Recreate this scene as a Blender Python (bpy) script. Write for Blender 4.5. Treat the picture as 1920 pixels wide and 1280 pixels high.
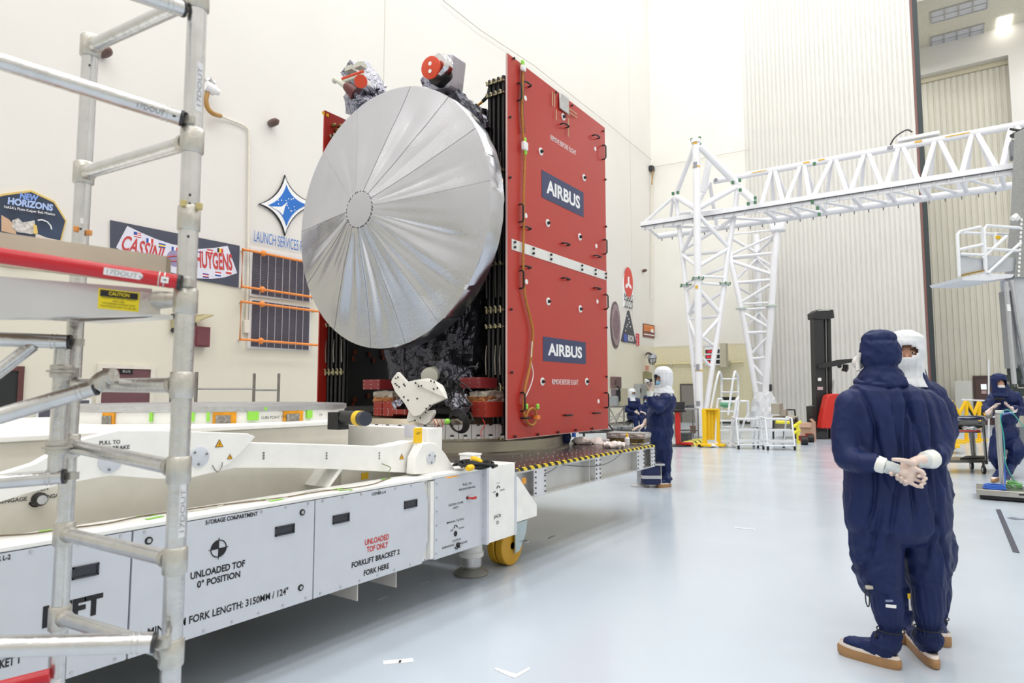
import bpy, bmesh, math, random
from mathutils import Vector, Matrix, Euler, noise
V = Vector
R = math.radians
PI = math.pi
scn = bpy.context.scene
for _o in list(bpy.data.objects): bpy.data.objects.remove(_o)
random.seed(7)
# ---------------------------------------------------------------- camera
F = 1200.0; EYE = V((0, 0, 1.5)); PITCH = math.atan(95/1200); YAW = R(34.27)
cam_d = bpy.data.cameras.new('camera'); cam = bpy.data.objects.new('camera', cam_d)
scn.collection.objects.link(cam); scn.camera = cam
cam_d.sensor_width = 36; cam_d.lens = F/1920*36; cam_d.clip_start = .05; cam_d.clip_end = 300
cam.location = EYE; cam.rotation_euler = (PI/2+PITCH, 0, YAW)
cam_d.dof.use_dof = True; cam_d.dof.focus_distance = 6.2; cam_d.dof.aperture_fstop = 3.8
CR = Euler((PI/2+PITCH, 0, YAW)).to_matrix()
FW = V((-math.sin(YAW), math.cos(YAW), 0)); RT = V((math.cos(YAW), math.sin(YAW), 0))
# ---------------------------------------------------------------- view, world, lamps
scn.view_settings.view_transform = 'Standard'; scn.view_settings.look = 'None'
scn.view_settings.exposure = 0.0; scn.view_settings.gamma = 1; scn.view_settings.use_curve_mapping = False
wd = bpy.data.worlds.new('world'); scn.world = wd; wd.use_nodes = True
wd.node_tree.nodes['Background'].inputs[0].default_value = (.9, .93, 1, 1)
wd.node_tree.nodes['Background'].inputs[1].default_value = .3
WX0, WX1, WY0, WY1, CZ, YB = -12.5, 15.0, -14.0, 31.4, 25.0, 36.5
def area(x, y, z, sx, sy, power, col=(.975, .98, 1), rot=(0, 0, 0)):
    l = bpy.data.lights.new('ceiling_lamp', 'AREA'); l.shape = 'RECTANGLE'; l.size = sx; l.size_y = sy
    l.energy = power; l.color = col
    o = bpy.data.objects.new('ceiling_lamp', l); o.location = (x, y, z); o.rotation_euler = rot
    scn.collection.objects.link(o); return o
LP = 372
for ix in range(4):
    for iy in range(6):
        area(-9.5+6.4*ix, -11+7.6*iy, CZ-.12, 2.6, 3.6, LP)
area(-3, 34, 17.5, 3, 1.5, 240); area(7, 34, 17.5, 3, 1.5, 240)

# ---------------------------------------------------------------- pixel -> place on a real plane
def P(px, py, X=None, Y=None, Z=None, d=None):
    r = CR @ V(((px-960)/F, -(py-640)/F, -1))
    if X is not None: t = (X-EYE.x)/r.x
    elif Y is not None: t = (Y-EYE.y)/r.y
    elif Z is not None: t = (Z-EYE.z)/r.z
    else: t = d/r.dot(FW)
    return EYE + r*t
def G(px, d):            # ground point in column px at depth d
    return V((0, 0, 0)) + FW*d + RT*((px-960)/F*d*math.cos(PITCH))
# ---------------------------------------------------------------- materials
def lin(c):
    return tuple(((v/255)/12.92 if v/255 <= .04045 else ((v/255+.055)/1.055)**2.4) for v in c)
_M = {}
def mat(name, col, rough=.5, metal=0., var=.04, vs=8., bump=0., bs=40., spec=.5, emit=None, alpha=None, trans=0., sheen=0.):
    if name in _M: return _M[name]
    m = bpy.data.materials.new(name); m.use_nodes = True; nt = m.node_tree; b = nt.nodes['Principled BSDF']
    c = lin(col); tc = nt.nodes.new('ShaderNodeTexCoord')
    n = nt.nodes.new('ShaderNodeTexNoise'); n.inputs['Scale'].default_value = vs; n.inputs['Detail'].default_value = 4
    nt.links.new(tc.outputs['Object'], n.inputs['Vector'])
    r = nt.nodes.new('ShaderNodeValToRGB')
    r.color_ramp.elements[0].position = .3; r.color_ramp.elements[1].position = .7
    r.color_ramp.elements[0].color = (*[max(0, v*(1-var)) for v in c], 1)
    r.color_ramp.elements[1].color = (*[min(1, v*(1+var)) for v in c], 1)
    nt.links.new(n.outputs['Fac'], r.inputs['Fac']); nt.links.new(r.outputs['Color'], b.inputs['Base Color'])
    b.inputs['Roughness'].default_value = rough; b.inputs['Metallic'].default_value = metal
    b.inputs['Specular IOR Level'].default_value = spec
    if trans: b.inputs['Transmission Weight'].default_value = trans
    if alpha is not None: b.inputs['Alpha'].default_value = alpha
    if sheen: b.inputs['Sheen Weight'].default_value = sheen
    if emit: b.inputs['Emission Color'].default_value = (*lin(col), 1); b.inputs['Emission Strength'].default_value = emit
    if bump:
        n2 = nt.nodes.new('ShaderNodeTexNoise'); n2.inputs['Scale'].default_value = bs; n2.inputs['Detail'].default_value = 5
        nt.links.new(tc.outputs['Object'], n2.inputs['Vector'])
        bp = nt.nodes.new('ShaderNodeBump'); bp.inputs['Strength'].default_value = bump; bp.inputs['Distance'].default_value = .02
        nt.links.new(n2.outputs['Fac'], bp.inputs['Height']); nt.links.new(bp.outputs['Normal'], b.inputs['Normal'])
    _M[name] = m; return m
# ---------------------------------------------------------------- mesh builder
_txt = {}
def text_mesh(s, bold=0., italic=0.):
    k = (s, bold, italic)
    if k not in _txt:
        cu = bpy.data.curves.new('t', 'FONT'); cu.body = s; cu.offset = bold; cu.shear = italic
        cu.align_x = 'CENTER'; cu.align_y = 'CENTER'; cu.resolution_u = 3; cu.space_line = .95
        o = bpy.data.objects.new('t', cu); scn.collection.objects.link(o)
        dg = bpy.context.evaluated_depsgraph_get(); me = bpy.data.meshes.new_from_object(o.evaluated_get(dg))
        vs = [v.co.copy() for v in me.vertices]; fs = [tuple(p.vertices) for p in me.polygons]
        bpy.data.objects.remove(o); bpy.data.meshes.remove(me)
        x0 = min(v.x for v in vs); x1 = max(v.x for v in vs); y0 = min(v.y for v in vs); y1 = max(v.y for v in vs)
        vs = [((v.x-(x0+x1)/2)/(x1-x0), (v.y-(y0+y1)/2)/(y1-y0)) for v in vs]
        _txt[k] = (vs, fs, (x1-x0)/(y1-y0))
    return _txt[k]
class MB:
    def __init__(s): s.bm = bmesh.new()
    def _v(s, pts): return [s.bm.verts.new(p) for p in pts]
    def face(s, pts):
        try: return s.bm.faces.new(s._v(pts))
        except ValueError: return None
    def box(s, a, b):
        x0, x1 = sorted((a[0], b[0])); y0, y1 = sorted((a[1], b[1])); z0, z1 = sorted((a[2], b[2]))
        v = s._v([(x0,y0,z0),(x1,y0,z0),(x1,y1,z0),(x0,y1,z0),(x0,y0,z1),(x1,y0,z1),(x1,y1,z1),(x0,y1,z1)])
        for f in ((3,2,1,0),(4,5,6,7),(0,1,5,4),(1,2,6,5),(2,3,7,6),(3,0,4,7)): s.bm.faces.new([v[i] for i in f])
        return s
    def obox(s, c, size, rot=None):     # centre, full size, 3x3 rotation
        hx, hy, hz = [q/2 for q in size]; rot = rot or Matrix.Identity(3); c = V(c)
        v = s._v([c+rot@V((x, y, z)) for x, y, z in ((-hx,-hy,-hz),(hx,-hy,-hz),(hx,hy,-hz),(-hx,hy,-hz),(-hx,-hy,hz),(hx,-hy,hz),(hx,hy,hz),(-hx,hy,hz))])
        for f in ((3,2,1,0),(4,5,6,7),(0,1,5,4),(1,2,6,5),(2,3,7,6),(3,0,4,7)): s.bm.faces.new([v[i] for i in f])
        return s
    def cyl(s, a, b, r, r2=None, n=16, cap=True):
        return s.tube([a, b], [r, r if r2 is None else r2], n, cap)
    def tube(s, pts, r, n=10, cap=True, closed=False):
        pts = [V(p) for p in pts]; L = len(pts)
        rs = r if isinstance(r, (list, tuple)) else [r]*L
        rings = []; up = None
        for i, p in enumerate(pts):
            if closed: t = pts[(i+1) % L]-pts[i-1]
            else: t = pts[min(i+1, L-1)]-pts[max(i-1, 0)]
            t.normalize()
            if up is None:
                up = V((0, 0, 1)) if abs(t.z) < .9 else V((1, 0, 0))
            up = (up-t*up.dot(t)); up = up.normalized() if up.length > 1e-6 else t.orthogonal().normalized()
            sd = t.cross(up)
            rings.append(s._v([p+(up*math.cos(2*PI*k/n)+sd*math.sin(2*PI*k/n))*rs[i] for k in range(n)]))
        m = L if closed else L-1
        for i in range(m):
            A = rings[i]; B = rings[(i+1) % L]
            for k in range(n):
                try: s.bm.faces.new((A[k], A[(k+1) % n], B[(k+1) % n], B[k]))
                except ValueError: pass
        if cap and not closed:
            for q, rg in ((1, rings[0]), (0, rings[-1])):
                try: s.bm.faces.new(rg if q else rg[::-1])
                except ValueError: pass
        return s
    def lathe(s, prof, o, axis=(0, 0, 1), n=24, ang=2*PI):
        o = V(o); ax = V(axis).normalized(); u = ax.orthogonal().normalized(); w = ax.cross(u)
        rings = []
        for r, h in prof:
            rings.append(s._v([o+ax*h+(u*math.cos(2*PI*k/n)+w*math.sin(2*PI*k/n))*max(r, 1e-4) for k in range(n)]))
        for A, B in zip(rings, rings[1:]):
            for k in range(n): s.bm.faces.new((A[k], A[(k+1) % n], B[(k+1) % n], B[k]))
        s.bm.faces.new(rings[0][::-1]); s.bm.faces.new(rings[-1])
        return s
    def ell(s, c, rad, n=16, m=10, rot=None):
        c = V(c); rad = rad if isinstance(rad, (tuple, list)) else (rad,)*3; rot = rot or Matrix.Identity(3)
        top = s.bm.verts.new(c+rot@V((0, 0, rad[2]))); bot = s.bm.verts.new(c+rot@V((0, 0, -rad[2])))
        rows = []
        for i in range(1, m):
            f = PI*i/m
            rows.append(s._v([c+rot@V((rad[0]*math.sin(f)*math.cos(2*PI*k/n), rad[1]*math.sin(f)*math.sin(2*PI*k/n), rad[2]*math.cos(f))) for k in range(n)]))
        for k in range(n):
            s.bm.faces.new((top, rows[0][k], rows[0][(k+1) % n])); s.bm.faces.new((bot, rows[-1][(k+1) % n], rows[-1][k]))
        for A, B in zip(rows, rows[1:]):
            for k in range(n): s.bm.faces.new((A[k], B[k], B[(k+1) % n], A[(k+1) % n]))
        return s
    def prism(s, poly, ext):            # planar polygon (3D points) pushed along ext
        ext = V(ext); a = s._v(poly); b = s._v([V(p)+ext for p in poly]); n = len(a)
        s.bm.faces.new(a); s.bm.faces.new(b[::-1])
        for i in range(n): s.bm.faces.new((a[i], b[i], b[(i+1) % n], a[(i+1) % n]))
        return s
    def torus(s, c, R_, r, axis=(0, 0, 1), n=32, m=8, a0=0, a1=2*PI):
        ax = V(axis).normalized(); u = ax.orthogonal().normalized(); w = ax.cross(u); full = abs(a1-a0-2*PI) < 1e-6
        k = n if full else n+1
        return s.tube([V(c)+(u*math.cos(a0+(a1-a0)*i/n)+w*math.sin(a0+(a1-a0)*i/n))*R_ for i in range(k)], r, m, closed=full)
    def text(s, t, c, xd, up, h, w=None, bold=0., italic=0., th=.0015):
        vs, fs, asp = text_mesh(t, bold, italic); xd = V(xd).normalized(); up = V(up).normalized(); nn = xd.cross(up)*th
        w = w or h*asp; c = V(c)+nn
        vv = s._v([c+xd*x*w+up*y*h for x, y in vs])
        for f in fs:
            try: s.bm.faces.new([vv[i] for i in f])
            except ValueError: pass
        return s
    def mesh(s, name, M=None, smooth=False, bevel=0, recalc=True):
        if M is not None: s.bm.transform(M)
        if recalc: bmesh.ops.recalc_face_normals(s.bm, faces=s.bm.faces[:])
        me = bpy.data.meshes.new(name); s.bm.to_mesh(me); s.bm.free()
        if smooth:
            for p in me.polygons: p.use_smooth = True
        return me
def _finish(o, smooth, bevel, m):
    if m: o.data.materials.append(m)
    if smooth == 'auto':
        for p in o.data.polygons: p.use_smooth = True
        try: o.data.set_sharp_from_angle(angle=R(38))
        except Exception: pass
    if bevel:
        b = o.modifiers.new('bevel', 'BEVEL'); b.width = bevel; b.segments = 2; b.limit_method = 'ANGLE'; b.angle_limit = R(40)
class T:
    """a thing: an Empty at its base that parents its parts"""
    def __init__(s, name, label, cat, loc=(0, 0, 0), group=None, rz=0):
        s.o = bpy.data.objects.new(name, None); scn.collection.objects.link(s.o); s.o.empty_display_size = .2
        s.o.location = loc; s.o.rotation_euler = (0, 0, rz); s.o['label'] = label; s.o['category'] = cat
        if group: s.o['group'] = group
        s.inv = (Matrix.Translation(V(loc)) @ Matrix.Rotation(rz, 4, 'Z')).inverted()
    def part(s, name, mb, m, parent=None, label=None, smooth='auto', bevel=0):
        me = mb.mesh(name, s.inv, smooth=False) if isinstance(mb, MB) else mb
        if not isinstance(mb, MB): me.transform(s.inv)
        o = bpy.data.objects.new(name, me); scn.collection.objects.link(o); o.parent = parent or s.o
        if label: o['label'] = label
        _finish(o, smooth, bevel, m); return o
def islands(mb):
    bm = mb.bm; bm.verts.ensure_lookup_table(); seen = set(); out = []
    for v0 in bm.verts:
        if v0.index in seen: continue
        st = [v0]; seen.add(v0.index); comp = []
        while st:
            v = st.pop(); comp.append(v)
            for e in v.link_edges:
                w = e.other_vert(v)
                if w.index not in seen: seen.add(w.index); st.append(w)
        idx = {v.index: k for k, v in enumerate(comp)}; n = MB(); vs = n._v([v.co for v in comp])
        for f in {f for v in comp for f in v.link_faces}:
            n.bm.faces.new([vs[idx[v.index]] for v in f.verts])
        out.append(n)
    return out
def _parts(s, name, mb, m, **k):
    mb.bm.verts.index_update()
    return [s.part(name, q, m, **k) for q in islands(mb)]
T.parts = _parts
def single(name, mb, m, label=None, cat=None, group=None, kind=None, smooth='auto', bevel=0):
    bm = mb.bm; vs = [v.co for v in bm.verts]
    c = V(((min(v.x for v in vs)+max(v.x for v in vs))/2, (min(v.y for v in vs)+max(v.y for v in vs))/2, min(v.z for v in vs)))
    me = mb.mesh(name, Matrix.Translation(-c)); o = bpy.data.objects.new(name, me); o.location = c
    scn.collection.objects.link(o)
    for k, v in (('label', label), ('category', cat), ('group', group), ('kind', kind)):
        if v: o[k] = v
    _finish(o, smooth, bevel, m); return o
def struct(name, mb, m, **k): return single(name, mb, m, kind='structure', **k)
def copy_thing(t, loc, rz=0, label=None):
    r = t.copy(); scn.collection.objects.link(r); r.location = loc; r.rotation_euler = (0, 0, rz)
    if label: r['label'] = label
    for c in t.children:
        a = c.copy(); scn.collection.objects.link(a); a.parent = r
        for g in c.children:
            b = g.copy(); scn.collection.objects.link(b); b.parent = a
    return r
def arc(c, r, u, w, a0, a1, n=10):
    return [V(c)+V(u)*r*math.cos(a0+(a1-a0)*i/n)+V(w)*r*math.sin(a0+(a1-a0)*i/n) for i in range(n+1)]
def smooth_path(pts, k=6):       # Catmull-Rom through points
    pts = [V(p) for p in pts]; q = [pts[0]*2-pts[1]]+pts+[pts[-1]*2-pts[-2]]; out = []
    for i in range(1, len(q)-2):
        for j in range(k):
            t = j/k; a, b, c, d = q[i-1:i+3]
            out.append(.5*((2*b)+(c-a)*t+(2*a-5*b+4*c-d)*t*t+(3*b-a-3*c+d)*t**3))
    out.append(pts[-1]); return out
XA, YA, ZA = V((1, 0, 0)), V((0, 1, 0)), V((0, 0, 1))

M_white = mat('white_paint', (246, 245, 241), .35)
M_cream = mat('cream_paint', (228, 222, 208), .4)
M_grey = mat('light_grey_panel', (208, 212, 221), .38, var=.02)
M_black = mat('black_plastic', (22, 22, 24), .5)
M_ink = mat('black_lettering', (28, 28, 34), .6)
M_red = mat('red_paint', (196, 40, 34), .3)
M_alu = mat('bare_aluminium', (196, 197, 200), .33, 1., .08, 30, .15, 60)
M_steel = mat('brushed_steel', (150, 148, 144), .35, 1., .15, 6)
M_dsteel = mat('dark_steel', (72, 72, 74), .4, .8)
M_chrome = mat('polished_metal', (215, 215, 218), .15, 1.)
M_yellow = mat('yellow_paint', (246, 198, 20), .45)
M_green = mat('green_tape', (150, 222, 80), .5)
M_foam = mat('white_plastic', (240, 240, 240), .4)
M_wtxt = mat('white_lettering', (242, 242, 244), .5)
M_orange = mat('orange_paint', (235, 140, 60), .45)
M_blue = mat('blue_plastic', (40, 95, 190), .4)
M_amber = mat('amber_film', (222, 150, 20), .3, 0, .2, 20)
# ================================================================ the setting
def wall_mat(name, axis_h=True):
    m = bpy.data.materials.new(name); m.use_nodes = True; nt = m.node_tree; b = nt.nodes['Principled BSDF']
    g = nt.nodes.new('ShaderNodeNewGeometry'); sp = nt.nodes.new('ShaderNodeSeparateXYZ')
    nt.links.new(g.outputs['Position'], sp.inputs[0])
    mr = nt.nodes.new('ShaderNodeMapRange'); mr.inputs['From Min'].default_value = 3.75; mr.inputs['From Max'].default_value = 3.95
    nt.links.new(sp.outputs['Z'], mr.inputs['Value'])
    mx = nt.nodes.new('ShaderNodeMix'); mx.data_type = 'RGBA'
    mx.inputs['A'].default_value = (*lin((226, 221, 204)), 1); mx.inputs['B'].default_value = (*lin((228, 225, 219)), 1)
    nt.links.new(mr.outputs['Result'], mx.inputs['Factor'])
    # panel seams, every 4 m
    n = nt.nodes.new('ShaderNodeTexNoise'); n.inputs['Scale'].default_value = .6; n.inputs['Detail'].default_value = 3
    nt.links.new(g.outputs['Position'], n.inputs['Vector'])
    mx2 = nt.nodes.new('ShaderNodeMix'); mx2.data_type = 'RGBA'; mx2.blend_type = 'MULTIPLY'; mx2.inputs['Factor'].default_value = 1
    r = nt.nodes.new('ShaderNodeMapRange'); r.inputs['From Min'].default_value = .3; r.inputs['From Max'].default_value = .7
    r.inputs['To Min'].default_value = .97; r.inputs['To Max'].default_value = 1.0
    nt.links.new(n.outputs['Fac'], r.inputs['Value'])
    nt.links.new(mx.outputs['Result'], mx2.inputs['A']); nt.links.new(r.outputs['Result'], mx2.inputs['B'])
    nt.links.new(mx2.outputs['Result'], b.inputs['Base Color']); b.inputs['Roughness'].default_value = .6
    return m
M_wall = wall_mat('cleanroom_wall')
def floor_mat():
    m = mat('epoxy_floor', (191, 201, 212), .13, 0, .03, .35, spec=.55)
    nt = m.node_tree; b = nt.nodes['Principled BSDF']
    g = nt.nodes.new('ShaderNodeNewGeometry')
    n = nt.nodes.new('ShaderNodeTexNoise'); n.inputs['Scale'].default_value = 1.3; n.inputs['Detail'].default_value = 3
    nt.links.new(g.outputs['Position'], n.inputs['Vector'])
    mr = nt.nodes.new('ShaderNodeMapRange'); mr.inputs['To Min'].default_value = .1; mr.inputs['To Max'].default_value = .3
    nt.links.new(n.outputs['Fac'], mr.inputs['Value']); nt.links.new(mr.outputs['Result'], b.inputs['Roughness'])
    bp = nt.nodes.new('ShaderNodeBump'); bp.inputs['Strength'].default_value = .05; bp.inputs['Distance'].default_value = .02
    nt.links.new(n.outputs['Fac'], bp.inputs['Height']); nt.links.new(bp.outputs['Normal'], b.inputs['Normal'])
    return m
M_floor = floor_mat()
M_ceil = mat('ceiling_paint', (224, 220, 205), .7)
struct('floor', MB().box((WX0-.3, WY0-.3, -.2), (WX1+.3, YB+.3, 0)), M_floor)
struct('ceiling', MB().box((WX0-.3, WY0-.3, CZ), (WX1+.3, WY1+.6, CZ+.3)), M_ceil)
struct('wall_left', MB().box((WX0-.3, WY0, 0), (WX0, YB, CZ)), M_wall)
struct('wall_right', MB().box((WX1, WY0, 0), (WX1+.3, YB, CZ)), M_wall)
struct('wall_near', MB().box((WX0, WY0-.3, 0), (WX1, WY0, CZ)), M_wall)
# far wall: a solid stretch, the sliding door, then the opening into the airlock bay
XS = P(1405, 500, Y=WY1).x; XD = P(1722, 250, Y=WY1).x
struct('wall_far', MB().box((WX0, WY1, 0), (XS, WY1+.5, CZ)), mat('far_wall_paint', (236, 234, 226), .6, var=.02, vs=1))
struct('trim_1', MB().box((WX0, WY1-.02, 3.78), (XS, WY1, 3.86)).box((WX0, WY1-.02, 0), (XS, WY1, .12)), M_cream)
struct('trim_2', MB().box((WX0, WY1-.012, 0.12), (XS, WY1, 3.78)), mat('wall_dado', (226, 218, 186), .6))
def corrugated(mb, x0, x1, y, z0, z1, pitch=.19, dep=.035):
    x = x0; pts = []
    while x < x1-1e-6:
        e = min(x+pitch, x1); w = e-x
        pts += [(x, y), (x+w*.62, y), (x+w*.7, y+dep), (x+w*.92, y+dep)]
        x = e
    pts.append((x1, y))
    for a, b in zip(pts, pts[1:]): mb.face([(a[0], a[1], z0), (b[0], b[1], z0), (b[0], b[1], z1), (a[0], a[1], z1)])
    bmesh.ops.remove_doubles(mb.bm, verts=mb.bm.verts[:], dist=1e-5)
    return mb
M_door = mat('corrugated_steel_door', (216, 214, 208), .45, 0, .02, 1)
mb = corrugated(MB(), XS, XD, WY1-.04, 0, CZ); mb.box((XS, WY1+.08, 0), (XD, WY1+.5, CZ))
struct('door_1', mb, M_door, smooth=False)
struct('trim_3', MB().box((XD, WY1-.06, 0), (XD+.18, WY1+.52, CZ)), mat('door_edge_rubber', (46, 54, 56), .5))
struct('trim_4', MB().box((XD-.07, WY1-.065, 0), (XD, WY1-.04, CZ)), mat('door_edge_brown', (128, 84, 78), .5))
# airlock bay behind
CB = P(1726, 90, Y=YB).z
xr0, xr1 = P(1700, 140, Y=YB).x, P(1909, 400, Y=YB).x
zt = P(1727, 141, Y=YB).z; zd = P(1727, 157, Y=YB+.45).z
struct('wall_back', MB().box((WX0, YB, 0), (xr0-14, YB+.3, CB)).box((xr1, YB, 0), (WX1, YB+.9, CB)).box((xr0-14, YB, zt), (xr1, YB+.9, CB)), M_wall, smooth=False)
struct('trim_5', MB().box((xr0-14, YB+.4, zd), (xr1, YB+.9, zt)), mat('lintel_shading', (205, 197, 172), .6))  # white lintel band, the shading of the recess put into its colour
mb = corrugated(MB(), xr0-14, xr1, YB+.5, 0, zd+.1, .24, .04)
struct('door_2', mb, mat('hangar_door_steel', (212, 208, 194), .5, 0, .02, 1), smooth=False)
struct('ceiling_2', MB().box((WX0, WY1+.6, CB), (WX1, YB+.9, CB+.2)), M_ceil)
# lamp grids in the bay ceiling: a frame of four translucent panels each
M_diff = mat('lamp_diffuser', (214, 215, 222), .4); M_bright = mat('lit_diffuser', (255, 252, 240), .4, emit=6)
def ceil_panel(x0, y0, x1, y1, label, lit=False):
    t = T('ceiling_light', label, 'ceiling light', ((x0+x1)/2, (y0+y1)/2, CB-.06))
    if lit:
        t.part('diffuser', MB().box((x0, y0, CB-.05), (x1, y1, CB)), M_bright); return
    fr = MB(); w = .05; N = 4
    for i in range(N+1):
        x = x0+(x1-x0)*i/N; fr.box((x-w/2, y0, CB-.06), (x+w/2, y1, CB))
    fr.box((x0, y0-w, CB-.06), (x1, y0, CB)); fr.box((x0, y1, CB-.06), (x1, y1+w, CB)); fr.box((x0, (y0+y1)/2-.02, CB-.055), (x1, (y0+y1)/2+.02, CB))
    t.part('frame', fr, M_alu)
    for i in range(N):
        t.part('diffuser', MB().box((x0+(x1-x0)*i/N+w/2, y0, CB-.03), (x0+(x1-x0)*(i+1)/N-w/2, y1, CB)), M_diff)
for (a, b), lab in ((((1746, 37), (1836, 3)), 'upper grid of four unlit ceiling panels beyond the tall sliding door'),
                    (((1746, 83), (1830, 52)), 'lower grid of four unlit ceiling panels beyond the tall sliding door')):
    p = P(*a, Z=CB); q = P(*b, Z=CB)
    ym = P((a[0]+b[0])/2, (a[1]+b[1])/2, Z=CB).y
    ceil_panel(p.x, ym-.5, q.x+.3, ym+.5, lab)
p = P(1883, 40, Z=CB); ceil_panel(p.x-.25, p.y-.5, p.x+.25, p.y+.5, 'small bright square ceiling lamp at the upper right beyond the door', lit=True)
# wall joints
seam = mat('wall_joint', (205, 200, 188), .7)
for i, px in enumerate((470, 712, 1186)):
    y = P(px, 600, X=WX0).y
    if i == 0: continue
    struct('trim_%d' % (6+i), MB().box((WX0, y-.012, 3.9), (WX0+.006, y+.012, CZ)), seam)
struct('baseboard_left', MB().box((WX0, WY0, 0), (WX0+.03, YB, .14)), mat('baseboard', (60, 58, 56), .5))
struct('baseboard_far', MB().box((WX0, WY1-.05, 0), (XS, WY1-.02, .16)), mat('baseboard', (60, 58, 56), .5))
# ================================================================ tilting transport dolly (white), its side face in the plane X = SX
SX = -3.0
def S(px, py, dx=0): return P(px, py, X=SX+dx)
ZT, ZB = .914, .345
t = T('transport_dolly', 'long white transport dolly with grey side covers and a flat turntable ring on top', 'transport dolly', (-4.5, 2.4, 0))
DOLLY = t
yj0, yj1 = S(906, 950).y, S(957, 950).y          # jack box
ya0 = S(813, 950).y                              # access cover start
ycov = [-1.6, .35, S(244, 1100).y, S(588, 1050).y, S(806, 1000).y]
fr = MB()
fr.box((SX-.22, -1.6, ZT-.02), (SX+.004, yj0, ZT))                       # top flange of the side beam
fr.box((SX-.1, -1.6, ZB), (SX-.03, yj0, ZT-.02))
fr.box((SX-.03, ycov[4], ZB+.01), (SX+.006, ya0, ZT-.03))
t.part('side_beam', fr, M_white, bevel=.004)
t.part('side_beam', MB().box((-6.3, -1.6, ZB+.3), (-6.08, yj0, ZT)), M_white, bevel=.004)
covs = []
for i in range(4):
    a, b = ycov[i]+.004, ycov[i+1]-.004; z0, z1 = ZB, ZT-.024
    if i == 3:
        poly = [(a, z0), (b-.075, z0), (b-.02, z0+.14), (b-.02, z1-.13), (b-.075, z1), (a, z1)]
    else: poly = [(a, z0), (b, z0), (b, z1), (a, z1)]
    c = t.part('cover_panel', MB().prism([(SX-.028, y, z) for y, z in poly], (.03, 0, 0)), M_grey, bevel=.002)
    covs.append(c)
sc_ = MB()
for i in range(4):
    for k in range(7):
        y = ycov[i]+.05+(ycov[i+1]-ycov[i]-.1)*k/6
        for z in (ZT-.035, ZB+.02): sc_.cyl((SX, y, z), (SX+.006, y, z), .007, n=8)
t.parts('screw', sc_, M_alu)
# recessed pull handles
def pull(c0, c1, par):
    a, b = S(*c0), S(*c1); m = MB()
    y0, y1, z0, z1 = a.y, b.y, min(a.z, b.z), max(a.z, b.z)
    yc, w = (y0+y1)/2, abs(y1-y0); zc = (z0+z1)/2; h = .05; w = max(w, .1)
    for bx in (((yc-w/2, zc-h/2), (yc+w/2, zc-h/2+.007)), ((yc-w/2, zc+h/2-.007), (yc+w/2, zc+h/2)), ((yc-w/2, zc-h/2), (yc-w/2+.007, zc+h/2)), ((yc+w/2-.007, zc-h/2), (yc+w/2, zc+h/2))):
        m.box((SX+.001, bx[0][0], bx[0][1]), (SX+.009, bx[1][0], bx[1][1]))
    m.box((SX+.0015, yc-w/2, zc-h/2), (SX+.003, yc+w/2, zc+h/2))
    o = t.part('pull_handle', m, mat('handle_frame', (52, 54, 62), .4), parent=par)
    g = MB().box((SX+.0035, yc-w/2+.008, zc+.002), (SX+.0075, yc+w/2-.008, zc+h/2-.008))
    return o
pull((139, 1075), (180, 1065), covs[1]); pull((515, 998), (551, 988), covs[2]); pull((623, 976), (654, 967), covs[3]); pull((757, 949), (781, 940), covs[3])
for (px, py), ci in (((278, 1013), 2), ((566, 960), 2), ((563, 1101), 2)):
    p = S(px, py); o = t.part('quarter_turn_latch', MB().cyl(p, p+XA*.007, .017, n=20), M_black, parent=covs[ci])
    t.part('latch_insert', MB().cyl(p+XA*.007, p+XA*.009, .010, n=16), M_alu, parent=covs[ci])
def word(s, px, py, h, w=None, m=M_ink, par=None, dx=.002, bold=.03, X=None, it=0.):
    p = S(px, py, dx) if X is None else P(px, py, X=X)
    return t.part('lettering', MB().text(s, p, YA, ZA, h, w, bold, it), m, parent=par, smooth=None)
def ytow(x0, x1, py, X=SX): return P(x1, py, X=X).y-P(x0, py, X=X).y
word('STORAGE COMPARTMENT', 436, 970.5, .022, ytow(388, 485, 970), par=covs[2])
word('UNLOADED TOF', 410, 1067, .034, ytow(360, 461, 1067), par=covs[2])
word('0° POSITION', 411, 1085, .034, ytow(371, 451, 1085), par=covs[2])
word('MINIMUM FORK LENGTH: 3150MM / 124"', 421, 1142, .037, ytow(293, 549, 1142), par=covs[2], bold=.02)
word('COVER L-4', 710, 924, .018, ytow(697, 723, 924), par=covs[3])
word('UNLOADED', 707, 1011, .036, ytow(685, 730, 1011), mat('red_lettering', (205, 70, 66), .6), covs[3])
word('TOF ONLY', 708, 1025, .036, ytow(688, 728, 1025), mat('red_lettering', (205, 70, 66), .6), covs[3])
word('FORKLIFT BRACKET 2', 706, 1046, .034, ytow(662, 751, 1046), par=covs[3])
word('FORK HERE', 706, 1067, .034, ytow(683, 730, 1067), par=covs[3])
word('LEFT', 138, 1143, .085, ytow(84, 195, 1143), par=covs[1], bold=.05)
word('COVER L-2', -8, 1048, .02, ytow(-35, 21, 1048), par=covs[1])
word('FORKLIFT BRACKET 1', -42, 1257, .034, ytow(-125, 36, 1257), par=covs[1])
# centre-of-gravity mark
cg = S(410, 1028, .003); m = MB(); m.torus(cg, .040, .0028, XA, 28, 6)
for a0 in (PI/2, -PI/2):
    pts = [cg]+[cg+V((0, math.cos(a0+PI/2*k/8+PI/2*0)*.04, math.sin(a0+PI/2*k/8)*.04)) for k in range(9)]
    m.prism(pts, (.001, 0, 0))
m.box(cg+V((-.001, -.052, -.0014)), cg+V((.001, .052, .0014))); m.box(cg+V((-.001, -.0014, -.052)), cg+V((.001, .0014, .052)))
t.part('balance_mark', m, M_ink, parent=covs[2], smooth=None)
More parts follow.
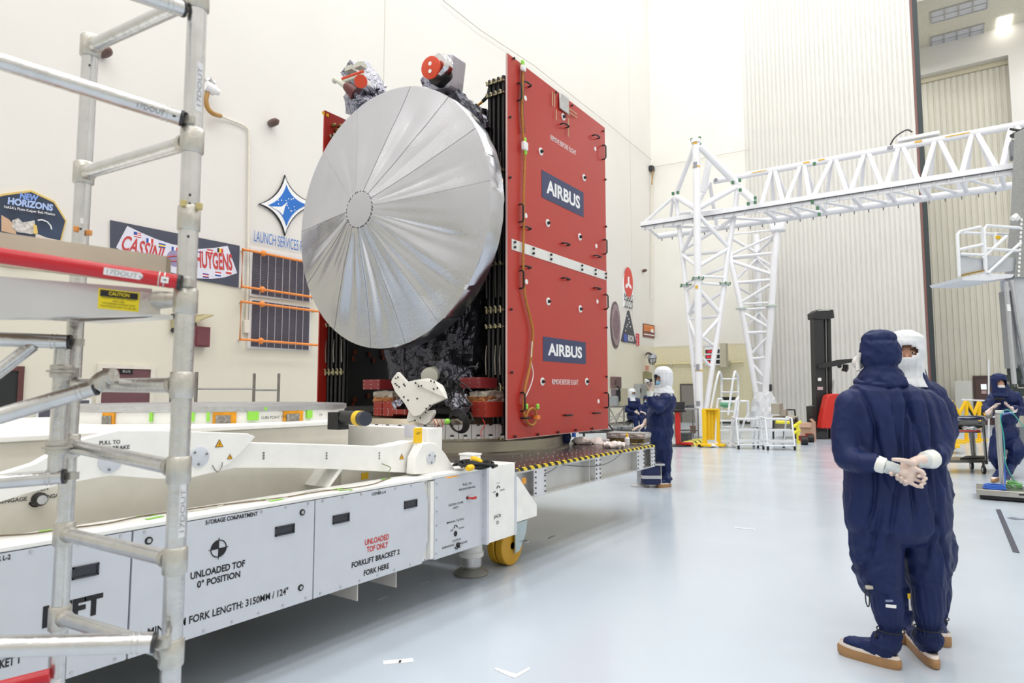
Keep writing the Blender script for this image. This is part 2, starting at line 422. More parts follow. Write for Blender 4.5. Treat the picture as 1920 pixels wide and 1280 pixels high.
# access cover + jack box
ac = t.part('access_cover', MB().box((SX-.2, ya0, ZB), (SX+.012, yj0, ZT-.01)), M_grey, bevel=.003)
t.part('access_cover_lid', MB().box((SX-.25, ya0-.02, ZT-.01), (SX+.016, yj0+.0, ZT+.008)), M_white)
m = MB()
for k in range(6):
    z = ZB+.04+(ZT-ZB-.09)*k/5
    for y in (ya0+.018, yj0-.018): m.cyl((SX+.012, y, z), (SX+.018, y, z), .006, n=8)
t.parts('screw', m, M_alu)
jb = t.part('jack_box', MB().box((SX-.3, yj0, ZB+.005), (SX+.045, yj1, ZT+.015)), M_white, bevel=.004)
t.parts('corner_strip', MB().box((SX+.0, yj0-.02, ZB), (SX+.049, yj0+.008, ZT+.01)).box((SX+.0, yj1-.008, ZB+.005), (SX+.05, yj1+.02, ZT-.08)), M_grey)
def w2(s, px, py, h, x0, x1, X, par, m=M_ink): 
    t.part('lettering', MB().text(s, P(px, py, X=X), YA, ZA, h, ytow(x0, x1, py, X), .01), m, parent=par, smooth=None)
XA1, XJ = SX+.013, SX+.046
w2('PULL TO', 876, 907, .016, 868, 884, XA1, ac); w2('RELEASE BRAKE', 876, 915, .014, 861, 891, XA1, ac)
w2('ACCESS COVER', 855, 944, .014, 841, 869, XA1, ac); w2('LEFT', 855, 951, .014, 850, 860, XA1, ac)
w2('MANUAL TILTING', 854, 976, .014, 838, 870, XA1, ac); w2('UP', 847, 994, .013, 845, 850, XA1, ac); w2('DOWN', 865, 989, .013, 860, 870, XA1, ac)
w2('CLUTCH', 856, 1012, .013, 849, 864, XA1, ac); w2('DISENGAGE', 840, 1024, .014, 829, 851, XA1, ac); w2('ENGAGE', 868, 1017, .014, 860, 876, XA1, ac)
w2('JACK', 933, 968, .03, 926, 940, XJ, jb); w2('D', 933, 979, .026, 931, 935, XJ, jb)
w2('UP', 927, 922, .013, 925, 930, XJ, jb); w2('DOWN', 942, 918, .013, 938, 946, XJ, jb); w2('CAP?'.replace('?', ''), 934, 905, .012, 931, 938, XJ, jb, mat('pale_lettering', (170, 170, 175), .6))
def curl(px, py, r, X, par, a0=R(20), a1=R(160)):
    c = P(px, py, X=X); m = MB().tube([c+V((.002, math.cos(a)*r, math.sin(a)*r)) for a in [a0+(a1-a0)*k/10 for k in range(11)]], r*.16, 5)
    for a, sg in ((a0, -1), (a1, 1)):
        q = c+V((.002, math.cos(a)*r, math.sin(a)*r)); tn = V((0, -math.sin(a), math.cos(a)))*sg
        m.prism([q+tn*r*.5, q+V((0, math.cos(a), math.sin(a)))*r*.35, q-V((0, math.cos(a), math.sin(a)))*r*.35], (.002, 0, 0))
    t.part('arrow_mark', m, M_ink, parent=par)
curl(854, 989, .018, XA1, ac); curl(934, 915, .018, XJ, jb); curl(856, 1024, .018, XA1, ac, R(200), R(340))
for (px, py, X, par, rr) in ((854, 1000, XA1, ac, .019), (932, 927, XJ, jb, .016)):
    p = P(px, py, X=X); t.part('crank_socket', MB().lathe([(rr, 0), (rr, .002), (rr*.8, .002), (rr*.8, .001)], p, XA, 20), M_black, parent=par)
p = P(858, 1021, X=XA1); t.part('clutch_knob', MB().lathe([(.018, 0), (.018, .02), (.014, .03), (.0, .032)], p, XA, 20), M_dsteel, parent=ac)
t.part('clutch_knob_cap', MB().cyl(p+XA*.03, p+XA*.034, .013, n=20), M_alu, parent=ac)
p = P(876, 933, X=XA1); t.part('brake_socket', MB().cyl(p, p+XA*.004, .012), M_black, parent=ac)
t.part('brake_lever', MB().tube([p+XA*.003, p+V((.03, .02, -.004)), p+V((.035, .055, -.003)), p+V((.03, .07, 0))], [.006, .009, .011, .007]), M_red, parent=ac)
# jacks and casters (near right pair seen, the others stand under the hidden corners)
def jack(x, y):
    m = MB().lathe([(.104, 0), (.104, .035), (.094, .04), (.094, .14), (.1, .145), (.1, .21)], (x, y, .15), n=28)
    j = t.part('jack_leg', m, M_white)
    t.part('jack_shaft', MB().lathe([(.092, 0), (.092, .13)], (x, y, .075), n=28), M_alu, parent=j)
    t.part('foot_pad', MB().lathe([(.142, 0), (.146, .014), (.125, .035), (.08, .06), (.07, .085)], (x, y, 0), n=32), mat('cast_pad', (158, 156, 150), .45, .6), parent=j)
jp = P(883, 1079, Z=.0)
jack(jp.x-.03, jp.y+.04)
jack(-6.1, jp.y)
M_pu = mat('yellow_polyurethane', (214, 162, 34), .4)
def caster(x, y):
    rot = 0; r = .165
    for k, dx in enumerate((0, -.085)):
        w = t.part('caster_tire', MB().lathe([(.115, 0), (r-.008, 0), (r, .008), (r, .064), (r-.008, .072), (.115, .072)], (x+dx-.036, y, r), XA, 40), M_pu)
        t.part('caster_rim', MB().lathe([(.116, 0), (.116, .060), (.10, .064), (.06, .05), (.03, .05), (.03, .07)], (x+dx-.034, y, r), XA, 32), mat('caster_hub', (110, 114, 122), .4, .7), parent=w)
    t.part('caster_fork', MB().prism([(x+.055, y-.0, r-.06), (x+.055, y+.07, r-.05), (x+.055, y+.17, r+.09), (x+.055, y+.19, r+.19), (x+.055, y-.0, r+.19)], (.012, 0, 0))
           .box((x-.14, y-.05, r+.18), (x+.065, y+.19, r+.195)), mat('zinc_plate', (190, 204, 206), .3, .7))
    t.part('brake_pedal', MB().box((x+.03, y+.12, r+.01), (x+.1, y+.17, r+.02)), M_alu)
wp = P(952, 1061, Z=0)
caster(wp.x-.02, wp.y+.05); caster(-6.15, wp.y)
# gusset behind the jack box
a = [P(958, 893, X=SX), P(964, 893, X=SX), P(999, 945, X=SX), P(999, 966, X=SX), P(958, 979, X=SX)]
t.part('gusset_plate', MB().prism([(SX+.012, p.y, p.z) for p in a], (.03, 0, 0)), M_white, bevel=.003)
t.part('cross_beam', MB().box((-6.1, yj1-.16, ZB+.1), (SX-.25, yj1-.06, ZT-.02)), M_white)
# turret body, cross box and beige inner box
M_inner = mat('beige_inner_paint', (232, 228, 217), .4)
XB = -3.42
yb1 = P(653, 860, X=XB).y; zb = P(600, 797, X=XB).z
t.part('inner_body', MB().box((-5.7, -1.6, ZB+.3), (XB, yb1, zb)), M_inner, bevel=.01)
t.part('lower_tray', MB().box((-6.1, -1.6, ZB+.3), (SX-.2, yj1-.17, ZB+.42)), M_inner)
yc_ = 3.56
t.part('cross_box', MB().box((-6.0, yc_, .93), (-3.2, yc_+.14, 1.235)).box((-3.2, yc_-.01, .9), (-3.17, yc_+.16, 1.235)), M_white, bevel=.004)
# box corner rim: the brighter top deck
t.part('top_deck', MB().box((-5.75, -1.6, zb), (XB+.04, yb1+.02, zb+.025)), M_white, bevel=.004)
# wedge plate + trunnion boss (near end) and long tilt arm
XW = -3.2
def wp_(px, py, X=XW): p = P(px, py, X=X); return (X, p.y, p.z)
arm = [wp_(*q) for q in ((380, 845), (452, 829), (640, 834), (722, 837), (776, 826), (800, 828), (812, 860), (800, 888), (640, 880), (550, 877), (440, 877), (380, 890))]
t.part('tilt_arm', MB().prism(arm, (-.12, 0, 0)), M_white, bevel=.004)
wedge = [wp_(*q) for q in ((-140, 960), (-60, 905), (60, 868), (135, 826), (215, 806), (300, 806), (458, 812), (473, 818), (448, 846), (424, 868), (392, 885), (350, 895), (290, 897), (200, 890), (120, 905), (40, 925), (-140, 985))]
t.part('wedge_plate', MB().prism([(x+.03, y, z) for x, y, z in wedge], (-.06, 0, 0)), M_white, bevel=.004)
XT = -3.1
tr = [wp_(*q, X=XT) for q in ((777, 889), (779, 858), (792, 832), (806, 829), (820, 832), (836, 851), (853, 880), (853, 886))]
t.part('trunnion_bracket', MB().prism(tr, (-.08, 0, 0)), M_white, bevel=.006)
for (px, py, X, r) in ((808, 858, XT, .047), (373, 856, XW+.03, .052), (206, 865, XW+.03, .05)):
    p = P(px, py, X=X)
    d = t.part('pivot_cap', MB().lathe([(r, 0), (r, .008), (r-.003, .01)], p, XA, 32), M_grey, bevel=.001)
    m = MB()
    for k in range(3):
        a = R(20+120*k); q = p+V((.01, math.cos(a)*r*.72, math.sin(a)*r*.72)); m.cyl(q, q+XA*.005, .006, n=8)
    t.parts('cap_screw', m, M_steel, parent=d)
w3 = lambda s, px, py, h, x0, x1, X=XW+.032: t.part('lettering', MB().text(s, P(px, py, X=X), YA, ZA, h, ytow(x0, x1, py, X), .015), M_ink, smooth=None)
w3('PULL TO', 206, 829, .018, 187, 226); w3('RELEASE BRAKE', 205, 840, .018, 166, 244)
w3('MANUAL TILTING', 113, 880, .018, 70, 155, XB+.002); w3('DOWN', 137, 892, .018, 120, 153, XB+.002); w3('CLUTCH', 68, 917, .018, 46, 90, XB+.002)
w3('DISENGAGE', 18, 938, .018, -15, 51, XB+.002); w3('ENGAGE', 103, 929, .018, 84, 122, XB+.002)
curl(67, 940, .022, XB+.003, None, R(200), R(340))
p = P(72, 935, X=XB); t.part('clutch_knob', MB().lathe([(.03, 0), (.03, .025), (.02, .04)], p, XA, 20), M_dsteel); t.part('clutch_knob_cap', MB().cyl(p+XA*.04, p+XA*.044, .02, n=20), M_alu)
# warning triangles
def warn(px, py, s, X):
    p = P(px, py, X=X); f = lambda k, o: [p+V((o, k*s*math.cos(a), k*s*math.sin(a))) for a in (PI/2, PI/2+2*PI/3, PI/2+4*PI/3)]
    o = t.part('warning_triangle', MB().prism(f(1, .001), (.001, 0, 0)), M_ink)
    t.part('warning_face', MB().prism(f(.8, .0022), (.001, 0, 0)), mat('warning_amber', (240, 175, 20), .5), parent=o)
    t.part('warning_bolt', MB().prism([p+V((.0035, y*s, z*s)) for y, z in ((-.05, .35), (.12, .35), (.03, .08), (.14, .08), (-.05, -.3), (.0, 0), (-.1, 0))], (.001, 0, 0)), M_ink, parent=o)
warn(411, 833, .027, XW+.031); warn(431, 857, .018, XW+.031); warn(753, 857, .026, XW+.001)
m = MB()
for px in (494, 612, 711):
    for k in range(3): q = P(px, 849+5*k, X=XW); m.cyl(q, q+XA*.004, .006, n=8)
t.parts('bolt', m, M_steel)
# small chain between plate and arm
c0, c1, c2 = P(398, 872, X=XW+.04), P(409, 884, X=XW+.04), P(417, 866, X=XW+.04)
t.part('lanyard', MB().tube(smooth_path([c0, (c0+c1)/2+V((0, 0, -.008)), c1, (c1+c2)/2+V((0, .008, 0)), c2], 5), .003, 6), M_steel)
# cross braces seen over the rail
b0 = [P(612, 913, X=SX-.21), P(618, 913, X=SX-.21), P(644, 878, X=SX-.21), P(636, 878, X=SX-.21)]
t.part('corner_brace', MB().prism(b0, (-.5, 0, 0)), M_white)
q0 = P(640, 882, X=SX-.3); q1 = P(742, 885, X=SX-.3)
t.part('gusset_channel', MB().box((SX-.33, q0.y, .88), (SX-.3, q1.y+.4, q0.z)), M_inner)
p = P(684, 892, X=SX-.299); t.part('yellow_sticker', MB().box((p.x, p.y-.032, p.z-.022), (p.x+.002, p.y+.032, p.z+.022)), M_yellow)
# loose wiring, tape on the rail
pts = [P(x, y, Z=ZT+.006) for x, y in ((0, 1004), (60, 1000), (130, 990), (200, 981), (262, 968), (330, 958), (400, 948), (470, 940), (540, 931), (600, 921), (660, 914), (700, 907), (731, 895))]
t.part('wire', MB().tube(smooth_path(pts, 4), .0035, 6), mat('brown_wire', (120, 105, 85), .6))
pts = [P(x, y, Z=ZT+.004) for x, y in ((340, 960), (390, 953), (460, 938), (520, 936), (590, 919), (650, 918))]
t.part('wire', MB().tube(smooth_path(pts, 4), .003, 6), mat('white_wire', (215, 212, 200), .6))
p = P(716, 869, X=XW+.01); t.part('wire', MB().tube(smooth_path([p, p+V((.02, .06, -.03)), P(729, 884, X=XW+.03), P(730, 893, Z=ZT+.01)], 5), .003, 6), mat('green_wire', (120, 130, 90), .6))
for px, py in ((96, 993), (275, 966), (290, 970), (505, 935), (518, 937), (632, 916), (648, 918), (724, 897)):
    q = P(px, py, Z=ZT+.003); t.part('green_tape_piece', MB().obox(q, (.02, .085, .002), Euler((0, 0, R(random.uniform(-30, 30)))).to_matrix()), M_green)
m = MB().box(P(848, 894, Z=ZT+.009)+V((-.02, -.06, 0)), P(848, 894, Z=ZT+.009)+V((.02, .06, .002)))
t.part('amber_tape', m, M_amber)
# forklift bracket below
fy0, fy1 = S(676, 1108).y, S(750, 1085).y
z1 = ZB-.0; z0 = z1-.11
m = MB().box((-6.0, fy1-.008, z0), (SX-.03, fy1, z1)).box((-6.0, fy0, z0), (SX-.03, fy0+.008, z1)).box((-6.0, fy0, z1-.008), (SX-.03, fy1, z1))
t.part('fork_pocket', m, mat('worn_paint', (205, 200, 195), .45))
m = MB()
for yy in (.95,):
    m.box((-6.0, yy-.3, z0), (SX-.03, yy-.05, z0+.008))
# ring on top
RC = V((-4.54, 2.71, 0)); RR = .955; z0 = zb+.02
t.part('ring_band', MB().lathe([(RR-.12, z0), (RR-.01, z0), (RR-.01, z0+.075), (RR-.12, z0+.075)], RC, n=96), M_white)
t.part('turntable_ring', MB().lathe([(RR-.14, z0+.072), (RR, z0+.072), (RR+.005, z0+.076), (RR+.005, z0+.108), (RR-.01, z0+.112), (RR-.13, z0+.112), (RR-.14, z0+.105)], RC, n=128), M_alu)
t.part('ring_floor', MB().lathe([(0.01, z0), (RR-.12, z0), (RR-.12, z0+.02), (.01, z0+.02)], RC, n=64), M_inner)
def ring_at(px):      # angle on the ring front seen in pixel column px
    best = None
    for k in range(360):
        a = R(k); q = RC+V((math.cos(a)*RR, math.sin(a)*RR, z0+.04)); n = V((math.cos(a), math.sin(a), 0))
        if n.dot(q-EYE) > 0: continue
        l = CR.transposed() @ (q-EYE); x = 960+F*l.x/-l.z
        if best is None or abs(x-px) < best[0]: best = (abs(x-px), a)
    return best[1]
def ring_patch(px0, px1, h0, h1, m, name, dr=.003):
    a0, a1 = ring_at(px0), ring_at(px1); mb = MB()
    if abs(a1-a0) > PI: a1 += 2*PI if a1 < a0 else -2*PI
    N = max(2, int(abs(a1-a0)/.05)+1); rows = []
    for k in range(N+1):
        a = a0+(a1-a0)*k/N; rows.append([RC+V((math.cos(a)*(RR+q), math.sin(a)*(RR+q), z0+h)) for q, h in ((dr, h0), (dr, h1), (dr-.02, h1), (dr-.02, h0))])
    for A, B in zip(rows, rows[1:]):
        for i in range(4): mb.face([A[i], A[(i+1) % 4], B[(i+1) % 4], B[i]])
    mb.face(rows[0]); mb.face(rows[-1]); bmesh.ops.remove_doubles(mb.bm, verts=mb.bm.verts[:], dist=1e-5)
    return t.part(name, mb, m)
for a, b in ((281, 288), (358, 366), (386, 394), (462, 484), (576, 586)): ring_patch(a, b, .02, .08, M_green, 'green_tape_piece', .004)
ring_patch(494, 501, .082, .1, M_green, 'green_tape_piece', .008)
for a, b in ((190, 213), (398, 441), (532, 568)):
    fr_ = ring_patch(a, b, -.0, .074, M_amber, 'amber_tape_frame', .003)
    t.part('cable_slot', MB(), None, parent=fr_) if False else None
    w_ = (b-a)*.16; q = ring_patch(a+w_, b-w_, .006, .055, mat('foil_wires', (150, 146, 140), .3, .6, .4, 60, .6, 90), 'exposed_wiring', .006)
def ring_text(s, px, w, h, hh=.04):
    a = ring_at(px); n = V((math.cos(a), math.sin(a), 0)); q = RC+n*(RR+.004)+V((0, 0, z0+hh))
    t.part('lettering', MB().text(s, q, V((-n.y, n.x, 0)), ZA, h, w, .01, 0, .002), M_ink, smooth=None)
ring_text('LUBE POINT TTG', 513, .17, .018, .035); ring_text('CW', 601, .035, .02); ring_text('CCW', 624, .04, .02)
# tilt motor at the ring's end
q = P(640, 782, Z=zb+.07); q1 = P(690, 785, Z=zb+.07)
t.part('tilt_motor', MB().cyl(q, q+(q1-q)*.62, .04, n=24).box(q+V((-.06, -.05, -.07)), q+V((.03, .03, .03))), M_black)
u = (q1-q).normalized(); e = q+(q1-q)*.62
t.part('motor_collar', MB().cyl(e, e+u*.05, .043, n=24), M_yellow); t.part('motor_cap', MB().cyl(e+u*.05, e+u*.09, .041, n=24), mat('slate_plastic', (52, 56, 70), .4))
# documents and yellow tag on the cross box end
p = P(770, 807, Y=yc_); t.part('document_pouch', MB().box((p.x-.06, yc_-.004, p.z-.045), (p.x+.05, yc_-.002, p.z+.045)), mat('paper', (218, 218, 230), .6))
p = P(792, 815, X=-3.165); t.part('yellow_tag', MB().obox(p+V((.01, -.06, 0)), (.012, .085, .11)), M_yellow, bevel=.006)
t.part('lettering', MB().text('LIFT', p+V((.0165, -.06, .015)), YA, ZA, .014, .04), M_ink)

# ================================================================ cable coil lying on the jack box
m = MB(); c = P(893, 874, Z=ZT+.036); pts = []
for k in range(120):
    a = k*.42; rr = .105+.02*math.sin(k*.7)+.012*math.cos(k*.31); pts.append(c+V((math.cos(a)*rr*1.25, math.sin(a)*rr, .0+.03*(k/120)+.008*math.sin(k*1.3))))
tc_ = T('cable_coil', 'black coiled power cable with yellow connectors lying on top of the dolly corner', 'cable', (c.x, c.y, ZT+.015))
tc_.part('cable', MB().tube(smooth_path(pts, 3), .009, 8), M_black)
a0 = P(850, 872, Z=ZT+.05); a1 = P(880, 862, Z=ZT+.07)
tc_.part('cable_end', MB().tube(smooth_path([c+V((-.12, -.02, .02)), a0, (a0+a1)/2+V((0, 0, .012)), a1], 5), .009, 8), M_black)
for (q0, q1) in ((P(885, 859, Z=ZT+.075), P(904, 866, Z=ZT+.06)), (P(876, 878, Z=ZT+.06), P(888, 875, Z=ZT+.06))):
    tc_.part('connector', MB().tube([q0, q0+(q1-q0)*.3, q0+(q1-q0)*.7, q1], [.016, .024, .022, .010], 12), M_yellow)
b = P(868, 858, Z=ZT+.06)
tb = T('junction_box', 'small white junction box behind the black cable coil on the dolly', 'box', (b.x, b.y+.1, ZT))
tb.part('body', MB().box((b.x-.07, b.y+.04, ZT-.01), (b.x+.07, b.y+.15, ZT+.075)), M_foam, bevel=.01)
tb.part('lid', MB().box((b.x-.075, b.y+.035, ZT+.075), (b.x+.075, b.y+.155, ZT+.09)), M_foam, bevel=.004)
# ================================================================ steel support platform behind the dolly
PX1, PY0, PY1, PZ = -3.0, yj1+.03, 7.5, .86
PXL = -7.5
t = T('support_platform', 'low steel platform with hazard-striped edge carrying the spacecraft', 'platform', (-5.2, 6, 0))
PLAT = t
t.part('deck', MB().box((PXL, PY0, PZ-.02), (PX1, PY1, PZ)), mat('deck_plate', (118, 110, 112), .28, .9, .2, 2.5, .05, 6))
zb_ = P(1000, 932, X=PX1).z
def hazard():
    m = mat('hazard_tape', (240, 210, 40), .5); nt = m.node_tree; b = nt.nodes['Principled BSDF']
    g = nt.nodes.new('ShaderNodeTexCoord'); w = nt.nodes.new('ShaderNodeTexWave'); w.wave_type = 'BANDS'; w.bands_direction = 'DIAGONAL'
    w.inputs['Scale'].default_value = 5.5; w.inputs['Distortion'].default_value = 0; nt.links.new(g.outputs['Object'], w.inputs['Vector'])
    r = nt.nodes.new('ShaderNodeValToRGB'); r.color_ramp.interpolation = 'CONSTANT'
    r.color_ramp.elements[0].color = (*lin((25, 25, 25)), 1); r.color_ramp.elements[1].position = .5; r.color_ramp.elements[1].color = (*lin((240, 212, 50)), 1)
    nt.links.new(w.outputs['Fac'], r.inputs['Fac']); nt.links.new(r.outputs['Color'], b.inputs['Base Color']); return m
t.part('hazard_tape', MB().box((PX1-.04, PY0+.1, PZ), (PX1+.003, PY1, PZ+.002)).box((PX1+.0, PY0+.1, PZ-.022), (PX1+.003, PY1, PZ+.002)).box((PX1-1.2, PY1-.04, PZ), (PX1, PY1+.003, PZ+.002)), hazard())
M_beam = mat('galvanised_beam', (205, 204, 202), .35, .55, .06, 4)
def beam(x, sgn):
    m = MB(); m.box((x-.14*sgn, PY0, PZ-.036), (x, PY1, PZ-.02)); m.box((x-.14*sgn, PY0, zb_), (x+.0*sgn, PY1, zb_+.014)); m.box((x-.08*sgn, PY0, zb_), (x-.068*sgn, PY1, PZ-.02))
    t.part('edge_beam', m, M_beam)
beam(PX1, 1); beam(PXL, -1)
t.part('end_beam', MB().box((PXL, PY1-.012, zb_), (PX1, PY1, PZ-.02)), M_beam); t.part('end_beam', MB().box((PXL, PY0, zb_), (PX1-.1, PY0+.012, PZ-.02)), M_beam)
for px in (955, 1107, 1196):
    y = P(px, 900, X=PX1).y; t.part('web_stiffener', MB().box((PX1-.07, y-.012, zb_), (PX1-.004, y+.0, PZ-.03)), M_beam)
for x0, x1 in ((1001, 1023), (1116, 1126), (1195, 1208), (1221, 1228)):
    y0, y1 = P(x0, 900, X=PX1).y, P(x1, 900, X=PX1).y
    o = t.part('splice_plate', MB().box((PX1-.006, y0, zb_+.004), (PX1+.004, min(y1, PY1), PZ-.028)), mat('splice_white', (222, 222, 226), .35, .4), bevel=.002)
    m = MB()
    for k in range(5):
        z = zb_+.03+(PZ-.08-zb_)*k/4
        for y in (y0+.02, y1-.02): m.cyl((PX1+.004, y, z), (PX1+.011, y, z), .008, n=6)
    t.parts('bolt', m, M_dsteel, parent=o)
# rows of small bolts standing on the deck
m = MB()
def bolts(a, b, n):
    for k in range(n):
        q = V(a)+(V(b)-V(a))*k/(n-1); m.cyl(q, q+ZA*.012, .006, n=6); 
bolts((PX1-.09, PY0+.15, PZ), (PX1-.09, PY1-.1, PZ), 34); bolts((PX1-.3, PY0+.3, PZ), (PX1-.3, PY1-.4, PZ), 26); bolts((PX1-.32, PY0+.4, PZ), (PX1-1.3, PY0+.42, PZ), 12); bolts((PX1-.6, 5.3, PZ), (PX1-.3, 7.2, PZ), 16)
t.parts('deck_bolt', m, M_chrome)
# legs with floor pads
for x, y in ((P(1200, 911, Z=0).x-.0, P(1200, 911, Z=0).y), (PXL+.3, PY1-.3), (PXL+.3, PY0+.3), (-4.2, PY0+.4)):
    l = t.part('support_leg', MB().box((x-.035, y-.035, .05), (x+.035, y+.035, zb_+.01)), M_alu)
    t.part('foot_plate', MB().lathe([(.15, 0), (.15, .015), (.05, .03), (.05, .06)], (x, y, 0), n=24), mat('pale_foot', (205, 205, 208), .4, .3), parent=l)
# kapton patch on the beam
p = P(971, 900, X=PX1-.06); t.part('amber_patch', MB().obox(p+V((.063, 0, 0)), (.004, .06, .05)), M_amber)
# slack wire over the beam face
pts = [P(x, y, X=PX1+.012) for x, y in ((1170, 845), (1150, 862), (1126, 872), (1092, 874), (1055, 871))]
t.part('slack_wire', MB().tube(smooth_path(pts, 5), .0035, 6), M_dsteel)
pts = [P(x, y, X=PX1+.012) for x, y in ((1047, 870), (1040, 878), (1030, 884), (1022, 888))]
t.part('slack_wire', MB().tube(smooth_path(pts, 5), .0035, 6), M_dsteel)
# ================================================================ spacecraft on its ring
CX, CY = -5.15, 6.1
t = T('spacecraft', 'large spacecraft wrapped in silver and black foil with folded solar arrays on the platform', 'spacecraft', (CX, CY, PZ))
CRAFT = t
M_ringst = mat('machined_ring', (150, 144, 132), .3, .9, .1, 3)
t.part('adapter_ring', MB().lathe([(1.05, 0), (1.52, 0), (1.52, .02), (1.49, .03), (1.45, .03), (1.44, .13), (1.4, .14), (1.36, .14), (1.05, .14)], (CX, CY, PZ), n=96), M_ringst)
t.part('launch_ring', MB().lathe([(1.0, .14), (1.33, .14), (1.33, .17), (1.29, .18), (1.24, .3), (1.2, .36), (1.05, .36)], (CX, CY, PZ), n=96), mat('launch_ring_metal', (176, 166, 148), .35, .8))
m = MB(); mk = MB()
for k in range(30):
    a = R(190+k*170/29*1.0); n_ = V((math.cos(a), math.sin(a), 0)); rot = Matrix.Rotation(a, 3, 'Z'); c = V((CX, CY, PZ))+n_*1.31
    b = t.part('clamp_block', MB().obox(c+V((0, 0, .23)), (.05, .13, .15), rot).obox(c+n_*.03+V((0, 0, .17)), (.04, .04, .03), rot), M_foam, bevel=.006)
    t.parts('clamp_bolt', MB().obox(c+n_*.03+V((0, 0, .19)), (.03, .035, .025), rot).obox(c+n_*.03+V((0, 0, .3)), (.02, .03, .012), rot), M_black, parent=b)
# foil blanket body
def foil(name, col, rough, metal, scale, strength, scale2=None, aniso=0):
    m = bpy.data.materials.new(name); m.use_nodes = True; nt = m.node_tree; b = nt.nodes['Principled BSDF']
    b.inputs['Base Color'].default_value = (*lin(col), 1); b.inputs['Roughness'].default_value = rough; b.inputs['Metallic'].default_value = metal
    tc = nt.nodes.new('ShaderNodeTexCoord'); v = nt.nodes.new('ShaderNodeTexVoronoi'); v.feature = 'F1'; v.inputs['Scale'].default_value = scale
    nz = nt.nodes.new('ShaderNodeTexNoise'); nz.inputs['Scale'].default_value = scale*1.2; nz.inputs['Detail'].default_value = 3
    mx = nt.nodes.new('ShaderNodeMix'); mx.data_type = 'RGBA'; mx.inputs['Factor'].default_value = .25
    nt.links.new(tc.outputs['Object'], nz.inputs['Vector']); nt.links.new(tc.outputs['Object'], mx.inputs['A']); nt.links.new(nz.outputs['Color'], mx.inputs['B'])
    nt.links.new(mx.outputs['Result'], v.inputs['Vector'])
    n2 = nt.nodes.new('ShaderNodeTexNoise'); n2.inputs['Scale'].default_value = scale2 or scale*6; n2.inputs['Detail'].default_value = 4
    nt.links.new(tc.outputs['Object'], n2.inputs['Vector'])
    ad = nt.nodes.new('ShaderNodeMath'); ad.operation = 'MULTIPLY_ADD'; ad.inputs[1].default_value = .25
    nt.links.new(n2.outputs['Fac'], ad.inputs[0]); nt.links.new(v.outputs['Distance'], ad.inputs[2])
    bp = nt.nodes.new('ShaderNodeBump'); bp.inputs['Strength'].default_value = strength; bp.inputs['Distance'].default_value = .05
    nt.links.new(ad.outputs[0], bp.inputs['Height']); nt.links.new(bp.outputs['Normal'], b.inputs['Normal']); return m
M_bfoil = foil('black_foil_blanket', (84, 84, 92), .24, .85, 4, 1.0)
M_sfoil = foil('silver_foil_blanket', (165, 165, 178), .2, 1., 9, .8)
M_dish = foil('silver_dish_film', (196, 197, 204), .15, .95, 2.0, .14, 70)
def crumple(mb, amp, sc, cuts=0):
    if cuts: bmesh.ops.subdivide_edges(mb.bm, edges=mb.bm.edges[:], cuts=cuts, use_grid_fill=True)
    mb.bm.normal_update()
    for v in mb.bm.verts:
        p = v.co*sc; n = noise.noise_vector(p)+.5*noise.noise_vector(p*2.3)
        r = abs(noise.noise(p*1.7+V((9, 3, 1))))
        v.co += n*amp+v.normal*(r-.25)*amp*1.6
    return mb
body = crumple(MB().box((-5.62, 5.55, 1.62), (-4.28, 7.2, 4.75)), .035, 4.5, 40)
t.part('body_blanket', body, M_bfoil, smooth=None)
t.part('body_side_blanket', crumple(MB().cyl((-5.15, 6.3, 1.3), (-5.15, 6.3, 1.75), .62, n=40), .03, 6, 8), M_bfoil, smooth=None)
# vertical quilted seams
for px in (757, 864, 812):
    p = P(px, 640, Y=5.52); m = MB().tube([(p.x+.01*math.sin(z*9), 5.53, z) for z in [1.66+.1*k for k in range(20)]], .012, 6)
    t.part('blanket_seam', m, M_bfoil, smooth=None)
# dish: tented silver film over the reflector
DC = V((-5.13, 5.0, 0)); top_, bot_ = P(762, 168, Y=5.0), P(735, 641, Y=5.0)
lf, rt_ = P(560, 400, Y=5.0), P(931, 400, Y=5.0)
DR = ((top_.z-bot_.z)/2+(rt_.x-lf.x)/2)/2; DC = V(((lf.x+rt_.x)/2, 5.0, (top_.z+bot_.z)/2))
hubp = P(674, 386, X=DC.x); DEP = 5.0-hubp.y
hubR = .19
ribs = [R(a) for a in (6, 30, 52, 76, 110, 138, 178, 205, 236, 262, 283, 303, 326)]
def rib_tent(a):
    d = min(abs((a-r+PI) % (2*PI)-PI) for r in ribs); return math.exp(-(d/.05)**2), d
rr_ = lambda s: hubR+(DR-hubR)*s
def film_y(a, s):      # s 0 hub..1 rim ; returns distance in front of rim plane
    g, d = rib_tent(a)
    prof = (1-s)**1.12
    sag = math.sin(PI*min(1, s*1.02))*.022*min(1, d/.25)
    cre = .016*math.sin(PI*s)*(abs(noise.noise(V((math.cos(a)*5, math.sin(a)*5, s*.7+3))))-.2)*(1.4 if math.sin(a) < .2 else .8)
    big = .035*math.sin(PI*s)*noise.noise(V((math.cos(a)*1.6, math.sin(a)*1.6, s*.8)))+.01*noise.noise(V((math.cos(a)*rr_(s)*3, math.sin(a)*rr_(s)*3, 2)))*math.sin(PI*s)
    if math.sin(a) < -.3: big += .02*math.sin(PI*s)*noise.noise(V((a*9, s*.6, 1)))
    return DEP*prof-sag+cre+big
m = MB(); NA, NR = 360, 44; rows = []
for j in range(NR+1):
    s = j/NR; rr = hubR+(DR-hubR)*s
    rows.append(m._v([DC+V((math.cos(2*PI*k/NA)*rr, -film_y(2*PI*k/NA, s), math.sin(2*PI*k/NA)*rr)) for k in range(NA)]))
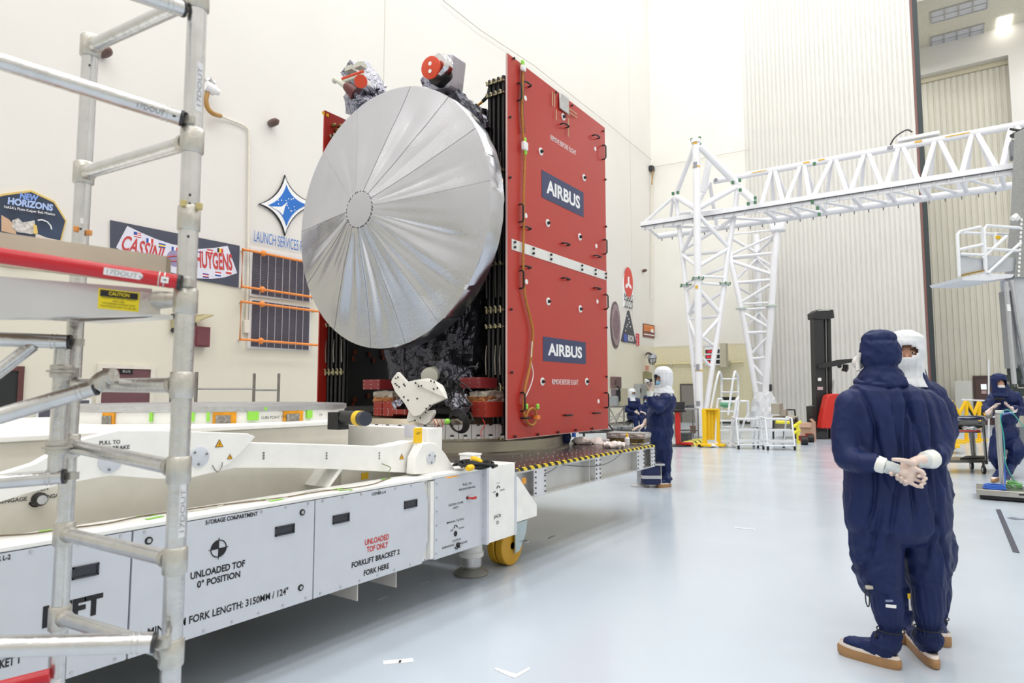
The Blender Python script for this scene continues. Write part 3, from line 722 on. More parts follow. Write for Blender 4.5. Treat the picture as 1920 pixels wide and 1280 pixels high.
for A, B in zip(rows, rows[1:]):
    for k in range(NA): m.bm.faces.new((A[k], A[(k+1) % NA], B[(k+1) % NA], B[k]))
# rim skirt and back bowl
prev = rows[-1]
for rr, y in ((DR+.006, .01), (DR+.008, .12), (DR+.0, .22), (DR-.1, .3), (DR-.4, .36), (DR-.9, .5), (.2, .55)):
    ring = m._v([DC+V((math.cos(2*PI*k/NA)*(rr+.01*noise.noise(V((k*.2, y*8, 0)))), y, math.sin(2*PI*k/NA)*(rr+.01*noise.noise(V((k*.2, y*8, 5)))))) for k in range(NA)])
    for k in range(NA): m.bm.faces.new((prev[k], prev[(k+1) % NA], ring[(k+1) % NA], ring[k]))
    prev = ring
m.bm.faces.new(prev)
dish = t.part('antenna_dish', m, M_dish, label='huge round high-gain dish under a tented silver film')
for p_ in dish.data.polygons: p_.use_smooth = True
hub = MB(); hr = []
for j in range(7):
    s = j/6; rr = hubR*1.02*s; hr.append(hub._v([DC+V((math.cos(2*PI*k/60)*rr, -DEP-.012*(1-s*s)-.006-.006*noise.noise(V((math.cos(k/9.5)*s*3, math.sin(k/9.5)*s*3, 0))), math.sin(2*PI*k/60)*rr)) for k in range(60)]))
for A, B in zip(hr[1:], hr[2:]):
    for k in range(60): hub.bm.faces.new((A[k], A[(k+1) % 60], B[(k+1) % 60], B[k]))
hub.bm.faces.new(hr[1])
hr2 = hub._v([DC+V((math.cos(2*PI*k/60)*hubR*1.03, -DEP+.02, math.sin(2*PI*k/60)*hubR*1.03)) for k in range(60)])
for k in range(60): hub.bm.faces.new((hr[-1][k], hr[-1][(k+1) % 60], hr2[(k+1) % 60], hr2[k]))
t.part('dish_hub', hub, M_dish, parent=dish)
st = MB()
for k in range(30):
    a = 2*PI*k/30+.03*(k % 3); q = DC+V((math.cos(a)*hubR*1.03, -DEP-.006, math.sin(a)*hubR*1.03)); st.obox(q, (.022, .004, .007), Matrix.Rotation(-a+R(60), 3, 'Y'))
t.parts('hub_stitch', st, mat('dark_thread', (50, 50, 58), .6), parent=dish)
for i, a in enumerate(ribs):
    pts = [DC+V((math.cos(a)*(hubR+(DR-hubR)*s), -film_y(a, s)-.002, math.sin(a)*(hubR+(DR-hubR)*s))) for s in [k/16 for k in range(17)]]
    t.part('film_seam', MB().tube(pts, .0022, 5), mat('seam_tape', (176, 175, 180), .35, .8), parent=dish)
# solar arrays folded at each side: cover plate + stack of edge tubes + inner panel
M_cover = mat('red_cover', (182, 44, 34), .36, 0, .02, 1.5, spec=.7)
M_cell = mat('array_black', (14, 14, 16), .5, 0, .3, 5)
CXR = -3.7; CY0 = 5.35; CY1 = P(1137, 500, X=CXR).y
CZ0, CZ1 = P(953, 823, X=CXR).z, P(953, 101, X=CXR).z
zf = CZ1
cov = t.part('protective_cover', MB().box((CXR-.02, CY0, CZ0), (CXR, CY1, CZ1)), M_cover, label='tall red protective cover with two dark blue name plates')
t.part('cover_edge', MB().box((CXR-.022, CY0-.006, CZ0-.006), (CXR-.002, CY0, CZ1+.006)).box((CXR-.022, CY0, CZ0-.008), (CXR-.002, CY1, CZ0)).box((CXR-.022, CY0, CZ1), (CXR-.002, CY1, CZ1+.006)), mat('cover_edge_pale', (205, 180, 176), .4), parent=cov)
def C(px, py, dx=0): return P(px, py, X=CXR+dx)
M_navy = mat('navy_plate', (52, 60, 98), .4)
for quad in (((1016, 323), (1015, 372), (1094, 405), (1094, 357)), ((1018, 631), (1018, 676), (1098, 683), (1098, 641))):
    ps = [C(*q) for q in quad]; y0 = (ps[0].y+ps[1].y)/2; y1 = (ps[2].y+ps[3].y)/2; z1 = (ps[0].z+ps[3].z)/2; z0 = (ps[1].z+ps[2].z)/2
    t.part('name_plate', MB().box((CXR, y0, z0), (CXR+.003, y1, z1)), M_navy, parent=cov)
    t.part('lettering', MB().text('AIRBUS', (CXR+.003, (y0+y1)/2, (z0+z1)/2), YA, ZA, (z1-z0)*.52, (y1-y0)*.8, .035), M_wtxt, parent=cov, smooth=None)
p0, p1 = C(1032, 257), C(1080, 287); t.part('lettering', MB().text('REMOVE BEFORE FLIGHT', (CXR, (p0.y+p1.y)/2, (p0.z+p1.z)/2), YA, ZA, .06, p1.y-p0.y, .005), M_wtxt, parent=cov, smooth=None)
p0, p1 = C(1035, 716), C(1084, 716); t.part('lettering', MB().text('REMOVE BEFORE FLIGHT', (CXR, (p0.y+p1.y)/2, (p0.z+p1.z)/2), YA, ZA, .06, p1.y-p0.y, .005), M_wtxt, parent=cov, smooth=None)
# joining strip with bolts
za, zb2 = C(960, 448).z, C(960, 468).z
st = t.part('joint_strip', MB().box((CXR, C(959, 455).y, zb2), (CXR+.006, CY1-.03, za)), mat('pale_strip', (226, 226, 222), .4), parent=cov)
m = MB()
def knob(mb, p, r=.014, l=.022):
    mb.lathe([(r*.6, 0), (r*.6, l*.5), (r, l*.5), (r, l)], p, XA, 10)
for px in (963, 998, 1031, 1089, 1114, 1136):
    y = C(px, 450).y; y = min(y, CY1-.05)
    for z in (za-.03, zb2+.03): knob(m, (CXR+.005, y, z))
for (px, py) in ((962, 110), (955, 220), (955, 333), (1041, 174), (1071, 198), (1130, 246), (1134, 337), (1135, 425), (957, 580), (958, 698), (964, 818), (1007, 814), (1045, 810), (1078, 806), (1109, 803), (1136, 614), (1136, 706)):
    q = C(px, py); q.y = min(max(q.y, CY0+.03), CY1-.02); knob(m, q)
t.parts('cover_screw', m, M_black, parent=cov)
def handle(p, u, L=.17):
    u = V(u).normalized(); a, b = p-u*L/2, p+u*L/2; o = XA*.055
    t.part('grab_handle', MB().tube([a, a+o*.7, a+o+u*.02, b+o-u*.02, b+o*.7, b], .0095, 8), M_black, parent=cov)
for px, py in ((970, 173), (973, 400), (974, 524), (976, 753), (1129, 286), (1131, 463), (1133, 566), (1134, 750)): handle(C(px, py), ZA, .19)
for px, py in ((984, 159), (1056, 236), (1115, 257), (984, 428), (1058, 458), (984, 501), (1058, 523), (1117, 541), (1062, 778), (1116, 774), (983, 783), (1117, 481)): handle(C(px, py), YA, .13)
for px, py, r in ((1056, 219, .045), (1014, 284, .045), (1095, 333, .045), (1027, 418, .045), (1087, 444, .045), (1028, 565, .045), (1088, 579, .045), (1017, 715, .045), (1100, 715, .045)):
    q = C(px, py); e = t.part('inspection_port', MB().lathe([(r, 0), (r, .004), (r*.5, .005)], q, XA, 24), M_foam, parent=cov)
    t.part('port_plug', MB().lathe([(.02, 0), (.02, .015), (.012, .03)], q+XA*.004, XA, 10), M_black, parent=cov)
for px, py in ((985, 184), (986, 404), (987, 528), (1116, 279), (1118, 461), (1120, 565), (1122, 752)):
    q = C(px, py); t.part('label_dot', MB().lathe([(.028, 0), (.028, .003)], q, XA, 20), M_foam, parent=cov)
# clear pouch and taped tubes at the top
q = C(1055, 190); t.part('foil_pouch', MB().obox(q+V((.02, 0, -.03)), (.02, .22, .2)), mat('clear_pouch', (200, 198, 196), .15, .4, .1, 8, .5, 20), parent=cov, bevel=.01)
m = MB()
for a, b in (((1036, 172), (1036, 198)), ((1040, 174), (1040, 200)), ((1067, 203), (1082, 214)), ((1067, 210), (1082, 220)), ((1050, 200), (1068, 216)), ((1043, 205), (1043, 225)), ((1066, 222), (1066, 256))): m.tube([C(*a, .02), C(*b, .02)], .005, 6)
t.parts('vent_tube', m, mat('pale_green_tube', (205, 200, 150), .4), parent=cov)
# hanging harness
pts = [C(x, y, .035) for x, y in ((981, 120), (980, 160), (979, 210), (982, 262), (984, 300), (982, 360), (982, 420), (981, 500), (984, 550), (994, 595), (999, 620), (998, 650), (993, 690), (984, 730), (982, 770), (988, 790), (996, 797), (1003, 792), (1005, 775), (999, 765), (990, 771), (986, 783))]
t.part('harness', MB().tube(smooth_path(pts, 5), .014, 8), mat('amber_harness', (176, 116, 40), .4, 0, .2, 40), parent=cov)
pts = [C(x, y, .03) for x, y in ((981, 125), (980, 160), (979, 210), (982, 250))]
t.part('harness_sleeve', MB().tube(smooth_path(pts, 4), .018, 8), M_dsteel, parent=cov)
pts = [C(x, y, .04) for x, y in ((998, 640), (996, 675), (1000, 700), (996, 720), (985, 745))]
t.part('white_lead', MB().tube(smooth_path(pts, 4), .006, 6), M_foam, parent=cov)
m = MB()
for px, py in ((980, 118), (984, 263), (985, 285), (987, 762), (1008, 762)): m.obox(C(px, py, .04), (.03, .04, .06))
t.parts('green_tape_wrap', m, M_green, parent=cov, bevel=.01)
t.parts('white_tape_wrap', MB().obox(C(981, 128, .045), (.04, .07, .06)).obox(C(984, 274, .045), (.045, .08, .09)), M_foam, parent=cov, bevel=.01)
t.part('connector_cap', MB().obox(C(1007, 782, .04), (.04, .07, .04)), M_orange, parent=cov)
# stacks of dark edge tubes
M_tube = mat('array_edge', (20, 20, 22), .35, 0, .2, 6)
M_brass = mat('hinge_metal', (178, 170, 140), .35, .8, .2, 20)
def stack(xs, y, z0, z1, par_name):
    for i, x in enumerate(xs):
        o = t.part('array_panel', MB().box((x-.022, y, z0+(.02*i if False else 0)), (x+.022, y+2.1, z1)), M_cell)
        t.part('edge_tube', MB().tube([(x, y-.01, z0), (x, y-.01, z1)], .024, 12), M_tube, parent=o)
    zs = [z0+(z1-z0)*f for f in (.985, .95, .73, .47, .345, .30, .135, .0)]
    for z, sc in zip(zs, (.6, .6, 1, .5, 1.1, .6, 1.2, .5)):
        m = MB()
        m.box((xs[0]-.03, y-.05, z-.012*sc), (xs[-1]+.03, y-.03, z+.012*sc))
        for x in xs: m.cyl((x, y-.06, z-.03*sc), (x, y-.06, z+.03*sc), .012, n=8).ell((x-.012, y-.06, z+.034*sc), .014, 8, 6)
        t.part('hinge_bracket', m, M_brass)
    for f0, f1 in ((.78, .68), (.56, .38), (.25, .17)):
        m = MB()
        for x in (xs[0], xs[len(xs)//2], xs[-1]):
            m.tube([(x-.01, y-.05, z0+(z1-z0)*f0), (x-.014, y-.055, z0+(z1-z0)*(f0*.5+f1*.5)), (x-.01, y-.05, z0+(z1-z0)*f1)], [.005, .009, .009], 6)
        t.parts('release_rod', m, mat('rod_steel', (150, 150, 140), .3, .8))
    m = MB()
    for f in (.70,): m.box((xs[0]-.02, y-.04, z0+(z1-z0)*f-.012), (xs[-1]+.02, y-.034, z0+(z1-z0)*f+.012))
    t.part('amber_strip', m, M_amber)
sz1 = P(935, 147, Y=5.6).z; sz0 = P(935, 822, Y=5.6).z
stack([P(px, 500, Y=5.6).x for px in (919, 927, 936, 945)], 5.6, sz0, sz1, 'r')
stack([P(px, 700, Y=5.6).x for px in (617, 624, 632, 640, 647)], 5.6, 1.25, sz1, 'l')
# inner face of the left array with gold fittings
xi = P(650, 700, Y=5.6).x
ip = t.part('array_inner_panel', MB().box((xi-.01, 5.6, 1.2), (xi+.02, 7.7, 4.75)), mat('array_back_black', (9, 9, 11), .6, 0, .2, 4))
m = MB()
for px, py in ((662, 672), (665, 660), (718, 670), (716, 660), (744, 675), (664, 750), (661, 760), (700, 676), (692, 664), (672, 642), (690, 742), (705, 785), (666, 748)):
    q = P(px, py, X=xi+.025); m.box(q+V((0, -.02, -.03)), q+V((.012, .02, .03)))
t.parts('gold_fitting', m, mat('copper_fitting', (120, 52, 28), .4, .5), parent=ip)
# left cover seen from its inner side
XL = P(597, 700, Y=CY0+.1).x
lc = t.part('protective_cover', MB().box((XL-.02, CY0+.1, P(597, 757, Y=CY0+.1).z-.3), (XL, CY0+2.3, P(602, 209, Y=CY0+.1).z)), M_cover, label='red protective cover at the far left behind the dish')
m = MB()
for px, py in ((634, 238), (628, 246), (640, 250), (622, 236), (636, 260), (630, 256)):
    q = P(px, py, X=XL); m.ell(q+XA*.04, (.05, .03, .03), 8, 6)
t.parts('cover_fitting', m, mat('gold_fitting_top', (130, 105, 60), .4, .6), parent=lc)
for px, py in ((606, 212), (614, 216)):
    q = P(px, py, X=XL); t.part('yellow_marker', MB().box(q+V((0, -.02, -.02)), q+V((.006, .02, .02))), M_yellow, parent=lc)
# ---- sensors on booms above the dish
def Q(px, py, y=5.7): return P(px, py, Y=y)
m = MB().tube([Q(664, 218, 5.5), Q(672, 195, 5.5), Q(683, 178, 5.5)], [.1, .2, .2], 10).tube([Q(700, 205, 5.9), Q(716, 180, 5.9), Q(690, 150, 5.9)], [.25, .12, .1], 10)
crumple(m, .03, 6, 3)
sm = t.part('left_sensor_mast', m, M_sfoil, smooth=None)
m = MB().obox(Q(683, 150, 5.7), (.22, .45, .42), Euler((R(30), R(-25), 0)).to_matrix()); crumple(m, .02, 8, 6)
t.part('sensor_box', m, M_sfoil, parent=sm, smooth=None)
a, b = Q(677, 153, 5.25), Q(694, 166, 5.7)
t.part('star_tracker_tube', MB().cyl(a, b, .075, n=24), M_chrome, parent=sm); u = (a-b).normalized()
t.part('star_tracker_cap', MB().cyl(a, a+u*.025, .08, n=24), mat('orange_red_cap', (214, 72, 40), .4), parent=sm)
t.part('red_guard_bar', MB().tube([Q(642, 148, 5.3), Q(681, 134, 5.3)], .02, 8), mat('orange_red_cap', (214, 72, 40), .4), parent=sm)
t.part('thruster_bar', MB().tube([Q(644, 153, 5.3), Q(682, 140, 5.3)], .022, 8).box(Q(658, 130, 5.4)-V((.06, .05, .03)), Q(658, 130, 5.4)+V((.06, .05, .03))).box(Q(676, 124, 5.4)-V((.06, .05, .03)), Q(676, 124, 5.4)+V((.06, .05, .03))), mat('pale_fitting', (205, 205, 192), .4, .2), parent=sm)
t.part('thruster_nozzle', MB().tube([Q(628, 150, 5.3), Q(633, 152, 5.3), Q(646, 160, 5.3), Q(650, 162, 5.3)], [.045, .025, .04, .05], 12), mat('pale_fitting', (205, 205, 192), .4, .2), parent=sm)
t.part('nozzle_mount', MB().tube([Q(650, 162, 5.3), Q(655, 166, 5.3), Q(668, 176, 5.35)], [.055, .07, .1], 12), mat('dark_red_foil', (96, 34, 36), .4), parent=sm)
m = MB().tube([Q(826, 152, 5.4), Q(824, 168, 5.4), Q(832, 182, 5.4), Q(846, 196, 5.5)], [.2, .19, .15, .09], 14); crumple(m, .03, 7, 3)
rm = t.part('right_sensor_mast', m, M_sfoil, smooth=None)
m = MB().tube([Q(848, 176, 5.35), Q(870, 196, 5.4), Q(893, 220, 5.45), Q(905, 245, 5.5)], [.09, .08, .08, .1], 12); crumple(m, .02, 8, 3)
t.part('boom_sleeve', m, M_bfoil, parent=rm, smooth=None)
m = MB().tube([Q(840, 186, 5.3), Q(858, 206, 5.3), Q(885, 238, 5.3)], .04, 10); crumple(m, .02, 8, 3)
t.part('boom_strut', m, M_bfoil, parent=rm, smooth=None)
m = MB().obox(Q(902, 262, 5.6), (.2, .3, .5)); crumple(m, .05, 6, 8)
t.part('boom_root_blanket', m, M_sfoil, parent=rm, smooth=None)
m = MB().obox(Q(842, 142, 5.3), (.26, .26, .38), Euler((0, R(8), 0)).to_matrix()); 
t.part('camera_housing', m, mat('grey_blanket', (176, 172, 180), .3, .4, .05, 8, .3, 12), parent=rm, bevel=.03)
m = MB().lathe([(.125, 0), (.125, .1), (.1, .16)], Q(819, 137, 5.08), YA, 28)
t.part('camera_collar', m, M_black, parent=rm)
q = Q(810, 128, 5.0)
u = (EYE-q); u.z = 0; u = V((.1, -1, -.1)).normalized()
t.part('camera_hood', MB().lathe([(.11, 0), (.13, .04), (.13, .12), (.05, .14)], q+V((.04, .03, .05)), YA, 28), M_chrome, parent=rm)
cp = t.part('lens_cover', MB().lathe([(.108, 0), (.12, .01), (.12, .03), (.108, .035)], q, u, 32), mat('orange_red_cap', (206, 82, 58), .45), parent=rm)
m = MB(); side = V((0, 0, 1)).cross(u)
for dz, r in ((.04, .022), (-.045, .022)): m.lathe([(r, 0), (r, .004)], q+u*.035+V((0, 0, dz)), u, 6 if dz < 0 else 16)
t.parts('cover_mark', m, M_wtxt, parent=rm)
t.part('camera_shade', MB().tube([Q(822, 108, 5.5), Q(835, 112, 5.6), Q(840, 122, 5.6)], [.05, .07, .04], 8), M_black, parent=rm)
# small pipes by the boom root
t.part('amber_pipe', MB().tube([Q(872, 205, 5.8), Q(880, 210, 5.8), Q(886, 200, 5.8)], .012, 6).tube([Q(893, 200, 5.8), Q(903, 192, 5.8), Q(913, 182, 5.8)], .015, 6), M_amber)
t.part('hinge_arm', MB().tube([Q(905, 190, 5.6), Q(915, 180, 5.6), Q(918, 165, 5.6)], .02, 8), M_black)
# ---- lower equipment
m = MB()
plate = [(745, 697), (762, 716), (780, 712), (800, 709), (815, 715), (826, 722), (832, 735), (835, 747), (820, 754), (806, 760), (795, 771), (788, 778), (775, 781), (766, 770), (757, 754), (741, 735), (733, 716), (735, 710)]
YP = 4.75
wpl = t.part('radar_bracket', MB().prism([P(x, y, Y=YP) for x, y in plate], (0, .04, 0)), mat('white_bracket', (242, 240, 234), .4), bevel=.004)
p2 = [(768, 762), (790, 772), (812, 768), (813, 775), (806, 790), (797, 796), (783, 792), (775, 788), (764, 792), (762, 786)]
t.part('bracket_tail', MB().prism([P(x, y, Y=YP+.05) for x, y in p2], (0, .04, 0)), mat('white_bracket', (242, 240, 234), .4), parent=wpl, bevel=.003)
p3 = [(775, 712), (815, 715), (836, 746), (826, 742), (790, 725)]
t.part('bracket_flange', MB().prism([P(x, y, Y=YP-.03) for x, y in p3], (0, .03, 0)), mat('white_bracket', (242, 240, 234), .4), parent=wpl, bevel=.003)
m = MB()
for x, y in ((742, 709), (746, 707), (741, 719), (744, 722), (748, 725), (757, 720), (759, 723), (779, 718), (785, 724), (790, 723), (808, 714), (814, 716), (757, 744), (765, 750), (782, 747), (799, 766), (806, 760), (798, 773), (788, 783), (778, 788), (813, 729), (820, 727)):
    q = P(x, y, Y=YP-.004 if not (775 < x and y < 745) else YP-.034); m.obox(q, (.018, .006, .012), Euler((0, random.random()*3, 0)).to_matrix())
t.parts('slot', m, M_ink, parent=wpl)
M_rbox = mat('red_cover_box', (158, 48, 36), .45); M_rbox2 = mat('dark_red_box', (128, 40, 44), .45)
def rbox(x0, y0, x1, y1, Y, dep, m=M_rbox):
    a, b = P(x0, y1, Y=Y), P(x1, y0, Y=Y); o = t.part('red_cover_box', MB().box((a.x, Y, a.z), (b.x, Y+dep, b.z)), m, bevel=.004)
    mm = MB()
    for fx in (.08, .5, .92):
        for fz in (.1, .5, .9): q = V((a.x+(b.x-a.x)*fx, Y, a.z+(b.z-a.z)*fz)); mm.cyl(q, q-YA*.004, .006, n=6)
    t.parts('box_screw', mm, M_alu, parent=o)
rbox(680, 711, 712, 730, 5.0, .3, M_rbox2); rbox(700, 752, 716, 779, 5.1, .3); rbox(717, 752, 738, 780, 5.08, .3)
rbox(862, 707, 900, 728, 5.2, .3, M_rbox2); rbox(883, 753, 911, 782, 5.2, .3); rbox(726, 768, 762, 776, 5.0, .1)
for x0, x1, Y in ((700, 736, 5.15), (880, 912, 5.25)):
    a, b = P(x0, 752, Y=Y), P(x1, 733, Y=Y)
    t.part('foil_block', crumple(MB().box((a.x, Y, a.z), (b.x, Y+.3, b.z)), .012, 14, 6), mat('pale_foil', (198, 190, 178), .3, .5, .1, 20, .5, 30), smooth=None)
    t.part('copper_foil_rim', crumple(MB().box((a.x, Y-.01, a.z-.01), (b.x, Y+.3, a.z+.05)), .01, 20, 5), mat('copper_foil', (190, 130, 80), .3, .7, .2, 20, .6, 40), smooth=None)
m = crumple(MB().tube([P(800, 700, Y=5.4), P(840, 700, Y=5.4), P(860, 730, Y=5.4), P(855, 760, Y=5.3)], [.12, .2, .22, .15], 14), .05, 7, 4)
t.part('instrument_blanket', m, M_bfoil, smooth=None)
m = crumple(MB().tube([P(842, 745, Y=5.1), P(860, 755, Y=5.1), P(872, 770, Y=5.1)], [.06, .11, .1], 12), .03, 9, 3)
t.part('foil_bundle', m, M_sfoil, smooth=None)
m = crumple(MB().tube([P(745, 755, Y=5.15), P(755, 765, Y=5.15)], [.08, .07], 12), .03, 9, 4)
t.part('foil_bundle', m, M_sfoil, smooth=None)
t.part('camera_barrel', MB().cyl(P(805, 705, Y=5.05), P(818, 700, Y=5.4), .09, n=24), mat('pale_fitting', (205, 205, 192), .4, .2))
t.part('camera_barrel', MB().cyl(P(836, 722, Y=5.1), P(850, 715, Y=5.5), .07, n=24), M_dsteel)
m = MB()
random.seed(3)
for k in range(16):
    x0, y0 = random.uniform(820, 870), random.uniform(715, 790); p_ = [P(x0, y0, Y=5.0)]
    for j in range(4): p_.append(p_[-1]+V((random.uniform(-.12, .12), random.uniform(-.05, .05), random.uniform(-.12, .1))))
    m.tube(smooth_path(p_, 4), .009, 6)
t.parts('wire', m, M_black)
c = P(856, 793, Y=4.86); m = MB()
for k in range(5): m.torus(c+V((0, .01*k, .004*k)), .085+.008*k, .008, (0, 1, .3), 28, 6)
t.part('coiled_lead', m, M_black)
t.part('green_tape_piece', MB().ell(P(839, 790, Y=4.8), .03, 8, 6), M_green)
m = MB()
for px in (812, 818, 826, 905): q = P(px, 785, Y=4.82); m.tube(smooth_path([q, q+V((.02, .01, -.06)), q+V((-.02, 0, -.12)), q+V((0, 0, -.17))], 4), .004, 5)
t.parts('red_lead', m, M_red)
t.part('underframe', MB().box((-6.15, 5.3, 1.27), (-4.2, 7.2, 1.33)), M_black)
# ================================================================ foreground aluminium scaffold
M_tubeal = mat('scaffold_aluminium', (206, 206, 206), .27, .95, .08, 14, .12, 50)
M_cast = mat('cast_coupler', (198, 195, 188), .36, .9, .1, 30, .2, 60)
DA, DB = 1.72, 2.12
t = T('scaffold_tower', 'aluminium scaffold tower close at the left edge with a red-tubed work platform', 'scaffold', (P(330, 1270, d=DA).x, P(330, 1270, d=DA).y, 0))
def D(px, py, d): return P(px, py, d=d)
A0 = D(345, 640, DA); B0 = D(140, 640, DB); r = .025
def on(base, z): return V((base.x, base.y, z))
def za(py, base, d):    # height on a post for a pixel row
    return P(960+0, py, d=d).z
def zAt(base, py):
    lo, hi = -1.0, 4.0
    for _ in range(40):
        mid = (lo+hi)/2; l = CR.transposed() @ (on(base, mid)-EYE); y = 640-F*l.y/-l.z
        if y > py: lo = mid
        else: hi = mid
    return lo
zA = lambda py: zAt(A0, py)
zB = lambda py: zAt(B0, py)
topA, topB = zA(-150), zB(70)
t.part('upright', MB().cyl(on(A0, 0), on(A0, topA), r, n=28), M_tubeal)
t.part('upright', MB().cyl(on(B0, 0), on(B0, topB), r*.98, n=28), M_tubeal)
for b in (A0, B0):   # castors under the posts, out of frame
    t.part('base_foot', MB().lathe([(.06, 0), (.06, .02), (.03, .03), (.03, .1)], on(b, 0), n=20), M_cast)
def collar(base, py, f, h=.075, rr=.031, dark=False):
    z = f(py); return t.part('joint_collar', MB().lathe([(rr-.003, -h/2), (rr, -h/2+.004), (rr, h/2-.004), (rr-.003, h/2)], on(base, z), n=28), M_dsteel if dark else M_cast)
for py in (-2, 265, 410, 565, 722, 880, 1050, 1222): collar(A0, py, zA, rr=.0305 if py != 410 else .029, h=.07)
for py in (88, 325, 835, 1000, 1157): collar(B0, py, zB, rr=.0315)
def rung(pa, pb, rr=.021, trim=.03):
    a, b = on(A0, zA(pa)), on(B0, zB(pb)); u = (b-a).normalized()
    t.part('rung', MB().cyl(a+u*trim, b-u*trim, rr, n=24), M_tubeal)
    m = MB()
    for q, s in ((a, 1), (b, -1)): m.lathe([(rr+.004, trim*s), (rr+.005, (trim+.014)*s), (rr, (trim+.03)*s)], q, u, 24)
    t.parts('weld', m, M_cast)
for pa, pb in ((-5, 88), (265, 325), (722, 722), (878, 835), (1050, 1000), (1222, 1157)): rung(pa, pb)
# long braces with hook ends
def brace(p0, d0, p1, d1, rr=.021, m=M_tubeal, name='brace_tube', tip=True):
    a, b = D(*p0, d0), D(*p1, d1); o = t.part(name, MB().cyl(a, b, rr, n=28), m)
    if tip:
        u = (b-a).normalized()
        t.part('hook_end', MB().cyl(b, b+u*.008, rr*1.03, n=24), M_dsteel, parent=o)
        t.part('hook_jaw', MB().obox(b+u*.024, (.03, .022, .022), Matrix.Rotation(YAW, 3, 'Z')), M_cast, parent=o)
        t.part('end_ring', MB().torus(b-u*.03, rr, .0018, u, 24, 6).torus(b-u*.042, rr, .0018, u, 24, 6), M_tubeal, parent=o)
    return o
b1 = brace((-120, 78), 1.45, (338, 221), 1.69)
b2 = brace((150, -48), 1.50, (340, 16), 1.69)
p = D(278, 196, 1.62)
def tube_text(s, c, u, w, h, par, m=M_ink, off=.0225, bold=.0):
    nrm = (EYE-c); nrm -= u*nrm.dot(u); nrm.normalize(); up = nrm.cross(u)
    t.part('lettering', MB().text(s, c+nrm*off, u, up, h, w, bold, 0, .001), m, parent=par, smooth=None); return nrm, up
a, b = D(-120, 78, 1.45), D(338, 221, 1.69); u = (b-a).normalized()
c = a+(b-a)*((278+120)/458.); M_gtxt = mat('grey_lettering', (150, 150, 152), .6)
tube_text('17DOUT', c, u, .065, .015, b1, M_gtxt); tube_text('◄'.replace('◄', '-'), c+u*.055, u, .008, .005, b1)
# vertical lettering on the front post
def post_text(py, par=None, w=.11):
    c = on(A0, zA(py)); n_ = (EYE-c); n_.z = 0; n_.normalize(); sd = n_.cross(ZA)
    n2 = (n_-sd*.55).normalized()
    t.part('label_strip', MB().obox(c+n2*.0245, (.016, .0022, w*1.25), Matrix.Rotation(math.atan2(n2.y, n2.x)+PI/2, 3, 'Z')), mat('label_white', (226, 226, 230), .4))
    t.part('lettering', MB().text('17DOUT', c+n2*.0262, ZA, ZA.cross(n2)*-1 if False else n2.cross(ZA), .012, w, 0, 0, .0008), M_gtxt, smooth=None)
post_text(167); post_text(955)
# spring pins and yellow clips
def clip(base, f, py, mcol, dx):
    c = on(base, f(py)); n_ = (EYE-c); n_.z = 0; n_.normalize(); sd = ZA.cross(n_)
    t.part('locking_clip', MB().obox(c+sd*dx+n_*.024, (.014, .014, .018), Matrix.Rotation(YAW, 3, 'Z')), mcol, bevel=.002)
    return c, n_
M_tan = mat('tan_clip', (196, 180, 120), .5); M_or = mat('orange_clip', (222, 150, 80), .5)
clip(A0, zA, 387, M_tan, -.014); clip(A0, zA, 389, M_tan, .024); clip(B0, zB, 433, M_or, -.012); clip(B0, zB, 437, M_or, .024)
m = MB()
for base, f, pys in ((A0, zA, (17, 226, 370, 386, 447, 526)), (B0, zB, (432, 128))):
    for py in pys: c = on(base, f(py)); n_ = (EYE-c); n_.z = 0; n_.normalize(); m.cyl(c+n_*.024, c+n_*.027, .0035, n=10)
t.parts('pin_hole', m, M_black)
for base, f, py, ch in ((A0, zA, 526, 1), (B0, zB, 417, 1)):
    c = on(base, f(py)); n_ = (EYE-c); n_.z = 0; n_.normalize()
    t.part('arrow_label', MB().obox(c+n_*.0255, (.014, .0015, .018), Matrix.Rotation(YAW, 3, 'Z')), M_foam)
# red guard tube, toe board and platform
red = brace((-160, 455), 1.46, (332, 528), 1.69, .0195, mat('red_tube', (196, 30, 42), .22), 'red_tube')
a, b = D(-160, 455, 1.46), D(332, 528, 1.69); u = (b-a).normalized()
c = a+(b-a)*((220+160)/492.); n_ = EYE-c; n_ -= u*n_.dot(u); n_.normalize(); up = n_.cross(u)
rotm = Matrix((u, n_, up)).transposed()
t.part('tube_label', MB().obox(c+n_*.0195, (.082, .004, .018), rotm), M_foam, parent=red)
t.part('lettering', MB().text('17DOUT', c+n_*.0222, u, up, .012, .068), M_gtxt, parent=red)
c2 = a+(b-a)*((258+160)/492.); t.part('rivet', MB().ell(c2+n_*.0195, .006, 10, 6), M_alu, parent=red)
c2 = a+(b-a)*((307+160)/492.); t.part('tube_label', MB().obox(c2+n_*.0195, (.018, .004, .016), rotm), M_foam, parent=red)
t.part('arrow_mark', MB().obox(c2+n_*.022, (.007, .001, .003), rotm), M_ink, parent=red)
# toe board
q0, q1 = D(-160, 412, 1.53), D(318, 482, 1.80); hgt = D(318, 482, 1.80).z-D(318, 525, 1.80).z
q1 = D(312, 480, 1.76)
dn = V((0, 0, -.085)); bk = (q1-q0).cross(ZA).normalized()*-.018
t.part('toe_board', MB().prism([q0, q1, q1+dn, q0+dn], bk), mat('worn_plywood', (196, 186, 166), .6, 0, .08, 5))
q2 = D(320, 487, 1.76)
t.part('toe_board_end', MB().prism([q1, q2, q2+dn*.9, q1+dn], bk*1.5), mat('worn_plywood_end', (150, 140, 120), .6))
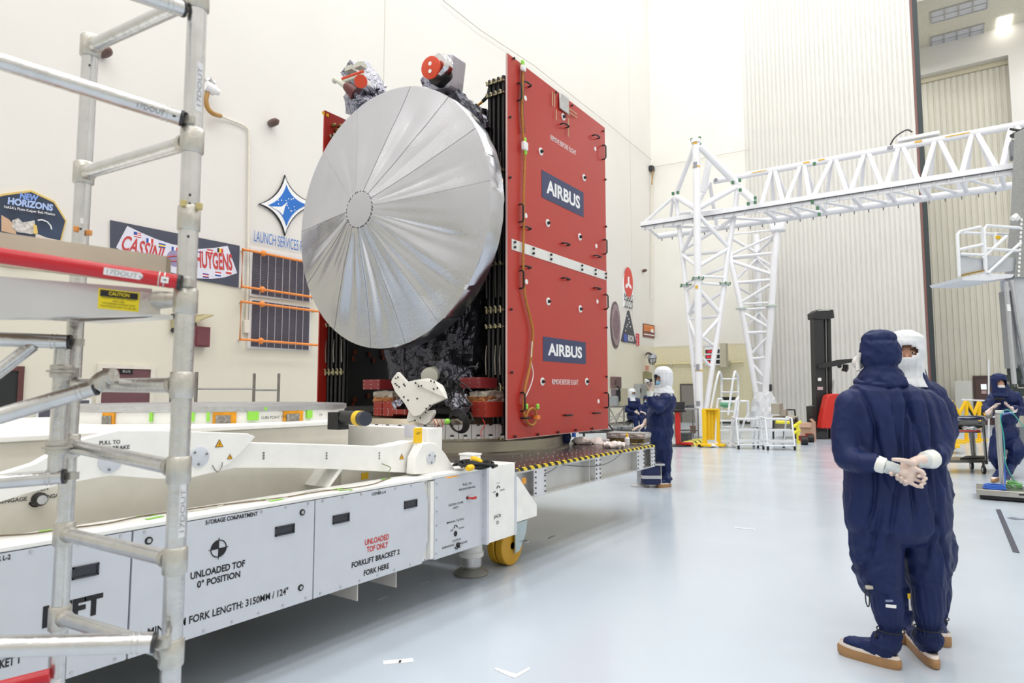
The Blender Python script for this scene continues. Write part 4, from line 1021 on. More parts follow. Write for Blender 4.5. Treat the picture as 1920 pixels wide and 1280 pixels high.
# aluminium side beam with end bracket
s0, s1 = D(-160, 505, 1.50), D(285, 541, 1.76)
e0, e1 = D(-160, 600, 1.50), D(285, 590, 1.76)
bk = (s1-s0).cross(ZA).normalized()*-.05
sb = t.part('side_beam', MB().prism([s0, s1, e1, e0], bk), mat('platform_aluminium', (205, 206, 210), .3, .75, .05, 6))
dkk = (s1-s0).cross(ZA).normalized()*-.55
t.part('platform_deck', MB().prism([s0+V((0, 0, -.01)), s1+V((0, 0, -.01)), s1+V((0, 0, -.03)), s0+V((0, 0, -.03))], dkk), mat('deck_plywood', (150, 120, 90), .6))
c = D(222, 564, 1.70); u = (s1-s0).normalized(); n_ = u.cross(ZA)*-1
n_ = (EYE-c); n_ -= u*n_.dot(u); n_.z = 0; n_.normalize(); up = n_.cross(u); rotm = Matrix((u, n_, up)).transposed()
c = P(222, 564, d=1.705)
bkn = (s1-s0).cross(ZA).normalized(); 
# drop the label onto the beam face
def onface(px, py):
    ray = (P(px, py, d=1)-EYE); den = ray.dot(bkn); return EYE+ray*((s0-EYE).dot(bkn)/den)
f = [onface(x, y) for x, y in ((185, 540), (262, 549), (260, 585), (183, 578))]
off = bkn*(.002 if bkn.dot(EYE-s0) > 0 else -.002)
lab = t.part('caution_label', MB().prism([q+off for q in f], off*.3), mat('label_yellow', (236, 216, 30), .5), parent=sb)
g = [f[0].lerp(f[1], .04).lerp(f[3].lerp(f[2], .04), .06), f[0].lerp(f[1], .96).lerp(f[3].lerp(f[2], .96), .06), f[0].lerp(f[1], .96).lerp(f[3].lerp(f[2], .96), .38), f[0].lerp(f[1], .04).lerp(f[3].lerp(f[2], .04), .38)]
t.part('label_band', MB().prism([q+off*1.6 for q in g], off*.2), M_ink, parent=sb)
uu = (f[1]-f[0]).normalized(); vv = (f[0]-f[3]).normalized(); W = (f[1]-f[0]).length; Hh = (f[0]-f[3]).length; cc = (f[0]+f[2])/2
if uu.cross(vv).dot(off) < 0: pass
t.part('lettering', MB().text('CAUTION', cc+vv*Hh*.28+off*2, uu, vv, Hh*.18, W*.5, .02, 0, .0006), mat('label_yellow', (236, 216, 30), .5), parent=sb, smooth=None)
for k, (s, w) in enumerate((('MAXIMUM PLATFORM CAPACITY', .85), ('600 LBS.', .3), ('TWO MANNED WORKING ZONE', .8), ('PLATFORM IS LIMIT TO 600 LBS', .85))):
    t.part('lettering', MB().text(s, cc+vv*Hh*(.06-.14*k)+off*1.4, uu, vv, Hh*.085, W*w, .0, 0, .0004), M_ink, parent=sb, smooth=None)
# end bracket and lugs
f = [onface(x, y) for x, y in ((262, 546), (300, 552), (300, 590), (262, 588))]
t.part('end_bracket', MB().prism([q+off*.6 for q in f], off*2), M_cast, parent=sb)
for px, py in ((271, 557), (271, 579), (283, 553)):
    q = onface(px, py); t.part('bolt_head', MB().cyl(q+off, q+off*4, .006, n=8), M_alu, parent=sb)
q0, q1 = D(288, 562, 1.78), D(338, 562, DA+.03)
t.part('hook_tube', MB().tube([q0, q1], [.028, .019], 20), M_cast)
t.part('cross_bearer', MB().prism([D(120, 590, 1.78), D(285, 587, 1.8), D(285, 595, 1.8), D(150, 603, 1.78)], (0, .06, 0)), M_tubeal)
t.part('under_beam', MB().prism([D(-100, 572, 1.9), D(132, 590, 1.9), D(132, 602, 1.9), D(-100, 592, 1.9)], (0, .04, 0)), M_tubeal)
# lower left sub-frame: short post with couplers, stays
C0 = D(112, 760, 1.98)
zC = lambda py: zAt(C0, py)
t.part('upright', MB().cyl(on(C0, zC(893)), on(C0, zC(640)), .023, n=24), M_tubeal)
def coupler(base, py):
    z = zC(py); o = t.part('swivel_coupler', MB().lathe([(.03, -.02), (.032, -.012), (.03, -.004), (.04, -.003), (.04, .003), (.03, .004), (.032, .012), (.03, .02)], on(base, z), n=28), M_cast)
    c = on(base, z); bc = on(B0, z); n_ = (bc-c); n_.normalize()
    t.part('coupler_body', MB().obox((c+bc)/2, ((bc-c).length*.8, .04, .03), Matrix.Rotation(math.atan2(n_.y, n_.x), 3, 'Z')), M_cast, parent=o)
    nn = (EYE-c); nn.z = 0; nn.normalize()
    t.part('coupler_bolt', MB().cyl(c.lerp(bc, .35)+nn*.03, c.lerp(bc, .35)+nn*.045, .008, n=8), M_steel, parent=o)
coupler(C0, 696); coupler(C0, 838)
brace((-120, 632), 1.85, (128, 641), 1.96, .022)
brace((-60, 740), 1.86, (62, 647), 1.93, .019, tip=False)
brace((-120, 815), 1.75, (176, 727), 1.86, .023)
t.part('hook_hand', MB().tube(smooth_path([D(176, 727, 1.86), D(190, 712, 1.87), D(205, 706, 1.88), D(214, 704, 1.88)], 4), [.024+.0*k for k in range(13)], 12), M_cast)
brace((-120, 912), 1.88, (118, 893), 1.98, .022)
brace((-160, 1216), 1.5, (286, 1204), 1.64, .0245)
t.part('hook_hand', MB().tube(smooth_path([D(286, 1204, 1.64), D(298, 1206, 1.67), D(308, 1210, 1.7)], 3), .016, 12), M_cast)
t.part('red_tube', MB().cyl(D(-40, 1300, 2.0), D(94, 1266, 2.08), .022, n=24), mat('red_tube', (196, 30, 42), .22))
# label with an arrow near the foot of the rear post
c = on(B0, zB(1272)); n_ = (EYE-c); n_.z = 0; n_.normalize()
t.part('arrow_label', MB().obox(c+n_*.0255, (.022, .0015, .012), Matrix.Rotation(YAW, 3, 'Z')), M_foam)
# ================================================================ things on the left wall (plane X = WX0)
def W(px, py, dx=.0): return P(px, py, X=WX0+dx)
def wbox(px0, py0, px1, py1, d0, d1):
    a, b = W(px0, py0), W(px1, py1); return MB().box((WX0+d0, a.y, min(a.z, b.z)), (WX0+d1, b.y, max(a.z, b.z)))
def wpoly(pts, d0, d1): return MB().prism([V((WX0+d0, W(*q).y, W(*q).z)) for q in pts], (d1-d0, 0, 0))
def wtext(t, s, px, py, x0, x1, h, m, par=None, d=.03, bold=.01, it=0, tilt=0):
    c = V((WX0+d, W(px, py).y, W(px, py).z)); w = W(x1, py).y-W(x0, py).y; rt = Matrix.Rotation(R(tilt), 3, 'X')
    return t.part('lettering', MB().text(s, c, rt@YA, rt@ZA, h, w, bold, it, .002), m, parent=par, smooth=None)
# decagonal mission sign
dx = .06
pts = [(-55, 385), (-32, 372), (9, 363), (57, 357), (101, 378), (123, 414), (111, 460), (85, 500), (20, 500), (-50, 480)]
wt = lambda q: W(*q)
t = T('mission_sign', 'ten-sided dark space mission sign with a gold rim at the far left of the wall', 'sign', tuple(W(40, 450)))
t.part('sign_rim', wpoly(pts, 0, .04), mat('gold_rim', (228, 196, 110), .4))
cx, cy = 38, 432
s_ = t.part('sign_face', wpoly([(cx+(x-cx)*.96, cy+(y-cy)*.945) for x, y in pts], .02, .055), mat('night_blue', (48, 62, 84), .4, 0, .4, 3))
wtext(t, 'NEW', 52, 370.5, 34, 71, .11, mat('sky_letter', (128, 160, 228), .5), d=.06, bold=.05, it=.2, tilt=3)
wtext(t, 'HORIZONS', 55, 384, 12, 98, .12, mat('pale_sky_letter', (170, 192, 236), .5), d=.06, bold=.05, it=.1, tilt=3)
wtext(t, "NASA's Pluto-Kuiper Belt Mission", 54, 396.5, 6, 102, .06, M_wtxt, d=.06, bold=.01, tilt=3)
t.part('planet_picture', wpoly([(0, 404), (14, 412), (26, 425), (28, 440), (0, 434)], .056, .06), mat('tan_planet', (206, 170, 140), .5))
t.part('planet_picture', wpoly([(64, 438), (84, 446), (112, 452), (110, 464), (64, 460)], .056, .06), mat('pale_planet', (222, 210, 198), .5))
t.part('probe_picture', wpoly([(20, 414), (32, 410), (40, 418), (62, 414), (64, 432), (58, 440), (30, 436), (20, 428)], .06, .064), mat('probe_white', (200, 196, 190), .5, 0, .4, 14))
t.part('probe_picture', wpoly([(60, 420), (66, 424), (68, 438), (60, 440)], .064, .068), mat('gold_rim', (228, 196, 110), .4))
t.part('arc_picture', MB().tube([V((WX0+.062, W(x, y).y, W(x, y).z)) for x, y in ((68, 414), (76, 413), (86, 417), (92, 424), (94, 431))], .012, 6), M_wtxt)
# long banner
t = T('banner', 'long dark grey banner with a curved white panel and red hand-drawn lettering', 'banner', tuple(W(320, 480)))
q = [(206, 413), (448, 461), (446, 539), (206, 494)]
t.part('banner_sheet', wpoly(q, .01, .03), mat('banner_grey', (70, 74, 90), .5))
band_t = [(237, 424), (262, 436), (290, 448), (320, 458), (345, 463), (372, 467), (400, 465), (425, 461)]
band_b = [(443, 512), (420, 520), (395, 523), (368, 522), (340, 517), (310, 508), (280, 500), (250, 490), (216, 464)]
pan = t.part('white_panel', wpoly(band_t+band_b, .031, .036), mat('banner_white', (222, 222, 234), .5))
M_rl = mat('brick_red_lettering', (196, 66, 66), .6)
wtext(t, 'CASSINI', 267, 467, 228, 307, .3, M_rl, d=.038, bold=.02, it=.15, tilt=-9)
wtext(t, 'HUYGENS', 400, 489, 364, 433, .36, M_rl, d=.038, bold=.03, it=0, tilt=4)
pl = W(326, 485); t.part('planet_mark', MB().cyl((WX0+.037, pl.y, pl.z), (WX0+.04, pl.y, pl.z), .16, n=24), mat('lavender', (150, 140, 175), .5))
t.part('planet_mark_ring', MB().tube([V((WX0+.042, pl.y+.26*math.cos(a), pl.z+.05*math.sin(a)+.06*math.cos(a))) for a in [2*PI*k/24 for k in range(24)]], .012, 6, closed=True), M_rl)
def flag(px, py, cols, vert=True, w=.13, h=.09):
    c = W(px, py); n = len(cols); par = None
    for i, col in enumerate(cols):
        if vert: b = MB().box((WX0+.037, c.y-w/2+w*i/n, c.z-h/2), (WX0+.0385, c.y-w/2+w*(i+1)/n, c.z+h/2))
        else: b = MB().box((WX0+.037, c.y-w/2, c.z+h/2-h*(i+1)/n), (WX0+.0385, c.y+w/2, c.z+h/2-h*i/n))
        par_o = t.part('flag_stripe', b, mat('flag_%s' % col, dict(b=(44, 84, 170), w=(240, 240, 244), r=(206, 60, 62), y=(240, 206, 60), k=(40, 40, 46), g=(60, 150, 90))[col], .5), parent=pan)
flag(256, 441, 'rwrwr', False); c = W(252, 438); t.part('flag_stripe', MB().box((WX0+.039, c.y-.03, c.z-.02), (WX0+.04, c.y+.03, c.z+.03)), mat('flag_b', (44, 84, 170), .5), parent=pan)
flag(279, 452, 'bwr'); flag(302, 461, 'byb', False); flag(326, 468, 'bwr'); flag(371, 473, 'wbw', False); flag(392, 472, 'rwr', False); flag(411, 470, 'kyr')
flag(384, 517, 'brwrb', False); flag(407, 514, 'rwb', False); flag(427, 510, 'wr', False)
# star emblem sign and lettering
t = T('star_emblem_sign', 'blue four-pointed star emblem sign with a white border beside the dish', 'sign', tuple(W(530, 390)))
def star(c, rx0, rx1, ry0, ry1, k, n=8):
    pts = []; ends = [(0, -ry0), (rx1, 0), (0, ry1), (-rx0, 0)]
    for i in range(4):
        a, b = ends[i], ends[(i+1) % 4]
        for j in range(n):
            s = j/n; mx, my = (a[0]+b[0])*k, (a[1]+b[1])*k
            x = (1-s)**2*a[0]+2*s*(1-s)*mx+s*s*b[0]; y = (1-s)**2*a[1]+2*s*(1-s)*my+s*s*b[1]; pts.append((c[0]+x, c[1]+y))
    return pts
t.part('sign_border', wpoly(star((532, 383), 50, 62, 55, 60, .2), .02, .05), M_ink)
t.part('sign_white', wpoly(star((532, 383), 46, 58, 50, 55, .21), .03, .056), M_foam)
t.part('sign_blue', wpoly(star((534, 385), 34, 40, 38, 40, .23), .05, .064), mat('emblem_blue', (34, 110, 196), .45))
t.part('rocket_mark', wpoly([(537, 379), (531, 388), (527, 404), (519, 396), (505, 388), (525, 388), (531, 383)], .066, .07), M_foam)
m = MB(); random.seed(5)
for k in range(16):
    x, y = 534+random.uniform(-16, 16), 384+random.uniform(-14, 14); c = W(x, y); m.cyl((WX0+.065, c.y, c.z), (WX0+.068, c.y, c.z), .014, n=8)
t.part('star_dots', m, M_foam)
t = T('wall_lettering', 'narrow blue capital lettering mounted on the wall under the star emblem', 'lettering', tuple(W(530, 457)))
c = W(540, 457.5); w = W(604, 457).y-W(476, 457).y
t.part('lettering', MB().text('LAUNCH SERVICES PROGRAM', (WX0+.05, c.y, c.z), YA, ZA, .25, w, .0, 0, .02), mat('letter_blue', (50, 110, 190), .45))
# two dark louvred panels with orange pipe rails
for k, (q, rail) in enumerate(((((472, 469), (575, 488), (577, 564), (471, 551)), ((455, 467), (454, 537), (600, 558), (600, 497))),
                               (((471, 563), (577, 580), (576, 654), (467, 649)), ((452, 565), (451, 636), (600, 646), (600, 584))))):
    t = T('louvre_panel', ('upper' if k == 0 else 'lower')+' dark louvred wall panel with an orange pipe rail, left of the dish', 'panel', tuple(W(520, 520+90*k)), 'louvred panels with orange rails')
    t.part('panel_frame', wpoly([(q[0][0]-5, q[0][1]-5), (q[1][0]+4, q[1][1]-4), (q[2][0]+4, q[2][1]+3), (q[3][0]-5, q[3][1]+4)], 0, .04), mat('frame_white', (224, 222, 220), .45))
    a, b = W(*q[0]), W(*q[2]); y0, y1 = a.y, b.y; z1, z0 = a.z, W(*q[3]).z
    lm = mat('louvre_grey', (92, 88, 100), .5, 0, .1, 30); t.part('louvre_face', MB().box((WX0+.03, y0, z0), (WX0+.05, y1, z1)), lm)
    m = MB()
    for i in range(26): z = z0+(z1-z0)*(i+.5)/26; m.box((WX0+.05, y0, z-.012), (WX0+.062, y1, z+.004))
    t.part('slats', m, lm)
    for i in range(1, 8): y = y0+(y1-y0)*i/8; t.part('divider', MB().box((WX0+.05, y-.007, z0), (WX0+.066, y+.007, z1)), mat('divider_pale', (180, 175, 180), .5))
    rp = [V((WX0+.22, W(*p_).y, W(*p_).z)) for p_ in rail]
    rp = [P(*p_, X=WX0+.2) for p_ in rail]
    yL, yR = rp[0].y, max(rp[2].y, rp[3].y); zt_, zb_2 = rp[0].z, rp[1].z
    t.part('orange_rail', MB().tube([(WX0+.2, yR, zt_), (WX0+.2, yL, zt_), (WX0+.2, yL, zb_2), (WX0+.2, yR, zb_2)], .028, 8), M_orange)
    for z in (zt_, zb_2):
        t.part('rail_joint', MB().ell((WX0+.2, yL+.5, z), .07, 10, 8), M_orange); t.part('rail_stud', MB().cyl((WX0, yL+.1, z), (WX0+.2, yL+.1, z), .02, n=8), M_alu); t.part('rail_stud', MB().cyl((WX0, yR-.1, z), (WX0+.2, yR-.1, z), .02, n=8), M_alu)
# security camera on conduit
q = W(398, 162)
t = T('wall_camera', 'white wall camera with a curved bronze cable high on the left wall', 'camera', tuple(q))
C1 = lambda px, py, d=.25: P(px, py, X=WX0+d)
t.part('camera_body', MB().cyl(C1(384, 160), C1(402, 170), .11, n=16).cyl(C1(402, 170), C1(410, 173), .07, n=16), M_foam)
t.part('camera_bracket', MB().tube([C1(385, 152), C1(393, 148), C1(402, 158)], .05, 8).cyl(W(392, 152), C1(392, 152), .05), M_chrome)
t.part('flexible_cable', MB().tube(smooth_path([C1(389, 174), C1(386, 188), C1(390, 203), C1(400, 213), C1(413, 217, .1)], 5), .05, 8), mat('bronze_cable', (170, 128, 64), .4))
t.part('conduit', MB().tube(smooth_path([C1(413, 217, .08), C1(435, 226, .05), C1(455, 234, .05), C1(465, 243, .05), C1(467, 256, .05), C1(467, 300, .05)], 4)+[C1(465, 500, .05), C1(462, 620, .05)], .025, 8), M_cream)
t.part('conduit_box', MB().obox(C1(462, 612, .05), (.08, .12, .28)), M_cream, bevel=.01)
# nozzles
def nozzle(px, py, ex, ey, lab, s=1.):
    a = W(px, py); b = P(ex, ey, X=WX0+.35*s); t = T('wall_nozzle', lab, 'nozzle', tuple(a))
    t.part('nozzle_base', MB().cyl(a, a+(b-a)*.35, .09*s, n=14), mat('nozzle_steel', (120, 112, 108), .4, .5))
    t.part('nozzle_body', MB().tube([a+(b-a)*.3, a+(b-a)*.7, b], [.1*s, .09*s, .03*s], 14), mat('nozzle_brown', (100, 76, 70), .5))
nozzle(190, 100, 207, 94, 'brown sprinkler nozzle on the wall behind the scaffold rungs'); nozzle(507, 232, 522, 226, 'brown sprinkler nozzle on the wall right of the bronze cable', .9); 
nozzle(1205, 508, 1213, 506, 'small dark nozzle on the wall right of the red cover', .8)
t = T('cable_bracket', 'small dark cable bracket with a hanging wire near the room corner', 'bracket', tuple(W(1222, 316)))
t.part('bracket', MB().obox(C1(1222, 316, .12), (.2, .3, .25)), M_dsteel); t.part('hanging_wire', MB().tube([C1(1224, 320, .2), C1(1223, 335, .2), C1(1222, 346, .2)], .035, 6), mat('bronze_cable', (170, 128, 64), .4))
t.part('conduit', MB().tube([C1(1222, 346, .1), C1(1222, 560, .1)], .03, 6), M_cream)
# folding shelf + maroon box
t = T('wall_cabinet', 'small maroon cabinet hanging on the wall right of the scaffold post', 'cabinet', tuple(W(371, 651)))
t.part('body', wbox(358, 612, 384, 651, 0, .18), mat('maroon_panel', (122, 68, 74), .5)); t.part('door', wbox(360, 614, 382, 649, .18, .2), mat('maroon_door', (116, 64, 70), .5))
t = T('wall_shelf', 'thin beige shelf hood on the wall above the maroon cabinet', 'shelf', tuple(W(371, 600)))
t.part('hood', MB().prism([C1(362, 606, .02), C1(377, 601, .3), C1(400, 592, .5), C1(384, 591, .1), C1(362, 594, .02)], (0, 0, .03)), mat('beige_metal', (178, 168, 130), .5))
t.part('hood_bracket', MB().tube([C1(364, 594, .05), C1(366, 612, .05)], .03, 6), M_dsteel)
t = T('angle_bracket', 'beige bolted angle bracket half hidden by the scaffold post', 'bracket', tuple(W(325, 622)))
t.part('plate', wbox(321, 588, 330, 623, 0, .05), mat('beige_metal', (178, 168, 130), .5)); t.parts('bolt', MB().cyl(W(325, 592, .05), W(325, 592, .09), .05, n=8).cyl(W(325, 619, .05), W(325, 619, .09), .05, n=8), M_dsteel)
# doors on the left wall
M_mar = mat('maroon_door_paint', (112, 76, 80), .45)
def wdoor(n, x0, x1, ytop, m, lab=None, frame=True):
    a, b = W(x0, ytop), W(x1, ytop); o = struct('door_%d' % n, MB().box((WX0, a.y, 0), (WX0+.03, b.y, a.z)), m)
    if frame: struct('trim_%d' % (n+20), MB().box((WX0, a.y-.08, 0), (WX0+.05, a.y, a.z)).box((WX0, b.y, 0), (WX0+.05, b.y+.08, a.z)).box((WX0, a.y-.08, a.z), (WX0+.05, b.y+.08, a.z+.08)), M_cream if lab != 'dark' else mat('door_frame_brown', (96, 60, 58), .5))
    return o
wdoor(3, 190, 281, 690, M_mar); c = W(235, 696)
t = T('door_sign', 'small black sign plate over the maroon door', 'sign', (WX0+.03, c.y, c.z)); t.part('plate', MB().box((WX0+.03, c.y-.11, c.z-.045), (WX0+.05, c.y+.11, c.z+.045)), M_black); t.part('lettering', MB().text('G.I.S.', (WX0+.051, c.y, c.z), YA, ZA, .04, .14), M_wtxt)
wdoor(4, -40, 33, 694, mat('dark_doorway', (40, 44, 44), .5), 'dark'); 
t = T('wall_vent', 'dark grey louvred vent low on the wall behind the scaffold', 'vent', tuple(W(120, 780)))
t.part('vent_frame', wbox(68, 748, 168, 786, 0, .04), M_foam); t.part('vent_grille', wbox(72, 751, 163, 786, .04, .05), mat('vent_grey', (86, 86, 98), .5))
# a free-standing guard rail before the left wall
y0 = WX0+1.0
t = T('guard_rail', 'thin steel guard rail of slim posts in front of the left wall', 'railing', (y0, P(440, 760, X=y0).y, 0))
for px, py in ((323, 697), (369, 697), (477, 700), (523, 700)):
    q = P(px, py, X=y0); t.part('post', MB().cyl((y0, q.y, 0), q, .03, n=10), M_steel)
z = P(440, 729, X=y0).z; t.part('rail', MB().cyl((y0, P(323, 727, X=y0).y, z), (y0, P(477, 729, X=y0).y, z), .018, n=8), M_steel)
z2 = P(500, 731, X=y0).z; t.part('rail', MB().cyl((y0, P(477, 731, X=y0).y, z2), (y0, P(523, 731, X=y0).y, z2), .018, n=8), M_steel)
# mission signs right of the cover
t = T('mission_sign', 'tall white sign with a red disc and black lettering, topmost right of the red cover', 'sign', tuple(W(1176, 576)))
t.part('sign_board', wpoly([(1168, 575), (1168, 545), (1168, 525), (1170, 514), (1174, 508), (1179, 508), (1183, 514), (1185, 525), (1185, 545), (1185, 579)], 0, .04), M_foam)
c = W(1176.7, 529); mm = W(1185, 529).y-W(1168, 529).y
m = MB(); m.prism([V((WX0+.045, c.y+mm*.48*math.cos(a), c.z+.72*math.sin(a))) for a in [2*PI*k/32 for k in range(32)]], (.01, 0, 0)); t.part('red_disc', m, mat('sign_red', (214, 70, 60), .5))
t.part('rover_mark', wpoly([(1175, 519), (1178, 519), (1178, 531), (1182, 538), (1182, 542), (1179, 540), (1176, 535), (1174, 540), (1171, 540), (1171, 534), (1175, 531)], .056, .06), M_wtxt)
wtext(t, 'MARS', 1177, 558.5, 1169, 1184.5, .36, M_ink, d=.045, bold=0); wtext(t, '2020', 1177, 569.5, 1169, 1184.5, .4, M_ink, d=.045, bold=0)
t = T('mission_sign', 'round grey-brown medallion sign, leftmost of the signs right of the red cover', 'sign', tuple(W(1153, 635)))
c = W(1153, 609); a_ = W(1162, 609).y-c.y
for nm, rx, rz, d0, mm in (('disc_rim', 1, 1.14, 0, mat('medallion_rim', (104, 90, 94), .5)), ('disc_face', .88, 1.0, .03, mat('medallion_face', (150, 130, 134), .5, 0, .2, 3)), ('disc_ring', .6, .7, .04, mat('medallion_ring', (122, 100, 108), .5, 0, .2, 5))):
    t.part(nm, MB().prism([V((WX0+d0, c.y+a_*rx*math.cos(q), c.z+rz*.95*math.sin(q))) for q in [2*PI*k/32 for k in range(32)]], (.04, 0, 0)), mm)
wtext(t, 'OSIRIS', 1153, 622, 1149, 1158, .16, M_wtxt, d=.09, bold=0) if False else None
for pts, nm in ((((1147, 585), (1151, 581), (1156, 582), (1160, 588), (1158, 592), (1149, 590)), 'top_scroll'), (((1148, 627), (1150, 634), (1156, 637), (1161, 631), (1160, 626), (1150, 626)), 'bottom_scroll')):
    t.part(nm, wpoly(pts, 0, .03), mat('medallion_scroll', (150, 136, 138), .5))
t = T('mission_sign', 'dark triangular sign with a blue emblem below the red disc sign', 'sign', tuple(W(1178, 643)))
t.part('sign_board', wpoly([(1177, 582), (1179, 583), (1191, 641), (1190, 644), (1165, 640), (1164, 638), (1176, 583)], 0, .04), mat('slate_sign', (62, 62, 74), .5))
wtext(t, 'RION', 1181.5, 634.5, 1176, 1186.5, .3, M_wtxt, d=.045, bold=.02)
t.part('blue_emblem', MB().lathe([(.2, 0), (.2, .02)], W(1172.5, 633.5, .04), XA, 20), mat('emblem_blue2', (70, 90, 170), .5))
m = MB()
for x, y in ((1175, 612), (1177, 608), (1180, 604), (1176, 592), (1179, 598), (1173, 620), (1182, 612)): c = W(x, y, .042); m.obox(c, (.01, .1, .03)).obox(c, (.01, .03, .1))
t.part('star_dots', m, M_wtxt)
t = T('mission_sign', 'small orange landscape sign, rightmost of the signs on the left wall', 'sign', tuple(W(1215, 634)))
t.part('sign_board', wpoly([(1205, 606), (1226, 610), (1226, 634), (1205, 631)], 0, .04), mat('rust_sign', (122, 70, 58), .5))
t.part('sky_picture', wpoly([(1206, 608), (1225, 612), (1225, 622), (1206, 620)], .042, .046), mat('sunset_orange', (226, 138, 70), .5))
t.part('caption_band', wpoly([(1206, 625), (1225, 628), (1225, 630), (1206, 627)], .042, .046), M_foam)
wtext(t, 'InSight', 1213, 616, 1208, 1219, .22, mat('rust_letter', (196, 110, 60), .5), d=.048, bold=0)
t.part('lander_picture', wpoly([(1218, 622), (1220, 616), (1223, 618), (1224, 624)], .048, .05), M_foam)
t = T('fire_sign', 'narrow red vertical fire extinguisher sign under the dark triangular sign', 'sign', tuple(W(1194, 648)))
t.part('plate', wpoly([(1192, 625), (1197, 626), (1197, 648), (1192, 647)], .02, .05), mat('fire_red', (206, 44, 62), .5))
c = W(1194.6, 638, .052); t.part('lettering', MB().text('FIRE', c, -ZA, YA, .12, .5), M_wtxt, smooth=None)
t = T('wall_lamp', 'grey caged bulkhead lamp on a short arm near the room corner', 'wall lamp', tuple(W(1213, 665)))
L1 = lambda px, py, d=.5: P(px, py, X=WX0+d)
t.part('arm', MB().tube(smooth_path([W(1212, 664), L1(1214, 662, .3), L1(1220, 663, .6), L1(1222, 667, .6)], 4), .05, 8), M_dsteel)
t.part('lamp_housing', MB().lathe([(.05, .25), (.2, .15), (.24, 0), (.2, -.04)], L1(1223, 671, .6), n=16), mat('lamp_grey', (165, 168, 176), .4, .3))
t.part('glass_globe', MB().ell(L1(1223, 674, .6), (.16, .16, .2), 12, 10), mat('lamp_glass', (230, 232, 236), .1, trans=.5))
m = MB(); c = L1(1223, 674, .6)
for k in range(6): a = PI*k/3; m.tube([c+V((.18*math.cos(a), .18*math.sin(a), .1)), c+V((.18*math.cos(a), .18*math.sin(a), -.12)), c+V((.06*math.cos(a), .06*math.sin(a), -.24))], .015, 5)
t.parts('cage_wire', m, M_dsteel)
a, b = W(1205, 697), W(1221, 697)
struct('door_5', MB().box((WX0, a.y, 0), (WX0+.03, b.y, a.z)), mat('olive_door', (150, 146, 110), .5))
t = T('exit_sign', 'small red and white exit sign above the olive door', 'sign', tuple(W(1213, 693)))
c = W(1213, 690, .03); t.part('plate', MB().box(c-V((.03, .3, .16)), c+V((.02, .3, .16))), mat('exit_pale', (226, 200, 180), .5)); t.part('lettering', MB().text('EXIT', c+XA*.021, YA, ZA, .2, .42, .02), M_red, smooth=None)
# far wall fixtures (plane Y = WY1)
f = lambda px, py, d=.03: P(px, py, Y=WY1-d)
a, b = f(1229, 683), f(1298, 681)
t = T('wall_pipe', 'slim cream pipe running along the far wall near the corner', 'pipe', tuple(a)); t.part('pipe', MB().cyl((a.x, WY1-.15, a.z), (b.x+2.5, WY1-.15, a.z), .05, n=10), mat('cream_pipe', (218, 208, 160), .5)); t.parts('pipe_clamp', MB().obox((a.x+.9, WY1-.1, a.z), (.06, .2, .14)).obox((a.x+1.9, WY1-.1, a.z), (.06, .2, .14)), M_cream)
a, b = f(1278, 722), f(1303, 722); struct('door_6', MB().box((a.x, WY1-.08, 0), (b.x+.2, WY1-.04, a.z)), mat('grey_door', (140, 136, 130), .5)); struct('trim_28', MB().box((a.x-.07, WY1-.09, 0), (a.x, WY1-.02, a.z)).box((a.x-.07, WY1-.09, a.z), (b.x+.27, WY1-.02, a.z+.07)), mat('door_trim_dark', (92, 84, 74), .5))
a, b = P(1321, 651, Y=29.6), P(1352, 684, Y=29.6)
t = T('countdown_display', 'white wall clock box with black panels and red digits behind the crane leg', 'display', (a.x, 29.6, b.z))
t.part('housing', MB().box((a.x, 29.6, b.z), (b.x, 29.85, a.z)), M_foam, bevel=.01); t.part('mount', MB().box((b.x, 29.5, b.z-.1), (b.x+.25, 29.9, a.z+.15)).box((a.x, 29.85, b.z+.1), (b.x, WY1-.02, b.z+.25)), mat('mount_beige', (190, 184, 160), .5))
w = b.x-a.x; hh = a.z-b.z
for i in range(3):
    z = a.z-hh*(.24+.29*i); t.part('readout', MB().box((a.x+w*.05, 29.585, z-hh*.1), (a.x+w*.62, 29.6, z+hh*.1)), M_black)
    t.part('digits', MB().text(('-12:40', '00:00', '16:25')[i], (a.x+w*.34, 29.583, z), XA, ZA, hh*.14, w*.45, .02), mat('red_digits', (235, 40, 60), .4, emit=1.0), smooth=None)
    t.part('side_readout', MB().box((a.x+w*.7, 29.585, z-hh*.1), (a.x+w*.93, 29.6, z+hh*.1)), M_ink)
# switch boxes near the corner by the left wall
for (x0, y0, x1, y1, d, col, lab) in ((1144, 706, 1156, 728, .25, (120, 96, 96), 'grey and maroon electrical box on the wall right of the red cover'),
                                 (1189, 719, 1203, 745, .3, (170, 172, 172), 'tall pale electrical cabinet beside the olive door')):
    t = T('electrical_box', lab, 'electrical box', tuple(W((x0+x1)/2, y1))); t.part('body', wbox(x0, y0, x1, y1, .01, d), mat('box_%d' % x0, col, .5), bevel=.01); t.part('door', wbox(x0+1, y0+2, x1-1, y1-2, d, d+.02), mat('boxd_%d' % x0, tuple(c-18 for c in col), .5)); c = W(x1-2, (y0+y1)/2, d+.02); t.part('latch', MB().box(c-V((0, .05, .1)), c+V((.04, .02, .1))), M_dsteel)
